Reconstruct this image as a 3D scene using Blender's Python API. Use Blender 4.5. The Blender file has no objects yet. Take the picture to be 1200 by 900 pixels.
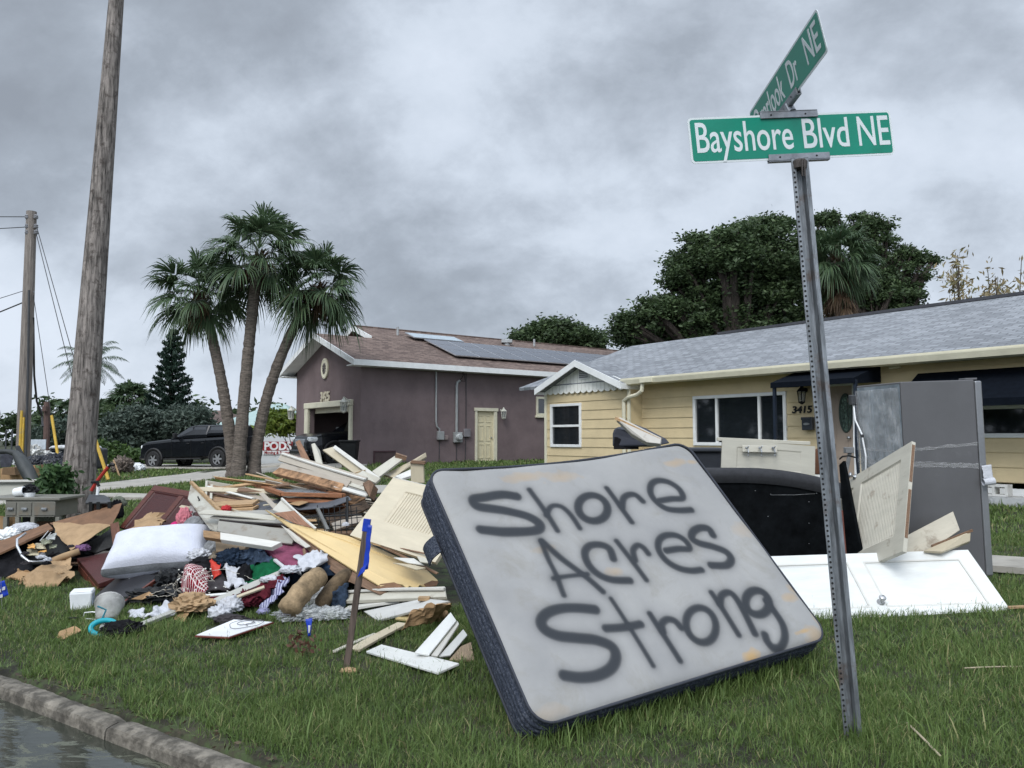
import bpy, math, random
import numpy as np
from mathutils import Vector, Matrix, noise
R = math.radians
random.seed(7); RNG = np.random.default_rng(7)
S = bpy.context.scene
COL = S.collection

# ------------------------------------------------------------------ camera
HC = 1.5; PITCH = math.atan(63/900)
cam = bpy.data.cameras.new('camera'); cam.lens = 27.0; cam.sensor_width = 36; cam.clip_end = 900; cam.clip_start = .05
co = bpy.data.objects.new('camera', cam); COL.objects.link(co)
co.location = (0, 0, HC); co.rotation_euler = (R(90)+PITCH, 0, 0); S.camera = co
CAM = Vector((0, 0, HC))

# ------------------------------------------------------------------ world: overcast sky
W = bpy.data.worlds.new('World'); S.world = W; W.use_nodes = True
nt = W.node_tree; N = nt.nodes; L = nt.links; N.clear()
def nd(t, **k):
    n = N.new(t)
    for a, b in k.items(): setattr(n, a, b)
    return n
def mathn(op, a, b=None, c=None, clamp=False):
    n = nd('ShaderNodeMath', operation=op, use_clamp=clamp)
    for i, v in enumerate((a, b, c)):
        if v is None: continue
        if isinstance(v, (int, float)): n.inputs[i].default_value = v
        else: L.new(v, n.inputs[i])
    return n.outputs[0]
SUN_EL, SUN_AZ = R(46), R(200)          # azimuth measured clockwise from +Y (sun up behind the camera, to the left)
sky = nd('ShaderNodeTexSky', sky_type='NISHITA'); sky.sun_disc = False
sky.sun_elevation = SUN_EL; sky.sun_rotation = SUN_AZ; sky.dust_density = 3
tc = nd('ShaderNodeTexCoord'); sep = nd('ShaderNodeSeparateXYZ'); L.new(tc.outputs['Generated'], sep.inputs[0])
zc = mathn('MAXIMUM', sep.outputs[2], 0.0)
den = mathn('ADD', zc, 0.8)
cx_ = mathn('DIVIDE', sep.outputs[0], den); cy_ = mathn('DIVIDE', sep.outputs[1], den)
cmb = nd('ShaderNodeCombineXYZ'); L.new(cx_, cmb.inputs[0]); L.new(cy_, cmb.inputs[1]); cmb.inputs[2].default_value = 3.7
def noi(sc, det, ro, dist, off, sx=1, sy=1, rot=0):
    mp = nd('ShaderNodeMapping'); mp.inputs['Location'].default_value = off; mp.inputs['Scale'].default_value = (sx, sy, 1); mp.inputs['Rotation'].default_value = (0, 0, rot)
    L.new(cmb.outputs[0], mp.inputs[0])
    n = nd('ShaderNodeTexNoise'); n.inputs['Scale'].default_value = sc; n.inputs['Detail'].default_value = det
    n.inputs['Roughness'].default_value = ro; n.inputs['Distortion'].default_value = dist
    L.new(mp.outputs[0], n.inputs['Vector']); return n.outputs[0]
n1 = noi(1.7, 3, .45, 0, (2.3, 4.2, 0), 1.0, 1.2, .5)
n2 = noi(4.2, 9, .60, .15, (7.1, 2.0, 5), 1.0, 1.25, .35)
n3 = noi(14.0, 6, .6, .2, (3.1, 8.0, 1), 1.0, 1.2, .35)
mixn = mathn('ADD', mathn('ADD', mathn('MULTIPLY', n1, .50), mathn('MULTIPLY', n2, .38)), mathn('MULTIPLY', n3, .12))
low = mathn('SUBTRACT', 1.0, mathn('MULTIPLY', zc, 3.6), clamp=True)          # a paler band towards the horizon
mixn = mathn('ADD', mixn, mathn('MULTIPLY', mathn('POWER', low, 2.0), .045))
cr = nd('ShaderNodeValToRGB'); L.new(mixn, cr.inputs[0])
e = cr.color_ramp.elements
e[0].position = .385; e[0].color = (.205, .23, .268, 1)
e[1].position = .645; e[1].color = (.50, .55, .625, 1)
for p, c in ((.455, (.255, .288, .335, 1)), (.51, (.335, .376, .435, 1)), (.565, (.43, .48, .55, 1))):
    x = e.new(p); x.color = c
top = mathn('MULTIPLY', mathn('SUBTRACT', zc, .52, clamp=True), 5.0, clamp=True)   # brightness added to the unseen sky overhead, to light the scene
back = mathn('MULTIPLY', mathn('MULTIPLY', sep.outputs[1], -1.0, clamp=True), 1.0)  # extra glow added to the unseen sky behind the camera
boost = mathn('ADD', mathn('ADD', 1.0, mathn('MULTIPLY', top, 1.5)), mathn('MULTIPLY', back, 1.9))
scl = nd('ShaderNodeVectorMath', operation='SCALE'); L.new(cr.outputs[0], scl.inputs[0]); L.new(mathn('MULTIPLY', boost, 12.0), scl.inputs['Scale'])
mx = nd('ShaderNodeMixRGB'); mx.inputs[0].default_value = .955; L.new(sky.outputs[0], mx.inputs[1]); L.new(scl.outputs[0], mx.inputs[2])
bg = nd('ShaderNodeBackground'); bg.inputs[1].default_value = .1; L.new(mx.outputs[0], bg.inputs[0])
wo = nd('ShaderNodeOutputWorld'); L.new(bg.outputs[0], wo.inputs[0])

sl = bpy.data.lights.new('sun', 'SUN'); sl.energy = 1.5; sl.angle = R(25); sl.color = (1, .97, .92)
so = bpy.data.objects.new('sun', sl); COL.objects.link(so)
sd = Vector((math.sin(SUN_AZ)*math.cos(SUN_EL), math.cos(SUN_AZ)*math.cos(SUN_EL), math.sin(SUN_EL)))
so.rotation_euler = sd.to_track_quat('Z', 'Y').to_euler()

vs = S.view_settings; vs.view_transform = 'Standard'; vs.look = 'None'; vs.gamma = 1; vs.exposure = 0.37; vs.use_curve_mapping = False
S.render.engine = 'CYCLES'

# ------------------------------------------------------------------ picture <-> place helpers
def ray(px, py):
    u = -(py-450)/900; x = (px-600)/900
    return Vector((x, math.cos(PITCH)-u*math.sin(PITCH), math.sin(PITCH)+u*math.cos(PITCH)))
def AT(px, py, Y):
    r = ray(px, py); return CAM + r*(Y/r.y)
CURB0 = Vector((-3.175, 4.97)); CD = Vector((.836, -.549)); CN = Vector((.549, .836))
def sstep(a, b, x):
    t = min(1, max(0, (x-a)/(b-a))); return t*t*(3-2*t)
def g(x, y):
    s = (x-CURB0.x)*CN.x + (y-CURB0.y)*CN.y
    w = .12+.88*sstep(-13, -5.5, x)
    return .035*min(16.5, max(0, s-.4))*w + .012*math.sin(x*1.7+.6)*math.sin(y*1.3)*sstep(.2, 1.2, s)
def gnp(x, y):
    s = (x-CURB0.x)*CN.x + (y-CURB0.y)*CN.y
    t = np.clip((x+13)/7.5, 0, 1); w = .12+.88*t*t*(3-2*t)
    t2 = np.clip((s-.2)/1.0, 0, 1); t2 = t2*t2*(3-2*t2)
    return .035*np.clip(s-.4, 0, 16.5)*w + .012*np.sin(x*1.7+.6)*np.sin(y*1.3)*t2
def GP(px, py, dz=0.0):
    r = ray(px, py); z = 0
    for _ in range(30):
        t = (z+dz-HC)/r.z; p = CAM + r*t; z = .5*z+.5*g(p.x, p.y)
    t = (z+dz-HC)/r.z; return CAM + r*t
def onplane(px, py, p0, n):
    r = ray(px, py); return CAM + r*((Vector(p0)-CAM).dot(n)/r.dot(n))

# ------------------------------------------------------------------ materials
MC = {}
def mat(name, col, rough=.6, var=.12, sc=4, st=(1, 1, 1), bump=.15, bsc=40, metal=0, spec=.4, dirt=None, dsc=3, dthr=.55, sub=0, alpha=1, trans=0, tint=None):
    """procedural surface: base colour with soft variation, optional dirt of its own shape, fine bump"""
    if name in MC: return MC[name]
    m = bpy.data.materials.new(name); m.use_nodes = True; t = m.node_tree; n = t.nodes; l = t.links
    b = n['Principled BSDF']; b.inputs['Roughness'].default_value = rough; b.inputs['Metallic'].default_value = metal
    b.inputs['Specular IOR Level'].default_value = spec
    c = n.new('ShaderNodeTexCoord'); mp = n.new('ShaderNodeMapping'); mp.inputs['Scale'].default_value = st; l.new(c.outputs['Object'], mp.inputs[0])
    no = n.new('ShaderNodeTexNoise'); no.inputs['Scale'].default_value = sc; no.inputs['Detail'].default_value = 8; no.inputs['Roughness'].default_value = .65
    l.new(mp.outputs[0], no.inputs['Vector'])
    cr = n.new('ShaderNodeValToRGB'); l.new(no.outputs[0], cr.inputs[0])
    a = [max(0, x*(1-var*2)) for x in col[:3]]; bb = [min(.95, x*(1+var*1.6)) for x in col[:3]]
    cr.color_ramp.elements[0].position = .3; cr.color_ramp.elements[0].color = (*a, 1)
    cr.color_ramp.elements[1].position = .7; cr.color_ramp.elements[1].color = (*bb, 1)
    out = cr.outputs[0]
    if dirt:
        dn = n.new('ShaderNodeTexNoise'); dn.inputs['Scale'].default_value = dsc; dn.inputs['Detail'].default_value = 7; dn.inputs['Roughness'].default_value = .7
        l.new(c.outputs['Object'], dn.inputs['Vector'])
        dr = n.new('ShaderNodeValToRGB'); dr.color_ramp.elements[0].position = dthr; dr.color_ramp.elements[1].position = dthr+.14
        dr.color_ramp.elements[0].color = (0, 0, 0, 1); dr.color_ramp.elements[1].color = (.85, .85, .85, 1); l.new(dn.outputs[0], dr.inputs[0])
        x = n.new('ShaderNodeMixRGB'); l.new(dr.outputs[0], x.inputs[0]); l.new(out, x.inputs[1]); x.inputs[2].default_value = (*dirt, 1); out = x.outputs[0]
    if tint:
        at = n.new('ShaderNodeAttribute'); at.attribute_name = 'tint'
        tr = n.new('ShaderNodeValToRGB'); l.new(at.outputs['Fac'], tr.inputs[0])
        el = tr.color_ramp.elements; el[0].color = (*tint[0], 1); el[1].color = (*tint[-1], 1)
        for i, k in enumerate(tint[1:-1]):
            q = el.new((i+1)/(len(tint)-1)); q.color = (*k, 1)
        x = n.new('ShaderNodeMixRGB'); x.blend_type = 'MIX'; x.inputs[0].default_value = .8; l.new(out, x.inputs[1]); l.new(tr.outputs[0], x.inputs[2]); out = x.outputs[0]
    l.new(out, b.inputs['Base Color'])
    if bump:
        bn = n.new('ShaderNodeTexNoise'); bn.inputs['Scale'].default_value = bsc; bn.inputs['Detail'].default_value = 5; l.new(mp.outputs[0], bn.inputs['Vector'])
        bu = n.new('ShaderNodeBump'); bu.inputs['Strength'].default_value = bump; bu.inputs['Distance'].default_value = .01
        l.new(bn.outputs[0], bu.inputs['Height']); l.new(bu.outputs[0], b.inputs['Normal'])
    if alpha < 1: b.inputs['Alpha'].default_value = alpha
    if trans: b.inputs['Transmission Weight'].default_value = trans
    if sub:
        o = n['Material Output']; tl = n.new('ShaderNodeBsdfTranslucent'); l.new(out, tl.inputs[0])
        ms = n.new('ShaderNodeMixShader'); ms.inputs[0].default_value = sub; l.new(b.outputs[0], ms.inputs[1]); l.new(tl.outputs[0], ms.inputs[2]); l.new(ms.outputs[0], o.inputs[0])
    MC[name] = m; return m
def bsdf(m): return m.node_tree.nodes['Principled BSDF']
BR = (.10, .055, .03)
def wood(name, col, var=.25, rough=.7): return mat(name, col, rough, var, 6, (1.2, 14, 14), .35, 30)
def paint(name, col, thr=.60, rough=.45, dirt=(.17, .13, .09)): return mat(name, col, rough, .05, 3, (1, 4, 4), .12, 25, dirt=dirt, dsc=4.5, dthr=thr)
def cloth(name, col, var=.22, rough=.95): return mat(name, col, rough, var, 9, (1, 1, 1), .5, 60, spec=.1)

cream = paint('cream paint', (.43, .375, .27), .60)
offw = paint('off white paint', (.43, .41, .345), .57)
whitep = paint('white paint', (.53, .52, .48), .60)
cleanw = paint('clean white paint', (.62, .63, .61), .72, .35)
greyp = paint('grey painted board', (.30, .29, .26), .58)
taupe = paint('taupe board', (.33, .29, .24), .6)
rawwood = wood('raw pine', (.42, .27, .14))
tanwood = wood('tan plywood', (.36, .24, .13))
brownwood = wood('weathered brown wood', (.17, .10, .06))
darkwood = wood('dark stained wood', (.07, .035, .022), .3, .5)
redwood = wood('red brown wood', (.12, .035, .022), .2, .38)
hardb = mat('hardboard brown', (.16, .085, .045), .75, .15, 8, bump=.15)
kraft = mat('kraft paper', (.33, .225, .13), .85, .12, 7, bump=.3, bsc=25, spec=.15)
carton = mat('corrugated cardboard', (.34, .22, .12), .85, .10, 5, bump=.2, spec=.1)
black = mat('black plastic', (.011, .012, .013), .5, .2, 5, bump=.1, spec=.2)
dgrey = mat('dark grey plastic', (.045, .048, .052), .5, .15, 5)
mgrey = mat('grey plastic', (.20, .205, .21), .5, .1, 5)
lgrey = mat('light grey plastic', (.48, .49, .50), .5, .08, 5)
wplast = mat('white plastic', (.74, .76, .77), .35, .05, 5, dirt=(.30, .26, .2), dthr=.72)
steel = mat('dull steel', (.36, .37, .38), .38, .2, 9, metal=.85, bump=.1)
galv = mat('galvanised steel', (.34, .36, .38), .48, .22, 30, metal=.6, bump=.15, bsc=80)
alum = mat('aluminium', (.55, .56, .58), .35, .1, 12, metal=.8)
glassd = mat('dark window glass', (.012, .015, .018), .04, .1, 2, bump=.02, bsc=2, spec=.9)
rubber = mat('rubber', (.018, .018, .019), .8, .2, 20)
wcloth = cloth('white cloth', (.46, .47, .50), .07)
denim = cloth('blue denim', (.040, .060, .095), .45)
denimd = cloth('dark denim', (.018, .030, .052), .35)
maroonc = cloth('maroon cloth', (.085, .014, .022), .3)
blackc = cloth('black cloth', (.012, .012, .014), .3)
greyc = cloth('charcoal cloth', (.05, .045, .048), .25)
plum = cloth('plum foam', (.19, .055, .095), .2)

# ------------------------------------------------------------------ object helpers
MW = {}
def frame(o, x, y):
    x = Vector(x).normalized(); y = Vector(y); z = x.cross(y).normalized(); y = z.cross(x)
    m = Matrix((x, y, z)).transposed().to_4x4(); m.translation = o; return m
def T(x, y, z): return Matrix.Translation((x, y, z))
def RZ(a): return Matrix.Rotation(a, 4, 'Z')
def put(o, M, parent):
    COL.objects.link(o)
    if parent is not None:
        o.parent = parent; o.matrix_basis = MW[parent.name].inverted() @ M
    else: o.matrix_basis = M
    MW[o.name] = M.copy()
    return o
def tag(o, label=None, cat=None, group=None, kind=None):
    if label: o['label'] = label
    if cat: o['category'] = cat
    if group: o['group'] = group
    if kind: o['kind'] = kind
    return o
def thing(name, label, cat, M, group=None):
    if isinstance(M, (Vector, tuple)): M = Matrix.Translation(M)
    o = bpy.data.objects.new(name, None); o.empty_display_size = .1
    put(o, M, None); return tag(o, label, cat, group)
class MB:
    def __init__(s): s.v = []; s.f = []
    def add(s, vs, fs):
        k = len(s.v); s.v += [Vector(p) for p in vs]; s.f += [[i+k for i in f] for f in fs]; return s
    def box(s, c, d, M=None):
        hx, hy, hz = d[0]/2, d[1]/2, d[2]/2; c = Vector(c)
        vs = [c+Vector((a*hx, b*hy, e_*hz)) for e_ in (-1, 1) for a, b in ((-1, -1), (1, -1), (1, 1), (-1, 1))]
        if M: vs = [M @ p for p in vs]
        return s.add(vs, [(0, 3, 2, 1), (4, 5, 6, 7), (0, 1, 5, 4), (1, 2, 6, 5), (2, 3, 7, 6), (3, 0, 4, 7)])
    def b2(s, a, b, M=None):
        return s.box([(a[i]+b[i])/2 for i in range(3)], [abs(a[i]-b[i]) for i in range(3)], M)
    def slab(s, pts, th, n=None):
        pts = [Vector(p) for p in pts]
        nn = Vector((0, 0, 0))
        for i in range(len(pts)):
            a, b = pts[i], pts[(i+1) % len(pts)]
            nn += (a.cross(b))
        nn.normalize()
        c = sum(pts, Vector())/len(pts)
        if n is None:
            if nn.dot(CAM-c) < 0: pts.reverse(); nn = -nn
        elif nn.dot(Vector(n)) < 0: pts.reverse(); nn = -nn
        k = len(pts)
        back = [p-nn*th for p in pts]
        fs = [list(range(k)), [k+i for i in reversed(range(k))]]+[[i, k+i, k+(i+1) % k, (i+1) % k] for i in range(k)]
        return s.add(pts+back, fs)
    def bar(s, a, b, w, t, up=(0, 0, 1)):
        a = Vector(a); b = Vector(b); d = b-a; M = frame(a, d, Vector(up).cross(d) if abs(Vector(up).normalized().dot(d.normalized())) < .98 else Vector((0, 1, 0)))
        return s.box((d.length/2, 0, 0), (d.length, w, t), M)
    def tube(s, pts, r, n=8, cap=True):
        pts = [Vector(p) for p in pts]; k = len(pts)
        if not hasattr(r, '__len__'): r = [r]*k
        base = len(s.v); prev = None
        for i, p in enumerate(pts):
            d = (pts[min(k-1, i+1)]-pts[max(0, i-1)]).normalized()
            if prev is None:
                a = d.cross(Vector((0, 0, 1)))
                if a.length < .05: a = d.cross(Vector((0, 1, 0)))
            else: a = prev-d*prev.dot(d)
            a.normalize(); prev = a; b = d.cross(a)
            for j in range(n):
                q = 2*math.pi*j/n; s.v.append(p+(a*math.cos(q)+b*math.sin(q))*r[i])
        for i in range(k-1):
            for j in range(n):
                s.f.append([base+i*n+j, base+i*n+(j+1) % n, base+(i+1)*n+(j+1) % n, base+(i+1)*n+j])
        if cap:
            s.f.append([base+j for j in reversed(range(n))]); s.f.append([base+(k-1)*n+j for j in range(n)])
        return s
    def lathe(s, prof, M=None, n=24, cap=True):
        base = len(s.v)
        for r_, z_ in prof:
            for j in range(n):
                q = 2*math.pi*j/n; p = Vector((r_*math.cos(q), r_*math.sin(q), z_)); s.v.append(M @ p if M else p)
        for i in range(len(prof)-1):
            for j in range(n): s.f.append([base+i*n+j, base+i*n+(j+1) % n, base+(i+1)*n+(j+1) % n, base+(i+1)*n+j])
        if cap:
            s.f.append([base+j for j in reversed(range(n))]); s.f.append([base+(len(prof)-1)*n+j for j in range(n)])
        return s
    def hf(s, M, us, vs, h, th):
        """height field slab in frame M: x=us, y=vs, height h(u,v); back face at -th"""
        nu, nv = len(us), len(vs); base = len(s.v)
        for v_ in vs:
            for u_ in us: s.v.append(M @ Vector((u_, v_, h(u_, v_))))
        for j in range(nv-1):
            for i in range(nu-1):
                a = base+j*nu+i; s.f.append([a, a+1, a+nu+1, a+nu])
        ring = [i for i in range(nu)]+[j*nu+nu-1 for j in range(1, nv)]+[(nv-1)*nu+i for i in range(nu-2, -1, -1)]+[j*nu for j in range(nv-2, 0, -1)]
        k = len(s.v)
        for r_ in ring:
            u_ = us[r_ % nu]; v_ = vs[r_//nu]; s.v.append(M @ Vector((u_, v_, -th)))
        m = len(ring)
        for i in range(m): s.f.append([base+ring[i], k+i, k+(i+1) % m, base+ring[(i+1) % m]])
        s.f.append([k+i for i in reversed(range(m))])
        return s
    def build(s, name, m, parent=None, M=None, smooth=False, bev=0, seg=1, solid=0, top=None):
        """links the collected shapes as one mesh object; local axes from M (or the parent, or the base of the thing)"""
        if M is None:
            if parent is not None: M = MW[parent.name]
            else:
                c = sum(s.v, Vector())/len(s.v); M = Matrix.Translation((c.x, c.y, min(p.z for p in s.v)))
        inv = M.inverted(); me = bpy.data.meshes.new(name); me.from_pydata([inv @ p for p in s.v], [], s.f); me.update()
        if smooth: me.shade_smooth()
        me.materials.append(m)
        o = bpy.data.objects.new(name, me); put(o, M, parent)
        if solid:
            q = o.modifiers.new('solid', 'SOLIDIFY'); q.thickness = solid; q.offset = 0
        if bev:
            q = o.modifiers.new('bevel', 'BEVEL'); q.width = bev; q.segments = seg; q.limit_method = 'ANGLE'; q.angle_limit = R(40)
        if top: tag(o, *top)
        return o
def npmesh(name, V, F, m, M=None, parent=None, tint=None, smooth=False, attrs=None):
    """fast mesh from arrays; V world coordinates, F of one width"""
    if M is None: M = MW[parent.name] if parent is not None else Matrix.Identity(4)
    A = np.array(M.inverted()); V = V @ A[:3, :3].T + A[:3, 3]
    me = bpy.data.meshes.new(name); k = F.shape[1]
    me.vertices.add(len(V)); me.vertices.foreach_set('co', V.astype(np.float32).ravel())
    me.loops.add(F.size); me.loops.foreach_set('vertex_index', F.astype(np.int32).ravel())
    me.polygons.add(len(F)); me.polygons.foreach_set('loop_start', np.arange(0, F.size, k, dtype=np.int32))
    try: me.polygons.foreach_set('loop_total', np.full(len(F), k, dtype=np.int32))
    except Exception: pass
    me.update(calc_edges=True)
    if tint is not None:
        a = me.attributes.new('tint', 'FLOAT', 'POINT'); a.data.foreach_set('value', tint.astype(np.float32))
    for kk, vv in (attrs or {}).items():
        a = me.attributes.new(kk, 'FLOAT', 'POINT'); a.data.foreach_set('value', vv.astype(np.float32))
    if smooth: me.shade_smooth()
    me.materials.append(m); o = bpy.data.objects.new(name, me); put(o, M, parent); return o
def rowtag(o, label, cat, group=None): return tag(o, label, cat, group)

def board(name, label, cat, pts, th, m, group=None, bev=.003, parent=None, warp=0):
    """flat board; pts = corners as (px, py, Y), placed in the world, with thickness going away from the viewer"""
    P = [AT(*p) if not isinstance(p, Vector) else p for p in pts]
    M = frame(P[0], P[1]-P[0], (P[-1]-P[0]))
    if (P[1]-P[0]).length < (P[2]-P[1]).length: M = frame(P[0], P[2]-P[1], P[1]-P[0])
    o = MB().slab(P, th).build(name, m, parent, M, bev=bev)
    if parent is None: tag(o, label, cat, group)
    return o
def plank(name, label, cat, a, b, w, t, m, roll=0, group=None, bev=.003, parent=None, broken=False):
    """a long board from a to b, each (px, py, Y)"""
    A = AT(*a) if not isinstance(a, Vector) else a; B = AT(*b) if not isinstance(b, Vector) else b
    d = B-A; side = d.cross(Vector((0, 0, 1)))
    if side.length < .01: side = Vector((0, 1, 0))
    M = frame(A, d, side) @ Matrix.Rotation(R(roll), 4, 'X')
    Ln = d.length; n = 14; rs = random.Random(hash((a[0], b[1], w)) if not isinstance(a, Vector) else 3)
    mb = MB(); bow = rs.uniform(-.012, .012)*Ln
    vs = []; hw = w/2; ht = t/2
    for i in range(n+1):
        x = Ln*i/n; zz = bow*math.sin(math.pi*i/n)
        j = [0, 0, 0, 0]
        if broken and i in (0, n): j = [rs.uniform(-.5, .5)*w for _ in range(4)]
        vs += [M @ Vector((x+j[0], -hw, zz-ht)), M @ Vector((x+j[1], hw, zz-ht)), M @ Vector((x+j[2], hw, zz+ht)), M @ Vector((x+j[3], -hw, zz+ht))]
    fs = [(0, 3, 2, 1), (4*n, 4*n+1, 4*n+2, 4*n+3)]
    for i in range(n):
        for k in range(4): fs.append((4*i+k, 4*i+(k+1) % 4, 4*i+4+(k+1) % 4, 4*i+4+k))
    o = mb.add(vs, fs).build(name, m, parent, M, bev=bev)
    if parent is None: tag(o, label, cat, group)
    return o
def paneldoor(name, label, cat, P0, P1, P3, th, m, panels, rec=.008, bw=.02, grooves=None, group=None, root=None, bev=.002):
    """P0->P1 is x, P0->P3 is y; panels as fractions (u0,v0,u1,v1); beadboard grooves inside the panels"""
    P0, P1, P3 = [AT(*p) if not isinstance(p, Vector) else p for p in (P0, P1, P3)]
    X = P1-P0; Y = P3-P0; M = frame(P0, X, Y); lx = X.length; ly = Y.dot(M.to_3x3().col[1])
    n = M.to_3x3().col[2]
    if n.dot(CAM-P0) < 0:
        P0 = P1; X = -X; M = frame(P0, X, Y)
        panels = [(1-a[2], a[1], 1-a[0], a[3]) for a in panels]
    us = {0, lx}; vs_ = {0, ly}; rect = []
    for a in panels:
        r4 = (a[0]*lx, a[1]*ly, a[2]*lx, a[3]*ly); rect.append(r4)
        us |= {r4[0], r4[0]+bw, r4[2]-bw, r4[2]}; vs_ |= {r4[1], r4[1]+bw, r4[3]-bw, r4[3]}
        if grooves:
            d = grooves; k = r4[0]+bw+d
            while k < r4[2]-bw-.01: us |= {k-.006, k, k+.006}; k += d
    us = sorted(us); vs_ = sorted(vs_)
    gr = set()
    if grooves:
        for r4 in rect:
            k = r4[0]+bw+grooves
            while k < r4[2]-bw-.01: gr.add(round(k, 6)); k += grooves
    def h(u, v):
        for a, b, c, d in rect:
            if a < u < c and b < v < d: return -rec-(.012 if round(u, 6) in gr else 0)
        return 0
    o = MB().hf(M, us, vs_, h, th).build(name, m, root, M, bev=0)
    if root is None: tag(o, label, cat, group)
    return o, M, lx, ly
def crumple(name, label, cat, c, size, m, seed=1, fold=.35, fr=2.2, rz=0, group=None, parent=None, facet=False, sub=4, tilt=0):
    """a heap of cloth, paper or film; c = (px, py, Y) centre"""
    C = AT(*c) if not isinstance(c, Vector) else c
    import bmesh
    bm = bmesh.new(); bmesh.ops.create_icosphere(bm, subdivisions=(5 if max(size) > .1 else 4) if not facet else 4, radius=1)
    off = Vector((seed*3.1, seed*7.7, seed*1.3))
    for v in bm.verts:
        n = v.co.normalized(); p = Vector((n.x*fr*1.5, n.y*fr*.8, n.z*fr*1.1))+off; p += noise.noise_vector(p*.8)*1.3
        r1 = noise.noise(p)*.9; r2 = 1-abs(noise.noise(p*1.6+Vector((5, 1, 2))))*3.0; r3 = 1-abs(noise.noise(p*3.4))*3
        k = 1+fold*(r1*.8+.36*r2+.17*r3)
        v.co = Vector((n.x*k*size[0], n.y*k*size[1], (n.z if n.z > -.3 else -.3-(abs(n.z)-.3)*.2)*k*size[2]))
    me = bpy.data.meshes.new(name); bm.to_mesh(me); bm.free()
    if not facet: me.shade_smooth()
    me.materials.append(m); o = bpy.data.objects.new(name, me)
    put(o, Matrix.Translation(C) @ RZ(R(rz)) @ Matrix.Rotation(R(tilt), 4, 'X'), parent)
    if parent is None: tag(o, label, cat, group)
    return o
def sheet(name, label, cat, pts, m, amp=.03, fr=3.0, seed=1, th=.004, n=26, jag=.02, group=None, parent=None, sag=0, facet=False, bulge=0):
    """a limp sheet: bilinear patch through four corners (px,py,Y) with wrinkles"""
    P = [AT(*p) if not isinstance(p, Vector) else p for p in pts]
    nn = (P[1]-P[0]).cross(P[3]-P[0]).normalized()
    if nn.dot(CAM-P[0]) < 0: nn = -nn
    off = Vector((seed*2.3, seed*5.1, seed)); vs = []
    for j in range(n+1):
        for i in range(n+1):
            u, v = i/n, j/n
            p = P[0]*(1-u)*(1-v)+P[1]*u*(1-v)+P[2]*u*v+P[3]*(1-u)*v
            q = p*fr+off
            w = noise.noise(q)+.6*(1-2*abs(noise.noise(q*2.1+Vector((3, 3, 3)))))-.3+.25*noise.noise(q*5)
            ed = min(u, 1-u, v, 1-v)
            p2 = p+nn*(amp*w+bulge*math.sin(math.pi*u)*math.sin(math.pi*v))
            if ed < .5/n: p2 += Vector((noise.noise(q*3), noise.noise(q*3+Vector((9, 0, 0))), noise.noise(q*3+Vector((0, 9, 0)))))*jag*2
            p2.z -= sag*math.sin(math.pi*u)*math.sin(math.pi*v)
            vs.append(p2)
    fs = [(j*(n+1)+i, j*(n+1)+i+1, (j+1)*(n+1)+i+1, (j+1)*(n+1)+i) for j in range(n) for i in range(n)]
    o = MB().add(vs, fs).build(name, m, parent, solid=th, smooth=not facet)
    if parent is None: tag(o, label, cat, group)
    return o
_tmpf = {}
def lettering(name, s, size, m, M, parent, xs=1.0, bold=0.0, ext=.002, align='CENTER', shear=0):
    cu = bpy.data.curves.new(name, 'FONT'); cu.body = s; cu.size = size; cu.offset = bold; cu.extrude = ext; cu.shear = shear
    cu.align_x = align; cu.align_y = 'CENTER'; cu.resolution_u = 4
    ob = bpy.data.objects.new(name+'_t', cu); COL.objects.link(ob); bpy.context.view_layer.update()
    me = bpy.data.meshes.new_from_object(ob.evaluated_get(bpy.context.evaluated_depsgraph_get()))
    bpy.data.objects.remove(ob); bpy.data.curves.remove(cu)
    me.transform(Matrix.Diagonal((xs, 1, 1, 1))); me.materials.clear(); me.materials.append(m); me.name = name
    o = bpy.data.objects.new(name, me); return put(o, M, parent)

# ------------------------------------------------------------------ ground, kerb, water, paths
soil = mat('lawn soil', (.032, .030, .018), .95, .5, 1.6, bump=.8, bsc=30, dirt=(.045, .070, .022), dsc=7, dthr=.47)
xs = sorted(set([round(-14+.25*i, 3) for i in range(113)]+[-400, -220, -120, -80, -60, -48, -40, -34, -30, -26, -23, -20, -18, -16, 15, 16.5, 18, 20, 23, 27, 32, 40, 55, 90, 150, 250, 400]))
ys = sorted(set([round(-4+.25*i, 3) for i in range(137)]+[-60, -25, -12, -7, 31, 32.5, 34, 36, 38, 41, 45, 50, 60, 80, 120, 200, 350, 600]))
# lawn: everything on the house side of the kerb; sheared so that its edge follows the kerb
def kpt(a, s): return Vector((CURB0.x, CURB0.y))+CD*a+CN*s
avals = [-400, -150, -80, -50, -38, -30, -25, -21, -18, -15, -13, -11]+[round(-10+.22*i, 3) for i in range(118)]+[16.5, 18, 20, 24, 30, 40, 60, 100, 300]
svals = [0]+[round(.03+.22*i, 3) for i in range(90)]+[20.5, 21.5, 23, 25, 27, 30, 33, 37, 42, 50, 65, 90, 140, 260, 600]
vsl = []
for s_ in svals:
    for a_ in avals:
        p = kpt(a_, s_); z = g(p.x, p.y)
        if s_ == 0: z = -.05
        elif s_ < .2: z = .0+.012*noise.noise(Vector((p.x*5, p.y*5, 0)))
        vsl.append((p.x, p.y, z))
na = len(avals)
fsl = [(j*na+i, j*na+i+1, (j+1)*na+i+1, (j+1)*na+i) for j in range(len(svals)-1) for i in range(na-1)]
MB().add(vsl, fsl).build('ground', soil, M=Matrix.Identity(4), smooth=True, top=(None, None, None, 'structure'))

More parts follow.
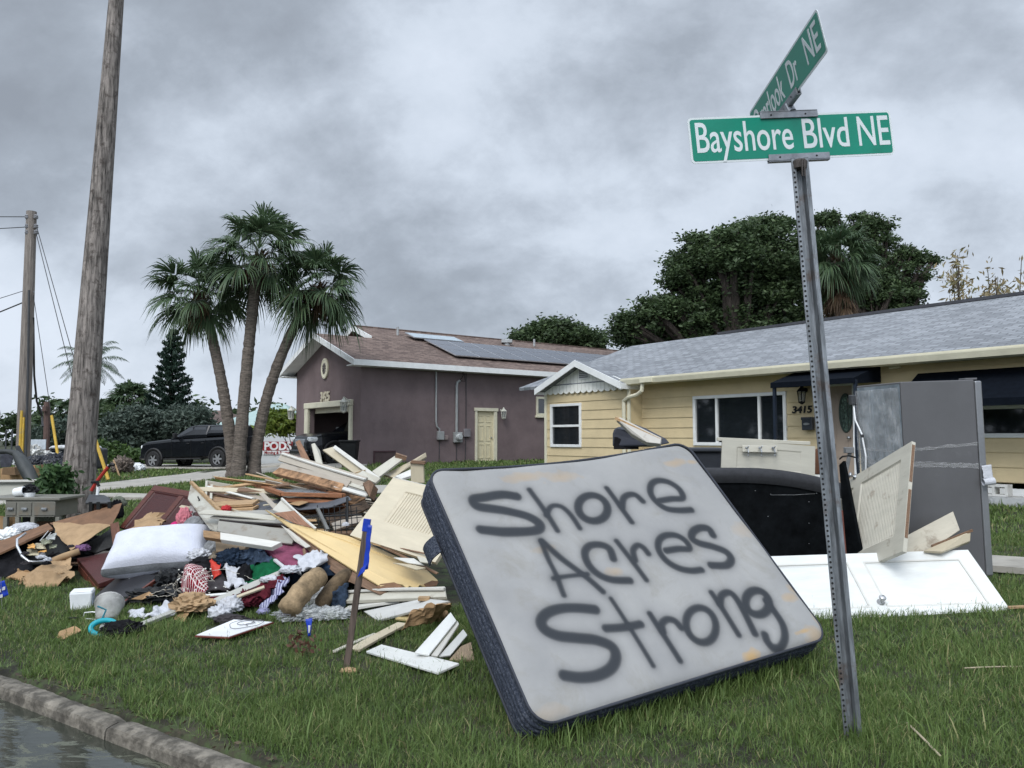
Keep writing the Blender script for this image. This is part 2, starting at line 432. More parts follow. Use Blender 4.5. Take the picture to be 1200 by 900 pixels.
asph = mat('wet asphalt', (.03, .032, .034), .5, .3, 12, bump=.6, bsc=60, dirt=(.06, .065, .04), dsc=1.5)
p4 = [kpt(-120, .02), kpt(120, .02), kpt(120, -9), kpt(-120, -9)]
MB().slab([Vector((p.x, p.y, -.19)) for p in p4], .2, (0, 0, 1)).build('road', asph, top=(None, None, None, 'structure'))
p4 = [kpt(-120, -9), kpt(120, -9), kpt(120, -60), kpt(-120, -60)]
MB().slab([Vector((p.x, p.y, -.03)) for p in p4], .3, (0, 0, 1)).build('far_lawn', mat('far lawn', (.05, .075, .025), .95, .3, 2, bump=.5), top=(None, None, None, 'structure'))
# standing water in the gutter
wm = bpy.data.materials.new('gutter water'); wm.use_nodes = True; t_ = wm.node_tree; b_ = t_.nodes['Principled BSDF']
b_.inputs['Base Color'].default_value = (.012, .016, .012, 1); b_.inputs['Roughness'].default_value = .03; b_.inputs['Specular IOR Level'].default_value = .85
c_ = t_.nodes.new('ShaderNodeTexCoord'); m_ = t_.nodes.new('ShaderNodeMapping'); m_.inputs['Rotation'].default_value = (0, 0, .6); m_.inputs['Scale'].default_value = (1, 2.4, 1); t_.links.new(c_.outputs['Object'], m_.inputs[0])
n_ = t_.nodes.new('ShaderNodeTexNoise'); n_.inputs['Scale'].default_value = 7; n_.inputs['Detail'].default_value = 4; t_.links.new(m_.outputs[0], n_.inputs['Vector'])
bu_ = t_.nodes.new('ShaderNodeBump'); bu_.inputs['Strength'].default_value = .07; bu_.inputs['Distance'].default_value = .02
t_.links.new(n_.outputs[0], bu_.inputs['Height']); t_.links.new(bu_.outputs[0], b_.inputs['Normal'])
# floating scum breaks the mirror
n2_ = t_.nodes.new('ShaderNodeTexNoise'); n2_.inputs['Scale'].default_value = 3.2; n2_.inputs['Detail'].default_value = 12; n2_.inputs['Roughness'].default_value = .72; n2_.inputs['Distortion'].default_value = 1.2; t_.links.new(m_.outputs[0], n2_.inputs['Vector'])
r2_ = t_.nodes.new('ShaderNodeValToRGB'); r2_.color_ramp.elements[0].position = .53; r2_.color_ramp.elements[1].position = .60; t_.links.new(n2_.outputs[0], r2_.inputs[0])
mr_ = t_.nodes.new('ShaderNodeMixRGB'); t_.links.new(r2_.outputs[0], mr_.inputs[0]); mr_.inputs[1].default_value = (.030, .034, .026, 1); mr_.inputs[2].default_value = (.085, .09, .06, 1); t_.links.new(mr_.outputs[0], b_.inputs['Base Color'])
mm_ = t_.nodes.new('ShaderNodeMath'); mm_.operation = 'MULTIPLY'; mm_.inputs[1].default_value = .45; t_.links.new(r2_.outputs[0], mm_.inputs[0])
ma_ = t_.nodes.new('ShaderNodeMath'); ma_.operation = 'ADD'; ma_.inputs[1].default_value = .03; t_.links.new(mm_.outputs[0], ma_.inputs[0]); t_.links.new(ma_.outputs[0], b_.inputs['Roughness'])
p4 = [kpt(-60, -.02), kpt(60, -.02), kpt(60, -3.2), kpt(-60, -3.2)]
MB().add([Vector((p.x, p.y, -.072)) for p in p4], [(0, 1, 2, 3)] if (p4[1]-p4[0]).x*(p4[2]-p4[1]).y-(p4[1]-p4[0]).y*(p4[2]-p4[1]).x > 0 else [(3, 2, 1, 0)]).build('gutter_water', wm, top=(None, None, None, 'structure'))

# kerb: worn concrete, cast in lengths with joints
kerbm = mat('worn kerb concrete', (.165, .148, .122), .9, .3, 7, bump=1, bsc=28, dirt=(.045, .04, .032), dsc=8, dthr=.45)
def kerb():
    mb = MB(); a = -30.0
    rr = random.Random(4)
    cuts = [-30+1.55*i+.35 for i in range(40)]
    prof = [(-.132, -.20), (-.130, -.10), (-.128, -.022), (-.120, -.003), (-.09, .006), (-.06, .008), (-.012, -.004), (.0, -.08), (.0, -.2)]
    for c0, c1 in zip(cuts[:-1], cuts[1:]):
        c1 -= .012; n = 46; base = len(mb.v); np_ = len(prof)
        for i in range(n+1):
            a_ = c0+(c1-c0)*i/n
            ew = min(a_-c0, c1-a_); ch = .014*max(0, 1-ew/.05)
            for k, (s_, z_) in enumerate(prof):
                q = Vector((a_*1.7, s_*6, z_*6)); d = .004*noise.noise(q)+.003*noise.noise(q*3.7)+.005*noise.noise(Vector((a_*31, s_*31, z_*31)))
                if k in (2, 3): d -= .03*max(0, noise.noise(Vector((a_*3.3, 3, 1)))-.2)+.012*max(0, noise.noise(Vector((a_*19, 3, 1))))
                p = kpt(a_, s_-d*.8 if k < 4 else s_)
                mb.v.append(Vector((p.x, p.y, z_+(d-ch if 1 <= k <= 6 else 0))))
        for i in range(n):
            for k in range(np_-1):
                x = base+i*np_+k; mb.f.append([x, x+1, x+np_+1, x+np_])
        mb.f.append([base+k for k in range(np_)]); mb.f.append([base+n*np_+k for k in reversed(range(np_))])
    mb.build('kerb', kerbm, M=Matrix.Translation((kpt(0, 0).x, kpt(0, 0).y, 0)), smooth=False, top=(None, None, None, 'structure'))
kerb()
conc = mat('pale concrete', (.36, .34, .30), .85, .15, 2.5, bump=.3, bsc=60, dirt=(.16, .145, .12), dsc=1.2)
def strip(name, left, right, n=40, dz=.03, m=conc):
    """a paved strip draped on the lawn between two edge polylines (world xy)"""
    vs = []
    def pl(pts, t):
        k = t*(len(pts)-1); i = min(len(pts)-2, int(k)); f = k-i; return pts[i]*(1-f)+pts[i+1]*f
    for i in range(n+1):
        a = pl(left, i/n); b = pl(right, i/n)
        for j in range(7):
            p = a*(1-j/6)+b*(j/6); vs.append((p.x, p.y, g(p.x, p.y)+dz))
    fs = [(i*7+j, i*7+j+1, (i+1)*7+j+1, (i+1)*7+j) for i in range(n) for j in range(6)]
    o = MB().add(vs, fs).build(name, m, M=Matrix.Identity(4)); q = o.modifiers.new('s', 'SOLIDIFY'); q.thickness = .06; q.offset = -1 if True else 1
    tag(o, kind='structure'); return o
def g2(px, py): p = GP(px, py); return Vector((p.x, p.y))
dr_up = [g2(-60, 590), g2(60, 574), g2(130, 566), g2(200, 558), g2(255, 551), g2(300, 546.5), g2(345, 541.5), g2(430, 539)]
dr_lo = [g2(-60, 604), g2(60, 584), g2(130, 575), g2(200, 567.5), g2(270, 560), g2(320, 554.5), g2(350, 552), g2(430, 548)]
strip('driveway', dr_up, dr_lo)
tp = [Vector((-23, 37.5)), Vector((-8, 32.2)), Vector((-6, 31.5))]; tq = [Vector((-22.4, 39.6)), Vector((-7.5, 38.5)), Vector((-5.5, 38))]
strip('parking_pad', tp, tq, 10)
sa = g2(1184, 661); sb = g2(155, 582); dS = (sb-sa).normalized(); nS = Vector((-dS.y, dS.x)); nS = nS if nS.y < 0 else -nS
strip('footpath', [sa-dS*8, sb+dS*14], [sa-dS*8+nS*.62, sb+dS*14+nS*.62], 60, .02)
# ================================================================== yellow house
MY = T(8.4, 12.6, 0) @ RZ(math.atan2(-.8, .6))
MP = T(-5.2, 26.4, 0) @ RZ(math.atan2(.6, .8))
def onM(M, ax, c, px, py):
    """pixel -> local point on the plane local[ax]=c of frame M"""
    n = M.to_3x3().col[ax]; p0 = M @ Vector([c if i == ax else 0 for i in range(3)])
    return M.inverted() @ onplane(px, py, p0, n)
def tri(a, b, c): return [a, b, c]

def siding_mat(name, col, pitch=.24, z0=0):
    m = mat(name, col, .6, .05, 2, bump=0, dirt=tuple(x*.72 for x in col), dsc=1.3, dthr=.62)
    t = m.node_tree; n = t.nodes; l = t.links
    c = n.new('ShaderNodeTexCoord'); s = n.new('ShaderNodeSeparateXYZ'); l.new(c.outputs['Object'], s.inputs[0])
    no = n.new('ShaderNodeTexNoise'); no.inputs['Scale'].default_value = 60; no.inputs['Detail'].default_value = 4; l.new(c.outputs['Object'], no.inputs['Vector'])
    bu = n.new('ShaderNodeBump'); bu.inputs['Strength'].default_value = .15; bu.inputs['Distance'].default_value = .01
    l.new(no.outputs[0], bu.inputs['Height']); l.new(bu.outputs[0], bsdf(m).inputs['Normal']); return m
yel = siding_mat('yellow lap siding', (.56, .455, .275))
def shingle(name, c1, c2, c3, sc):
    m = bpy.data.materials.new(name); m.use_nodes = True; t = m.node_tree; n = t.nodes; l = t.links; b = n['Principled BSDF']; b.inputs['Roughness'].default_value = .9; b.inputs['Specular IOR Level'].default_value = .15
    c = n.new('ShaderNodeTexCoord')
    br = n.new('ShaderNodeTexBrick'); l.new(c.outputs['Object'], br.inputs['Vector']); br.inputs['Scale'].default_value = sc
    br.inputs['Color1'].default_value = (*c1, 1); br.inputs['Color2'].default_value = (*c2, 1); br.inputs['Mortar'].default_value = (*[x*.5 for x in c3], 1)
    br.inputs['Mortar Size'].default_value = .012; br.inputs['Brick Width'].default_value = .26; br.inputs['Row Height'].default_value = .14; br.offset = .37; br.inputs['Bias'].default_value = .0
    no = n.new('ShaderNodeTexNoise'); no.inputs['Scale'].default_value = 5; no.inputs['Detail'].default_value = 9; no.inputs['Roughness'].default_value = .75
    mp = n.new('ShaderNodeMapping'); mp.inputs['Scale'].default_value = (1, 3.2, 1); l.new(c.outputs['Object'], mp.inputs[0]); l.new(mp.outputs[0], no.inputs['Vector'])
    r = n.new('ShaderNodeValToRGB'); r.color_ramp.elements[0].position = .45; r.color_ramp.elements[1].position = .75; l.new(no.outputs[0], r.inputs[0])
    x = n.new('ShaderNodeMixRGB'); l.new(r.outputs[0], x.inputs[0]); l.new(br.outputs[0], x.inputs[1]); x.inputs[2].default_value = (*c3, 1)
    n2 = n.new('ShaderNodeTexNoise'); n2.inputs['Scale'].default_value = .5; n2.inputs['Detail'].default_value = 3; l.new(c.outputs['Object'], n2.inputs['Vector'])
    hs = n.new('ShaderNodeMixRGB'); hs.blend_type = 'MULTIPLY'; hs.inputs[0].default_value = .5; l.new(x.outputs[0], hs.inputs[1]); l.new(n2.outputs[0], hs.inputs[2])
    mm = n.new('ShaderNodeMixRGB'); mm.blend_type = 'MULTIPLY'; mm.inputs[0].default_value = 1; mm.inputs[2].default_value = (1.3, 1.3, 1.3, 1); l.new(hs.outputs[0], mm.inputs[1]); l.new(mm.outputs[0], b.inputs['Base Color'])
    bu = n.new('ShaderNodeBump'); bu.inputs['Strength'].default_value = .7; bu.inputs['Distance'].default_value = .01; l.new(br.outputs['Fac'], bu.inputs['Height']); bu.invert = True; l.new(bu.outputs[0], b.inputs['Normal'])
    return m
roofg = shingle('grey blue shingles', (.295, .31, .33), (.165, .175, .19), (.235, .247, .263), 1.0)
roofb = shingle('brown shingles', (.22, .165, .14), (.085, .062, .056), (.16, .118, .102), 1.0)
trimc = mat('cream trim', (.60, .57, .44), .5, .06, 3, bump=.1, dirt=(.3, .27, .2), dsc=3, dthr=.64)
trimw = mat('white trim', (.68, .69, .68), .5, .05, 3, bump=.1, dirt=(.4, .38, .33), dsc=3, dthr=.66)

yh = thing('house', 'single storey pale yellow house with lap siding and grey shingle roof, numbered 3415', 'house', MY)
def lap(mb, x0, x1, y, z0, z1, M, pitch=.245, zb=.52):
    """clapboards: each course leans out at its foot; the wall plane is at y, outside is -y"""
    z = zb; k = 0
    while z > z0: z -= pitch
    while z < z1:
        a = max(z, z0); b = min(z+pitch, z1)
        if b-a > .005:
            oa = .020*(1-(a-z)/pitch)+.004; ob = .020*(1-(b-z)/pitch)+.004
            vs = [(x0, y-oa, a), (x1, y-oa, a), (x1, y-ob, b), (x0, y-ob, b), (x0, y+.06, a), (x1, y+.06, a), (x1, y+.06, b), (x0, y+.06, b)]
            mb.add([M @ Vector(p) for p in vs], [(0, 1, 2, 3), (5, 4, 7, 6), (4, 5, 1, 0), (3, 2, 6, 7), (0, 3, 7, 4), (1, 5, 6, 2)])
        z += pitch
ZE = 3.03      # wall top
I4 = Matrix.Identity(4)
# openings of the front wall (x0,x1,z0,z1) from the photograph
def wrect(M, ax, c, x0, y0, x1, y1, o=0):
    a = onM(M, ax, c, x0, y0); b = onM(M, ax, c, x1, y1); u = 0 if ax == 1 else 1
    return [min(a[u], b[u]), max(a[u], b[u]), min(a[2], b[2]), max(a[2], b[2])]
BW = wrect(MY, 1, 0, 813, 465, 922, 0); t1 = onM(MY, 1, 0, 813, 465); t2 = onM(MY, 1, 0, 922, 458)
BW = [t1.x, t2.x, onM(MY, 1, 0, 813, 522).z, (t1.z+t2.z)/2]
RW = [onM(MY, 1, 0, 1135, 470).x, 3.2, onM(MY, 1, 0, 1180, 513).z, onM(MY, 1, 0, 1180, 452).z]
DX = [onM(MY, 1, 0, 972, 500).x, onM(MY, 1, 0, 1003.5, 500).x]
DZ = [.52, onM(MY, 1, 0, 990, 449).z]
wall = MB(); xl, xr = -9.1, 9.5
segs = [(xl, BW[0], 0.75, ZE), (BW[0], BW[1], .75, BW[2]), (BW[0], BW[1], BW[3], ZE), (BW[1], DX[0], .75, ZE), (DX[0], DX[1], DZ[1], ZE),
        (DX[1], RW[0], .75, ZE), (RW[0], RW[1], .75, RW[2]), (RW[0], RW[1], RW[3], ZE), (RW[1], xr, .75, ZE)]
for a, b, c, d in segs: lap(wall, a, b, 0, c, d, I4)
wall.f and wall.build('wall', yel, yh, MY) if False else None
def lm(mb, name, m, root, **k):
    """build from shapes given in the thing's own local frame"""
    M = MW[root.name]; mb.v = [M @ p for p in mb.v]; return mb.build(name, m, root, M, **k)
lm(wall, 'wall', yel, yh)
sk = MB().b2((xl, -.05, .3), (DX[0]-.1, .05, .76)).b2((DX[1]+.1, -.05, .3), (xr, .05, .66)); lm(sk, 'base_course', trimw, yh)
body = MB().b2((-12.9, .08, .1), (9.45, 8.4, ZE-.05)); 
# rear and end walls as a shell (interior dark)
sh = MB().b2((-12.15, 8.3, 0), (9.45, 8.4, ZE)).b2((9.4, .07, 0), (9.5, 8.3, ZE)).b2((-12.15, .0, 0), (-12.05, 8.3, ZE)).b2((-12.05, .1, .45), (9.4, 8.3, .5)).b2((-12.05, .1, ZE-.05), (9.4, 8.3, ZE-.01))
lm(sh, 'wall', yel, yh)
# wing
WX0 = onM(MY, 1, -.42, 641, 480).x; WX1 = onM(MY, 1, -.42, 737.5, 470).x; WY = -.42
WW = [onM(MY, 1, WY, 646, 474).x, onM(MY, 1, WY, 682, 472).x, onM(MY, 1, WY, 664, 524).z, onM(MY, 1, WY, 664, 473).z]
wing = MB()
for a, b, c, d in [(WX0, WW[0], 0, ZE-.1), (WW[0], WW[1], 0, WW[2]), (WW[0], WW[1], WW[3], ZE-.1), (WW[1], WX1, 0, ZE-.1)]: lap(wing, a, b, WY, c, d, I4)
wing.b2((WX1-.02, WY, 0), (WX1+.04, 0.05, ZE-.08)).b2((WX0-.05, WY+.03, 0), (WX0+.02, .1, ZE-.08))
lm(wing, 'wall', yel, yh, M=None) if False else lm(wing, 'wall', yel, yh)
lm(MB().b2((WX1-.03, WY-.05, .3), (WX1+.055, WY-.005, ZE-.1)).b2((WX0-.06, WY-.05, .3), (WX0+.03, WY-.005, ZE-.1)), 'corner_board', trimc, yh)
# main roof: one thick sheet per slope
SL = .335; RY_ = 4.25; ov = .5
def zr(y): return ZE+.02+SL*y
rf = MB()
def slope(mb, pts, th=.09):
    mb.slab([Vector(p) for p in pts], th, (0, 0, 1)); return mb
x0r, x1r = -13.0, 10.0
M_r = MY @ T(0, 0, 0) @ Matrix.Rotation(math.atan(SL), 4, 'X')
def roof_part(name, pts, m, root, th=.09, Mr=None):
    M = MW[root.name]; mb = MB().slab([M @ Vector(p) for p in pts], th, (0, 0, 1)); return mb.build(name, m, root, Mr or M)
roof1 = roof_part('roof', [(x0r, -ov, zr(-ov)+.09), (x1r, -ov, zr(-ov)+.09), (x1r, RY_, zr(RY_)+.09), (x0r, RY_, zr(RY_)+.09)], roofg, yh, .09, M_r)
roof_part('roof', [(x0r, RY_+.002, zr(RY_)+.09), (x1r, RY_+.002, zr(RY_)+.09), (x1r, 2*RY_+ov, zr(-ov)+.09), (x0r, 2*RY_+ov, zr(-ov)+.09)], roofg, yh, .09, MY @ Matrix.Rotation(-math.atan(SL), 4, 'X'))
lm(MB().b2((-9.4, RY_-.09, zr(RY_)+.075), (x1r, RY_+.09, zr(RY_)+.145)), 'ridge_cap', mat('dark ridge', (.05, .052, .06), .9), yh)
# gable ends
for xe in (-12.1, 9.45):
    M = MY; lm(MB().slab([Vector((xe, .0, ZE-.1)), Vector((xe, 2*RY_, ZE-.1)), Vector((xe, RY_, zr(RY_)-.02))], .08, (-1 if xe < 0 else 1, 0, 0)), 'gable', trimc, yh)
# fascia + gutter along the front
gut = MB()
gz = zr(-ov)
prof = [(-.50, gz+.10), (-.50, gz-.07), (-.53, gz-.085), (-.60, gz-.06), (-.63, gz+.04), (-.63, gz+.06), (-.615, gz+.06), (-.61, gz+.04), (-.585, gz-.04), (-.52, gz-.05), (-.515, gz+.10)]
xa = -8.75
vs_ = [Vector((xa, a, b)) for a, b in prof]+[Vector((x1r, a, b)) for a, b in prof]; k_ = len(prof)
gut.add(vs_, [[i, (i+1) % k_, k_+(i+1) % k_, k_+i] for i in range(k_)]+[list(reversed(range(k_))), [k_+i for i in range(k_)]])
lm(gut, 'gutter', trimc, yh, bev=0)
lm(MB().b2((xa, -.49, gz-.05), (x1r, -.005, gz-.035)), 'soffit', trimc, yh)
# wing roof (gable towards the street)
pk = onM(MY, 1, -.80, 682, 422); wm_ = (WX0+WX1)/2; pk.x = wm_
el = onM(MY, 1, -.80, 627, 458); hw = wm_-el.x; zl = el.z+.03; sl2 = (pk.z-zl)/hw
yb = 4.2
for sg in (-1, 1):
    ang = math.atan(sl2)*(-sg)
    a0 = (wm_, -.80, pk.z); a1 = (wm_+sg*hw, -.80, zl)
    roof_part('roof', [a0, a1, (wm_+sg*hw, (.3 if sg > 0 else 2.2), zl), (wm_, 2.6, pk.z)], roofg, yh, .08, MY @ T(wm_, 0, 0) @ Matrix.Rotation(math.atan(sl2)*sg, 4, 'Y') @ RZ(R(90)))
    # barge board and its soffit
    lm(MB().slab([Vector(p) for p in ((wm_, -.815, pk.z+.02), (wm_+sg*(hw+.02), -.815, zl+.02), (wm_+sg*(hw+.02), -.815, zl-.15), (wm_, -.815, pk.z-.15))], .03, (0, -1, 0)), 'fascia', trimw, yh)
lm(MB().b2((wm_+hw-.05, -.80, zl-.14), (wm_+hw+.01, .25, zl-.0)).b2((wm_-hw-.01, -.80, zl-.14), (wm_-hw+.05, 2.1, zl-.0)), 'fascia', trimw, yh)
# gable infill with scalloped lower edge
sc_ = []; zs = onM(MY, 1, WY-.05, 690, 457).z
nsc = 15; xg0 = WX0-.12; xg1 = WX1+.10
pts = [Vector((xg0, WY-.07, zs+.10)), Vector((wm_, WY-.07, pk.z-.05)), Vector((xg1, WY-.07, zs+.10))]
for i in range(nsc*6, -1, -1):
    u = i/6; x = xg0+(xg1-xg0)*u/nsc; pts.append(Vector((x, WY-.07, zs-.065*abs(math.sin(math.pi*u))**.6)))
gm = mat('white gable board', (.84, .84, .79), .6, .05, 3, bump=0, dirt=(.4, .4, .34), dsc=2, dthr=.6)
g_ = lm(MB().slab(pts, .03, (0, -1, 0)), 'gable', gm, yh)
bt = MB(); x = xg0+.15
while x < xg1-.1:
    ztop = zl+sl2*(hw-abs(x-wm_))-.12
    if ztop > zs+.02: bt.b2((x, WY-.074, zs), (x+.012, WY-.0695, ztop))
    x += .15
lm(bt, 'batten', mat('gable groove', (.58, .58, .53), .7), yh)
va = onM(MY, 1, WY-.08, 678.5, 429); vb = onM(MY, 1, WY-.08, 690.5, 444)
vt = MB().b2((va.x, WY-.10, vb.z), (vb.x, WY-.071, va.z)); vo = lm(vt, 'vent', trimw, yh)
sl_ = MB(); nn_ = 6
for i in range(nn_):
    z = vb.z+.04+(va.z-vb.z-.07)*i/nn_; sl_.add([Vector(p) for p in ((va.x+.03, WY-.115, z), (vb.x-.03, WY-.115, z), (vb.x-.03, WY-.101, z+.035), (va.x+.03, WY-.101, z+.035))], [(0, 1, 2, 3)])
lm(sl_, 'slat', mgrey, yh, solid=.004)
# windows
def window(root, x0, x1, z0, z1, y, mull, fw=.075, fm=trimw, vert=True, glass=glassd, sill=False):
    fr = MB(); yo = y-.055
    fr.b2((x0-.0, yo, z1-fw), (x1, y+.04, z1)).b2((x0, yo, z0), (x1, y+.04, z0+fw)).b2((x0, yo, z0+fw), (x0+fw, y+.04, z1-fw)).b2((x1-fw, yo, z0+fw), (x1, y+.04, z1-fw))
    w = lm(fr, 'window', fm, root, bev=.006)
    for q in mull:
        ms = MB()
        if vert: ms.b2((q-.03, yo+.012, z0+fw), (q+.03, y+.035, z1-fw))
        else: ms.b2((x0+fw, yo+.012, q-.03), (x1-fw, y+.035, q+.03))
        M = MW[root.name]; ms.v = [M @ p for p in ms.v]; ms.build('mullion', fm, w, M)
    M = MW[root.name]
    gl = MB().b2((x0+fw, y+.0, z0+fw), (x1-fw, y+.008, z1-fw)); gl.v = [M @ p for p in gl.v]; gl.build('pane', glass, w, M)
    if sill:
        s = MB().b2((x0-.05, yo-.05, z0-.09), (x1+.05, y+.03, z0-.002)); s.v = [M @ p for p in s.v]; s.build('sill', fm, w, M, bev=.01)
    return w
window(yh, *BW, 0, [onM(MY, 1, 0, 841, 500).x, onM(MY, 1, 0, 891, 500).x])
window(yh, *WW, WY, [onM(MY, 1, WY, 664, 499).z], vert=False)
window(yh, *RW, 0, [(onM(MY, 1, 0, 1180, 477).z)], vert=False)
# downspout with swan neck
xd = WX1
def Ld(px, py, y): p = onM(MY, 1, y, px, py); return p
d0 = Ld(753, 449, -.56); d1 = Ld(752, 458, -.56); d2 = Ld(731, 470, -.50); d3 = Vector((d2.x, -.50, d2.z-.12)); d4 = Vector((d2.x, -.50, .55))
lm(MB().tube([d0, d1, (d1*.75+d2*.25)+Vector((0, 0, -.03)), (d1*.25+d2*.75)+Vector((0, 0, .03)), d2, d3, d4], .05, 8), 'downspout', trimc, yh)
gb = Ld(757, 446, -.63); lm(MB().b2((gb.x-.2, -.66, gb.z-.05), (gb.x+.2, -.50, gb.z+.08)), 'gutter_box', trimc, yh, bev=.01)
# front door
dm = mat('taupe door', (.33, .265, .215), .4, .05, 3, bump=.1)
do = lm(MB().b2((DX[0]+.04, -.02, DZ[0]), (DX[1]-.04, .03, DZ[1]-.05)), 'door', dm, yh)
M = MW[yh.name]
def sub(mb, name, m, par, **k): mb.v = [MW[yh.name] @ p for p in mb.v]; return mb.build(name, m, par, MW[yh.name], **k)
lm(MB().b2((DX[0]-.06, -.05, DZ[0]), (DX[0]+.04, .05, DZ[1]+.06)).b2((DX[1]-.04, -.05, DZ[0]), (DX[1]+.06, .05, DZ[1]+.06)).b2((DX[0]+.04, -.05, DZ[1]-.05), (DX[1]-.04, .05, DZ[1]+.06)), 'door_frame', trimw, yh)
oc = onM(MY, 1, -.03, 991, 484); ot = onM(MY, 1, -.03, 991, 462); ow = abs(onM(MY, 1, -.03, 998, 484).x-oc.x); oh = ot.z-oc.z
def oval(a, b, y, cx, cz, n=40): return [Vector((cx+a*math.cos(2*math.pi*i/n), y, cz+b*math.sin(2*math.pi*i/n))) for i in range(n)]
sub(MB().slab(oval(ow, oh, -.028, oc.x, oc.z), .01, (0, -1, 0)), 'glass', mat('leaded green glass', (.10, .15, .12), .15, .6, 22, bump=.3), do)
ring = MB().tube([*oval(ow, oh, -.03, oc.x, oc.z), oval(ow, oh, -.03, oc.x, oc.z)[0]], .022, 6)
for a in (.62, .3): ring.tube([*oval(ow*a, oh*a, -.033, oc.x, oc.z), oval(ow*a, oh*a, -.033, oc.x, oc.z)[0]], .008, 5)
for k in range(8):
    q = k*math.pi/4+.4; ring.tube([Vector((oc.x+ow*.3*math.cos(q), -.033, oc.z+oh*.3*math.sin(q))), Vector((oc.x+ow*.95*math.cos(q), -.033, oc.z+oh*.95*math.sin(q)))], .006, 4)
sub(ring, 'glass_frame', mat('dark green door frame', (.035, .055, .045), .5), do)
pr = MB()
for (x0, x1, z0, z1) in ((DX[0]+.16, DX[1]-.16, DZ[0]+.15, DZ[0]+.5), (DX[0]+.13, DX[1]-.13, DZ[0]+.6, DZ[1]-.2)):
    for a, b in (((x0, -.028, z0), (x1, -.02, z0+.025)), ((x0, -.028, z1-.025), (x1, -.02, z1)), ((x0, -.028, z0+.025), (x0+.025, -.02, z1-.025)), ((x1-.025, -.028, z0+.025), (x1, -.02, z1-.025))): pr.b2(a, b)
sub(pr, 'moulding', dm, do)
sub(MB().lathe([(.0, -.0), (.02, 0), (.025, .04), (.03, .06), (.0, .075)], T(DX[1]-.12, -.03, DZ[0]+.98) @ Matrix.Rotation(R(90), 4, 'X'), 12), 'handle', steel, do)
# step
st = onM(MY, 1, -.8, 990, 560)
lm(MB().b2((DX[0]-.5, -1.2, .2), (DX[1]+.6, -.06, .47)), 'doorstep', conc, yh)
# porch awning
aw = mat('navy awning canvas', (.005, .007, .011), .95, .15, 10, bump=.15, spec=.05)
yf = -1.0
f0 = onM(MY, 1, yf, 903, 449); f1 = onM(MY, 1, yf, 1001, 444); w0 = onM(MY, 1, -.06, 936, 435); w1 = onM(MY, 1, -.06, 1038, 427)
w0.x = f0.x+.02; w1.x = f1.x
if w0.z < f0.z+.2: w0.z = f0.z+.28
w1.z = w0.z; f1.z = f0.z
a_ = thing('awning', 'dark navy canvas porch awning over the front door on two posts', 'awning', MY)
vz = .10
mb = MB().add([f0, f1, w1, w0, f0-Vector((0, 0, vz)), f1-Vector((0, 0, vz)), w1-Vector((0, 0, .33)), w0-Vector((0, 0, .33))], [(0, 1, 2, 3), (4, 5, 1, 0), (5, 6, 2, 1), (7, 4, 0, 3)])
lm(mb, 'canopy', aw, a_, solid=.012)
for px_, py_ in ((908.7, 500), (1004, 500)):
    q = onM(MY, 1, yf+.05, px_, py_); lm(MB().b2((q.x-.028, yf+.02, .3), (q.x+.028, yf+.076, f0.z-.03)), 'post', mat('navy post', (.01, .016, .028), .4), a_)
lm(MB().b2((f0.x+.03, yf+.03, f0.z-.05), (f1.x-.03, yf+.06, f0.z-.02)), 'rail', mat('navy post', (0, 0, 0)), a_)
# right awning
b0 = onM(MY, 1, -.95, 1126, 466); b0.x -= .10
tz = onM(MY, 1, -.06, 1200, 430).z; tx = onM(MY, 1, -.06, 1076, 440).x; bz = onM(MY, 1, -.95, 1175, 466).z
a2 = thing('awning', 'broad navy canvas awning over the window right of the fridge', 'awning', MY)
mb = MB().add([(tx, -.95, bz), (3.6, -.95, bz), (3.6, -.06, tz), (tx, -.06, tz), (tx, -.95, bz-.12), (3.6, -.95, bz-.12), (tx, -.06, bz-.05), (3.6, -.06, bz-.05)], [(0, 1, 2, 3), (4, 5, 1, 0), (6, 4, 0, 3), (5, 7, 2, 1)])
lm(mb, 'canopy', aw, a2, solid=.012)
for x in (tx+.05, (tx+3.6)/2, 3.55): lm(MB().tube([(x, -.93, bz-.03), (x, -.05, bz-.3)], .014, 6), 'bracket', mat('navy post', (0, 0, 0)), a2)
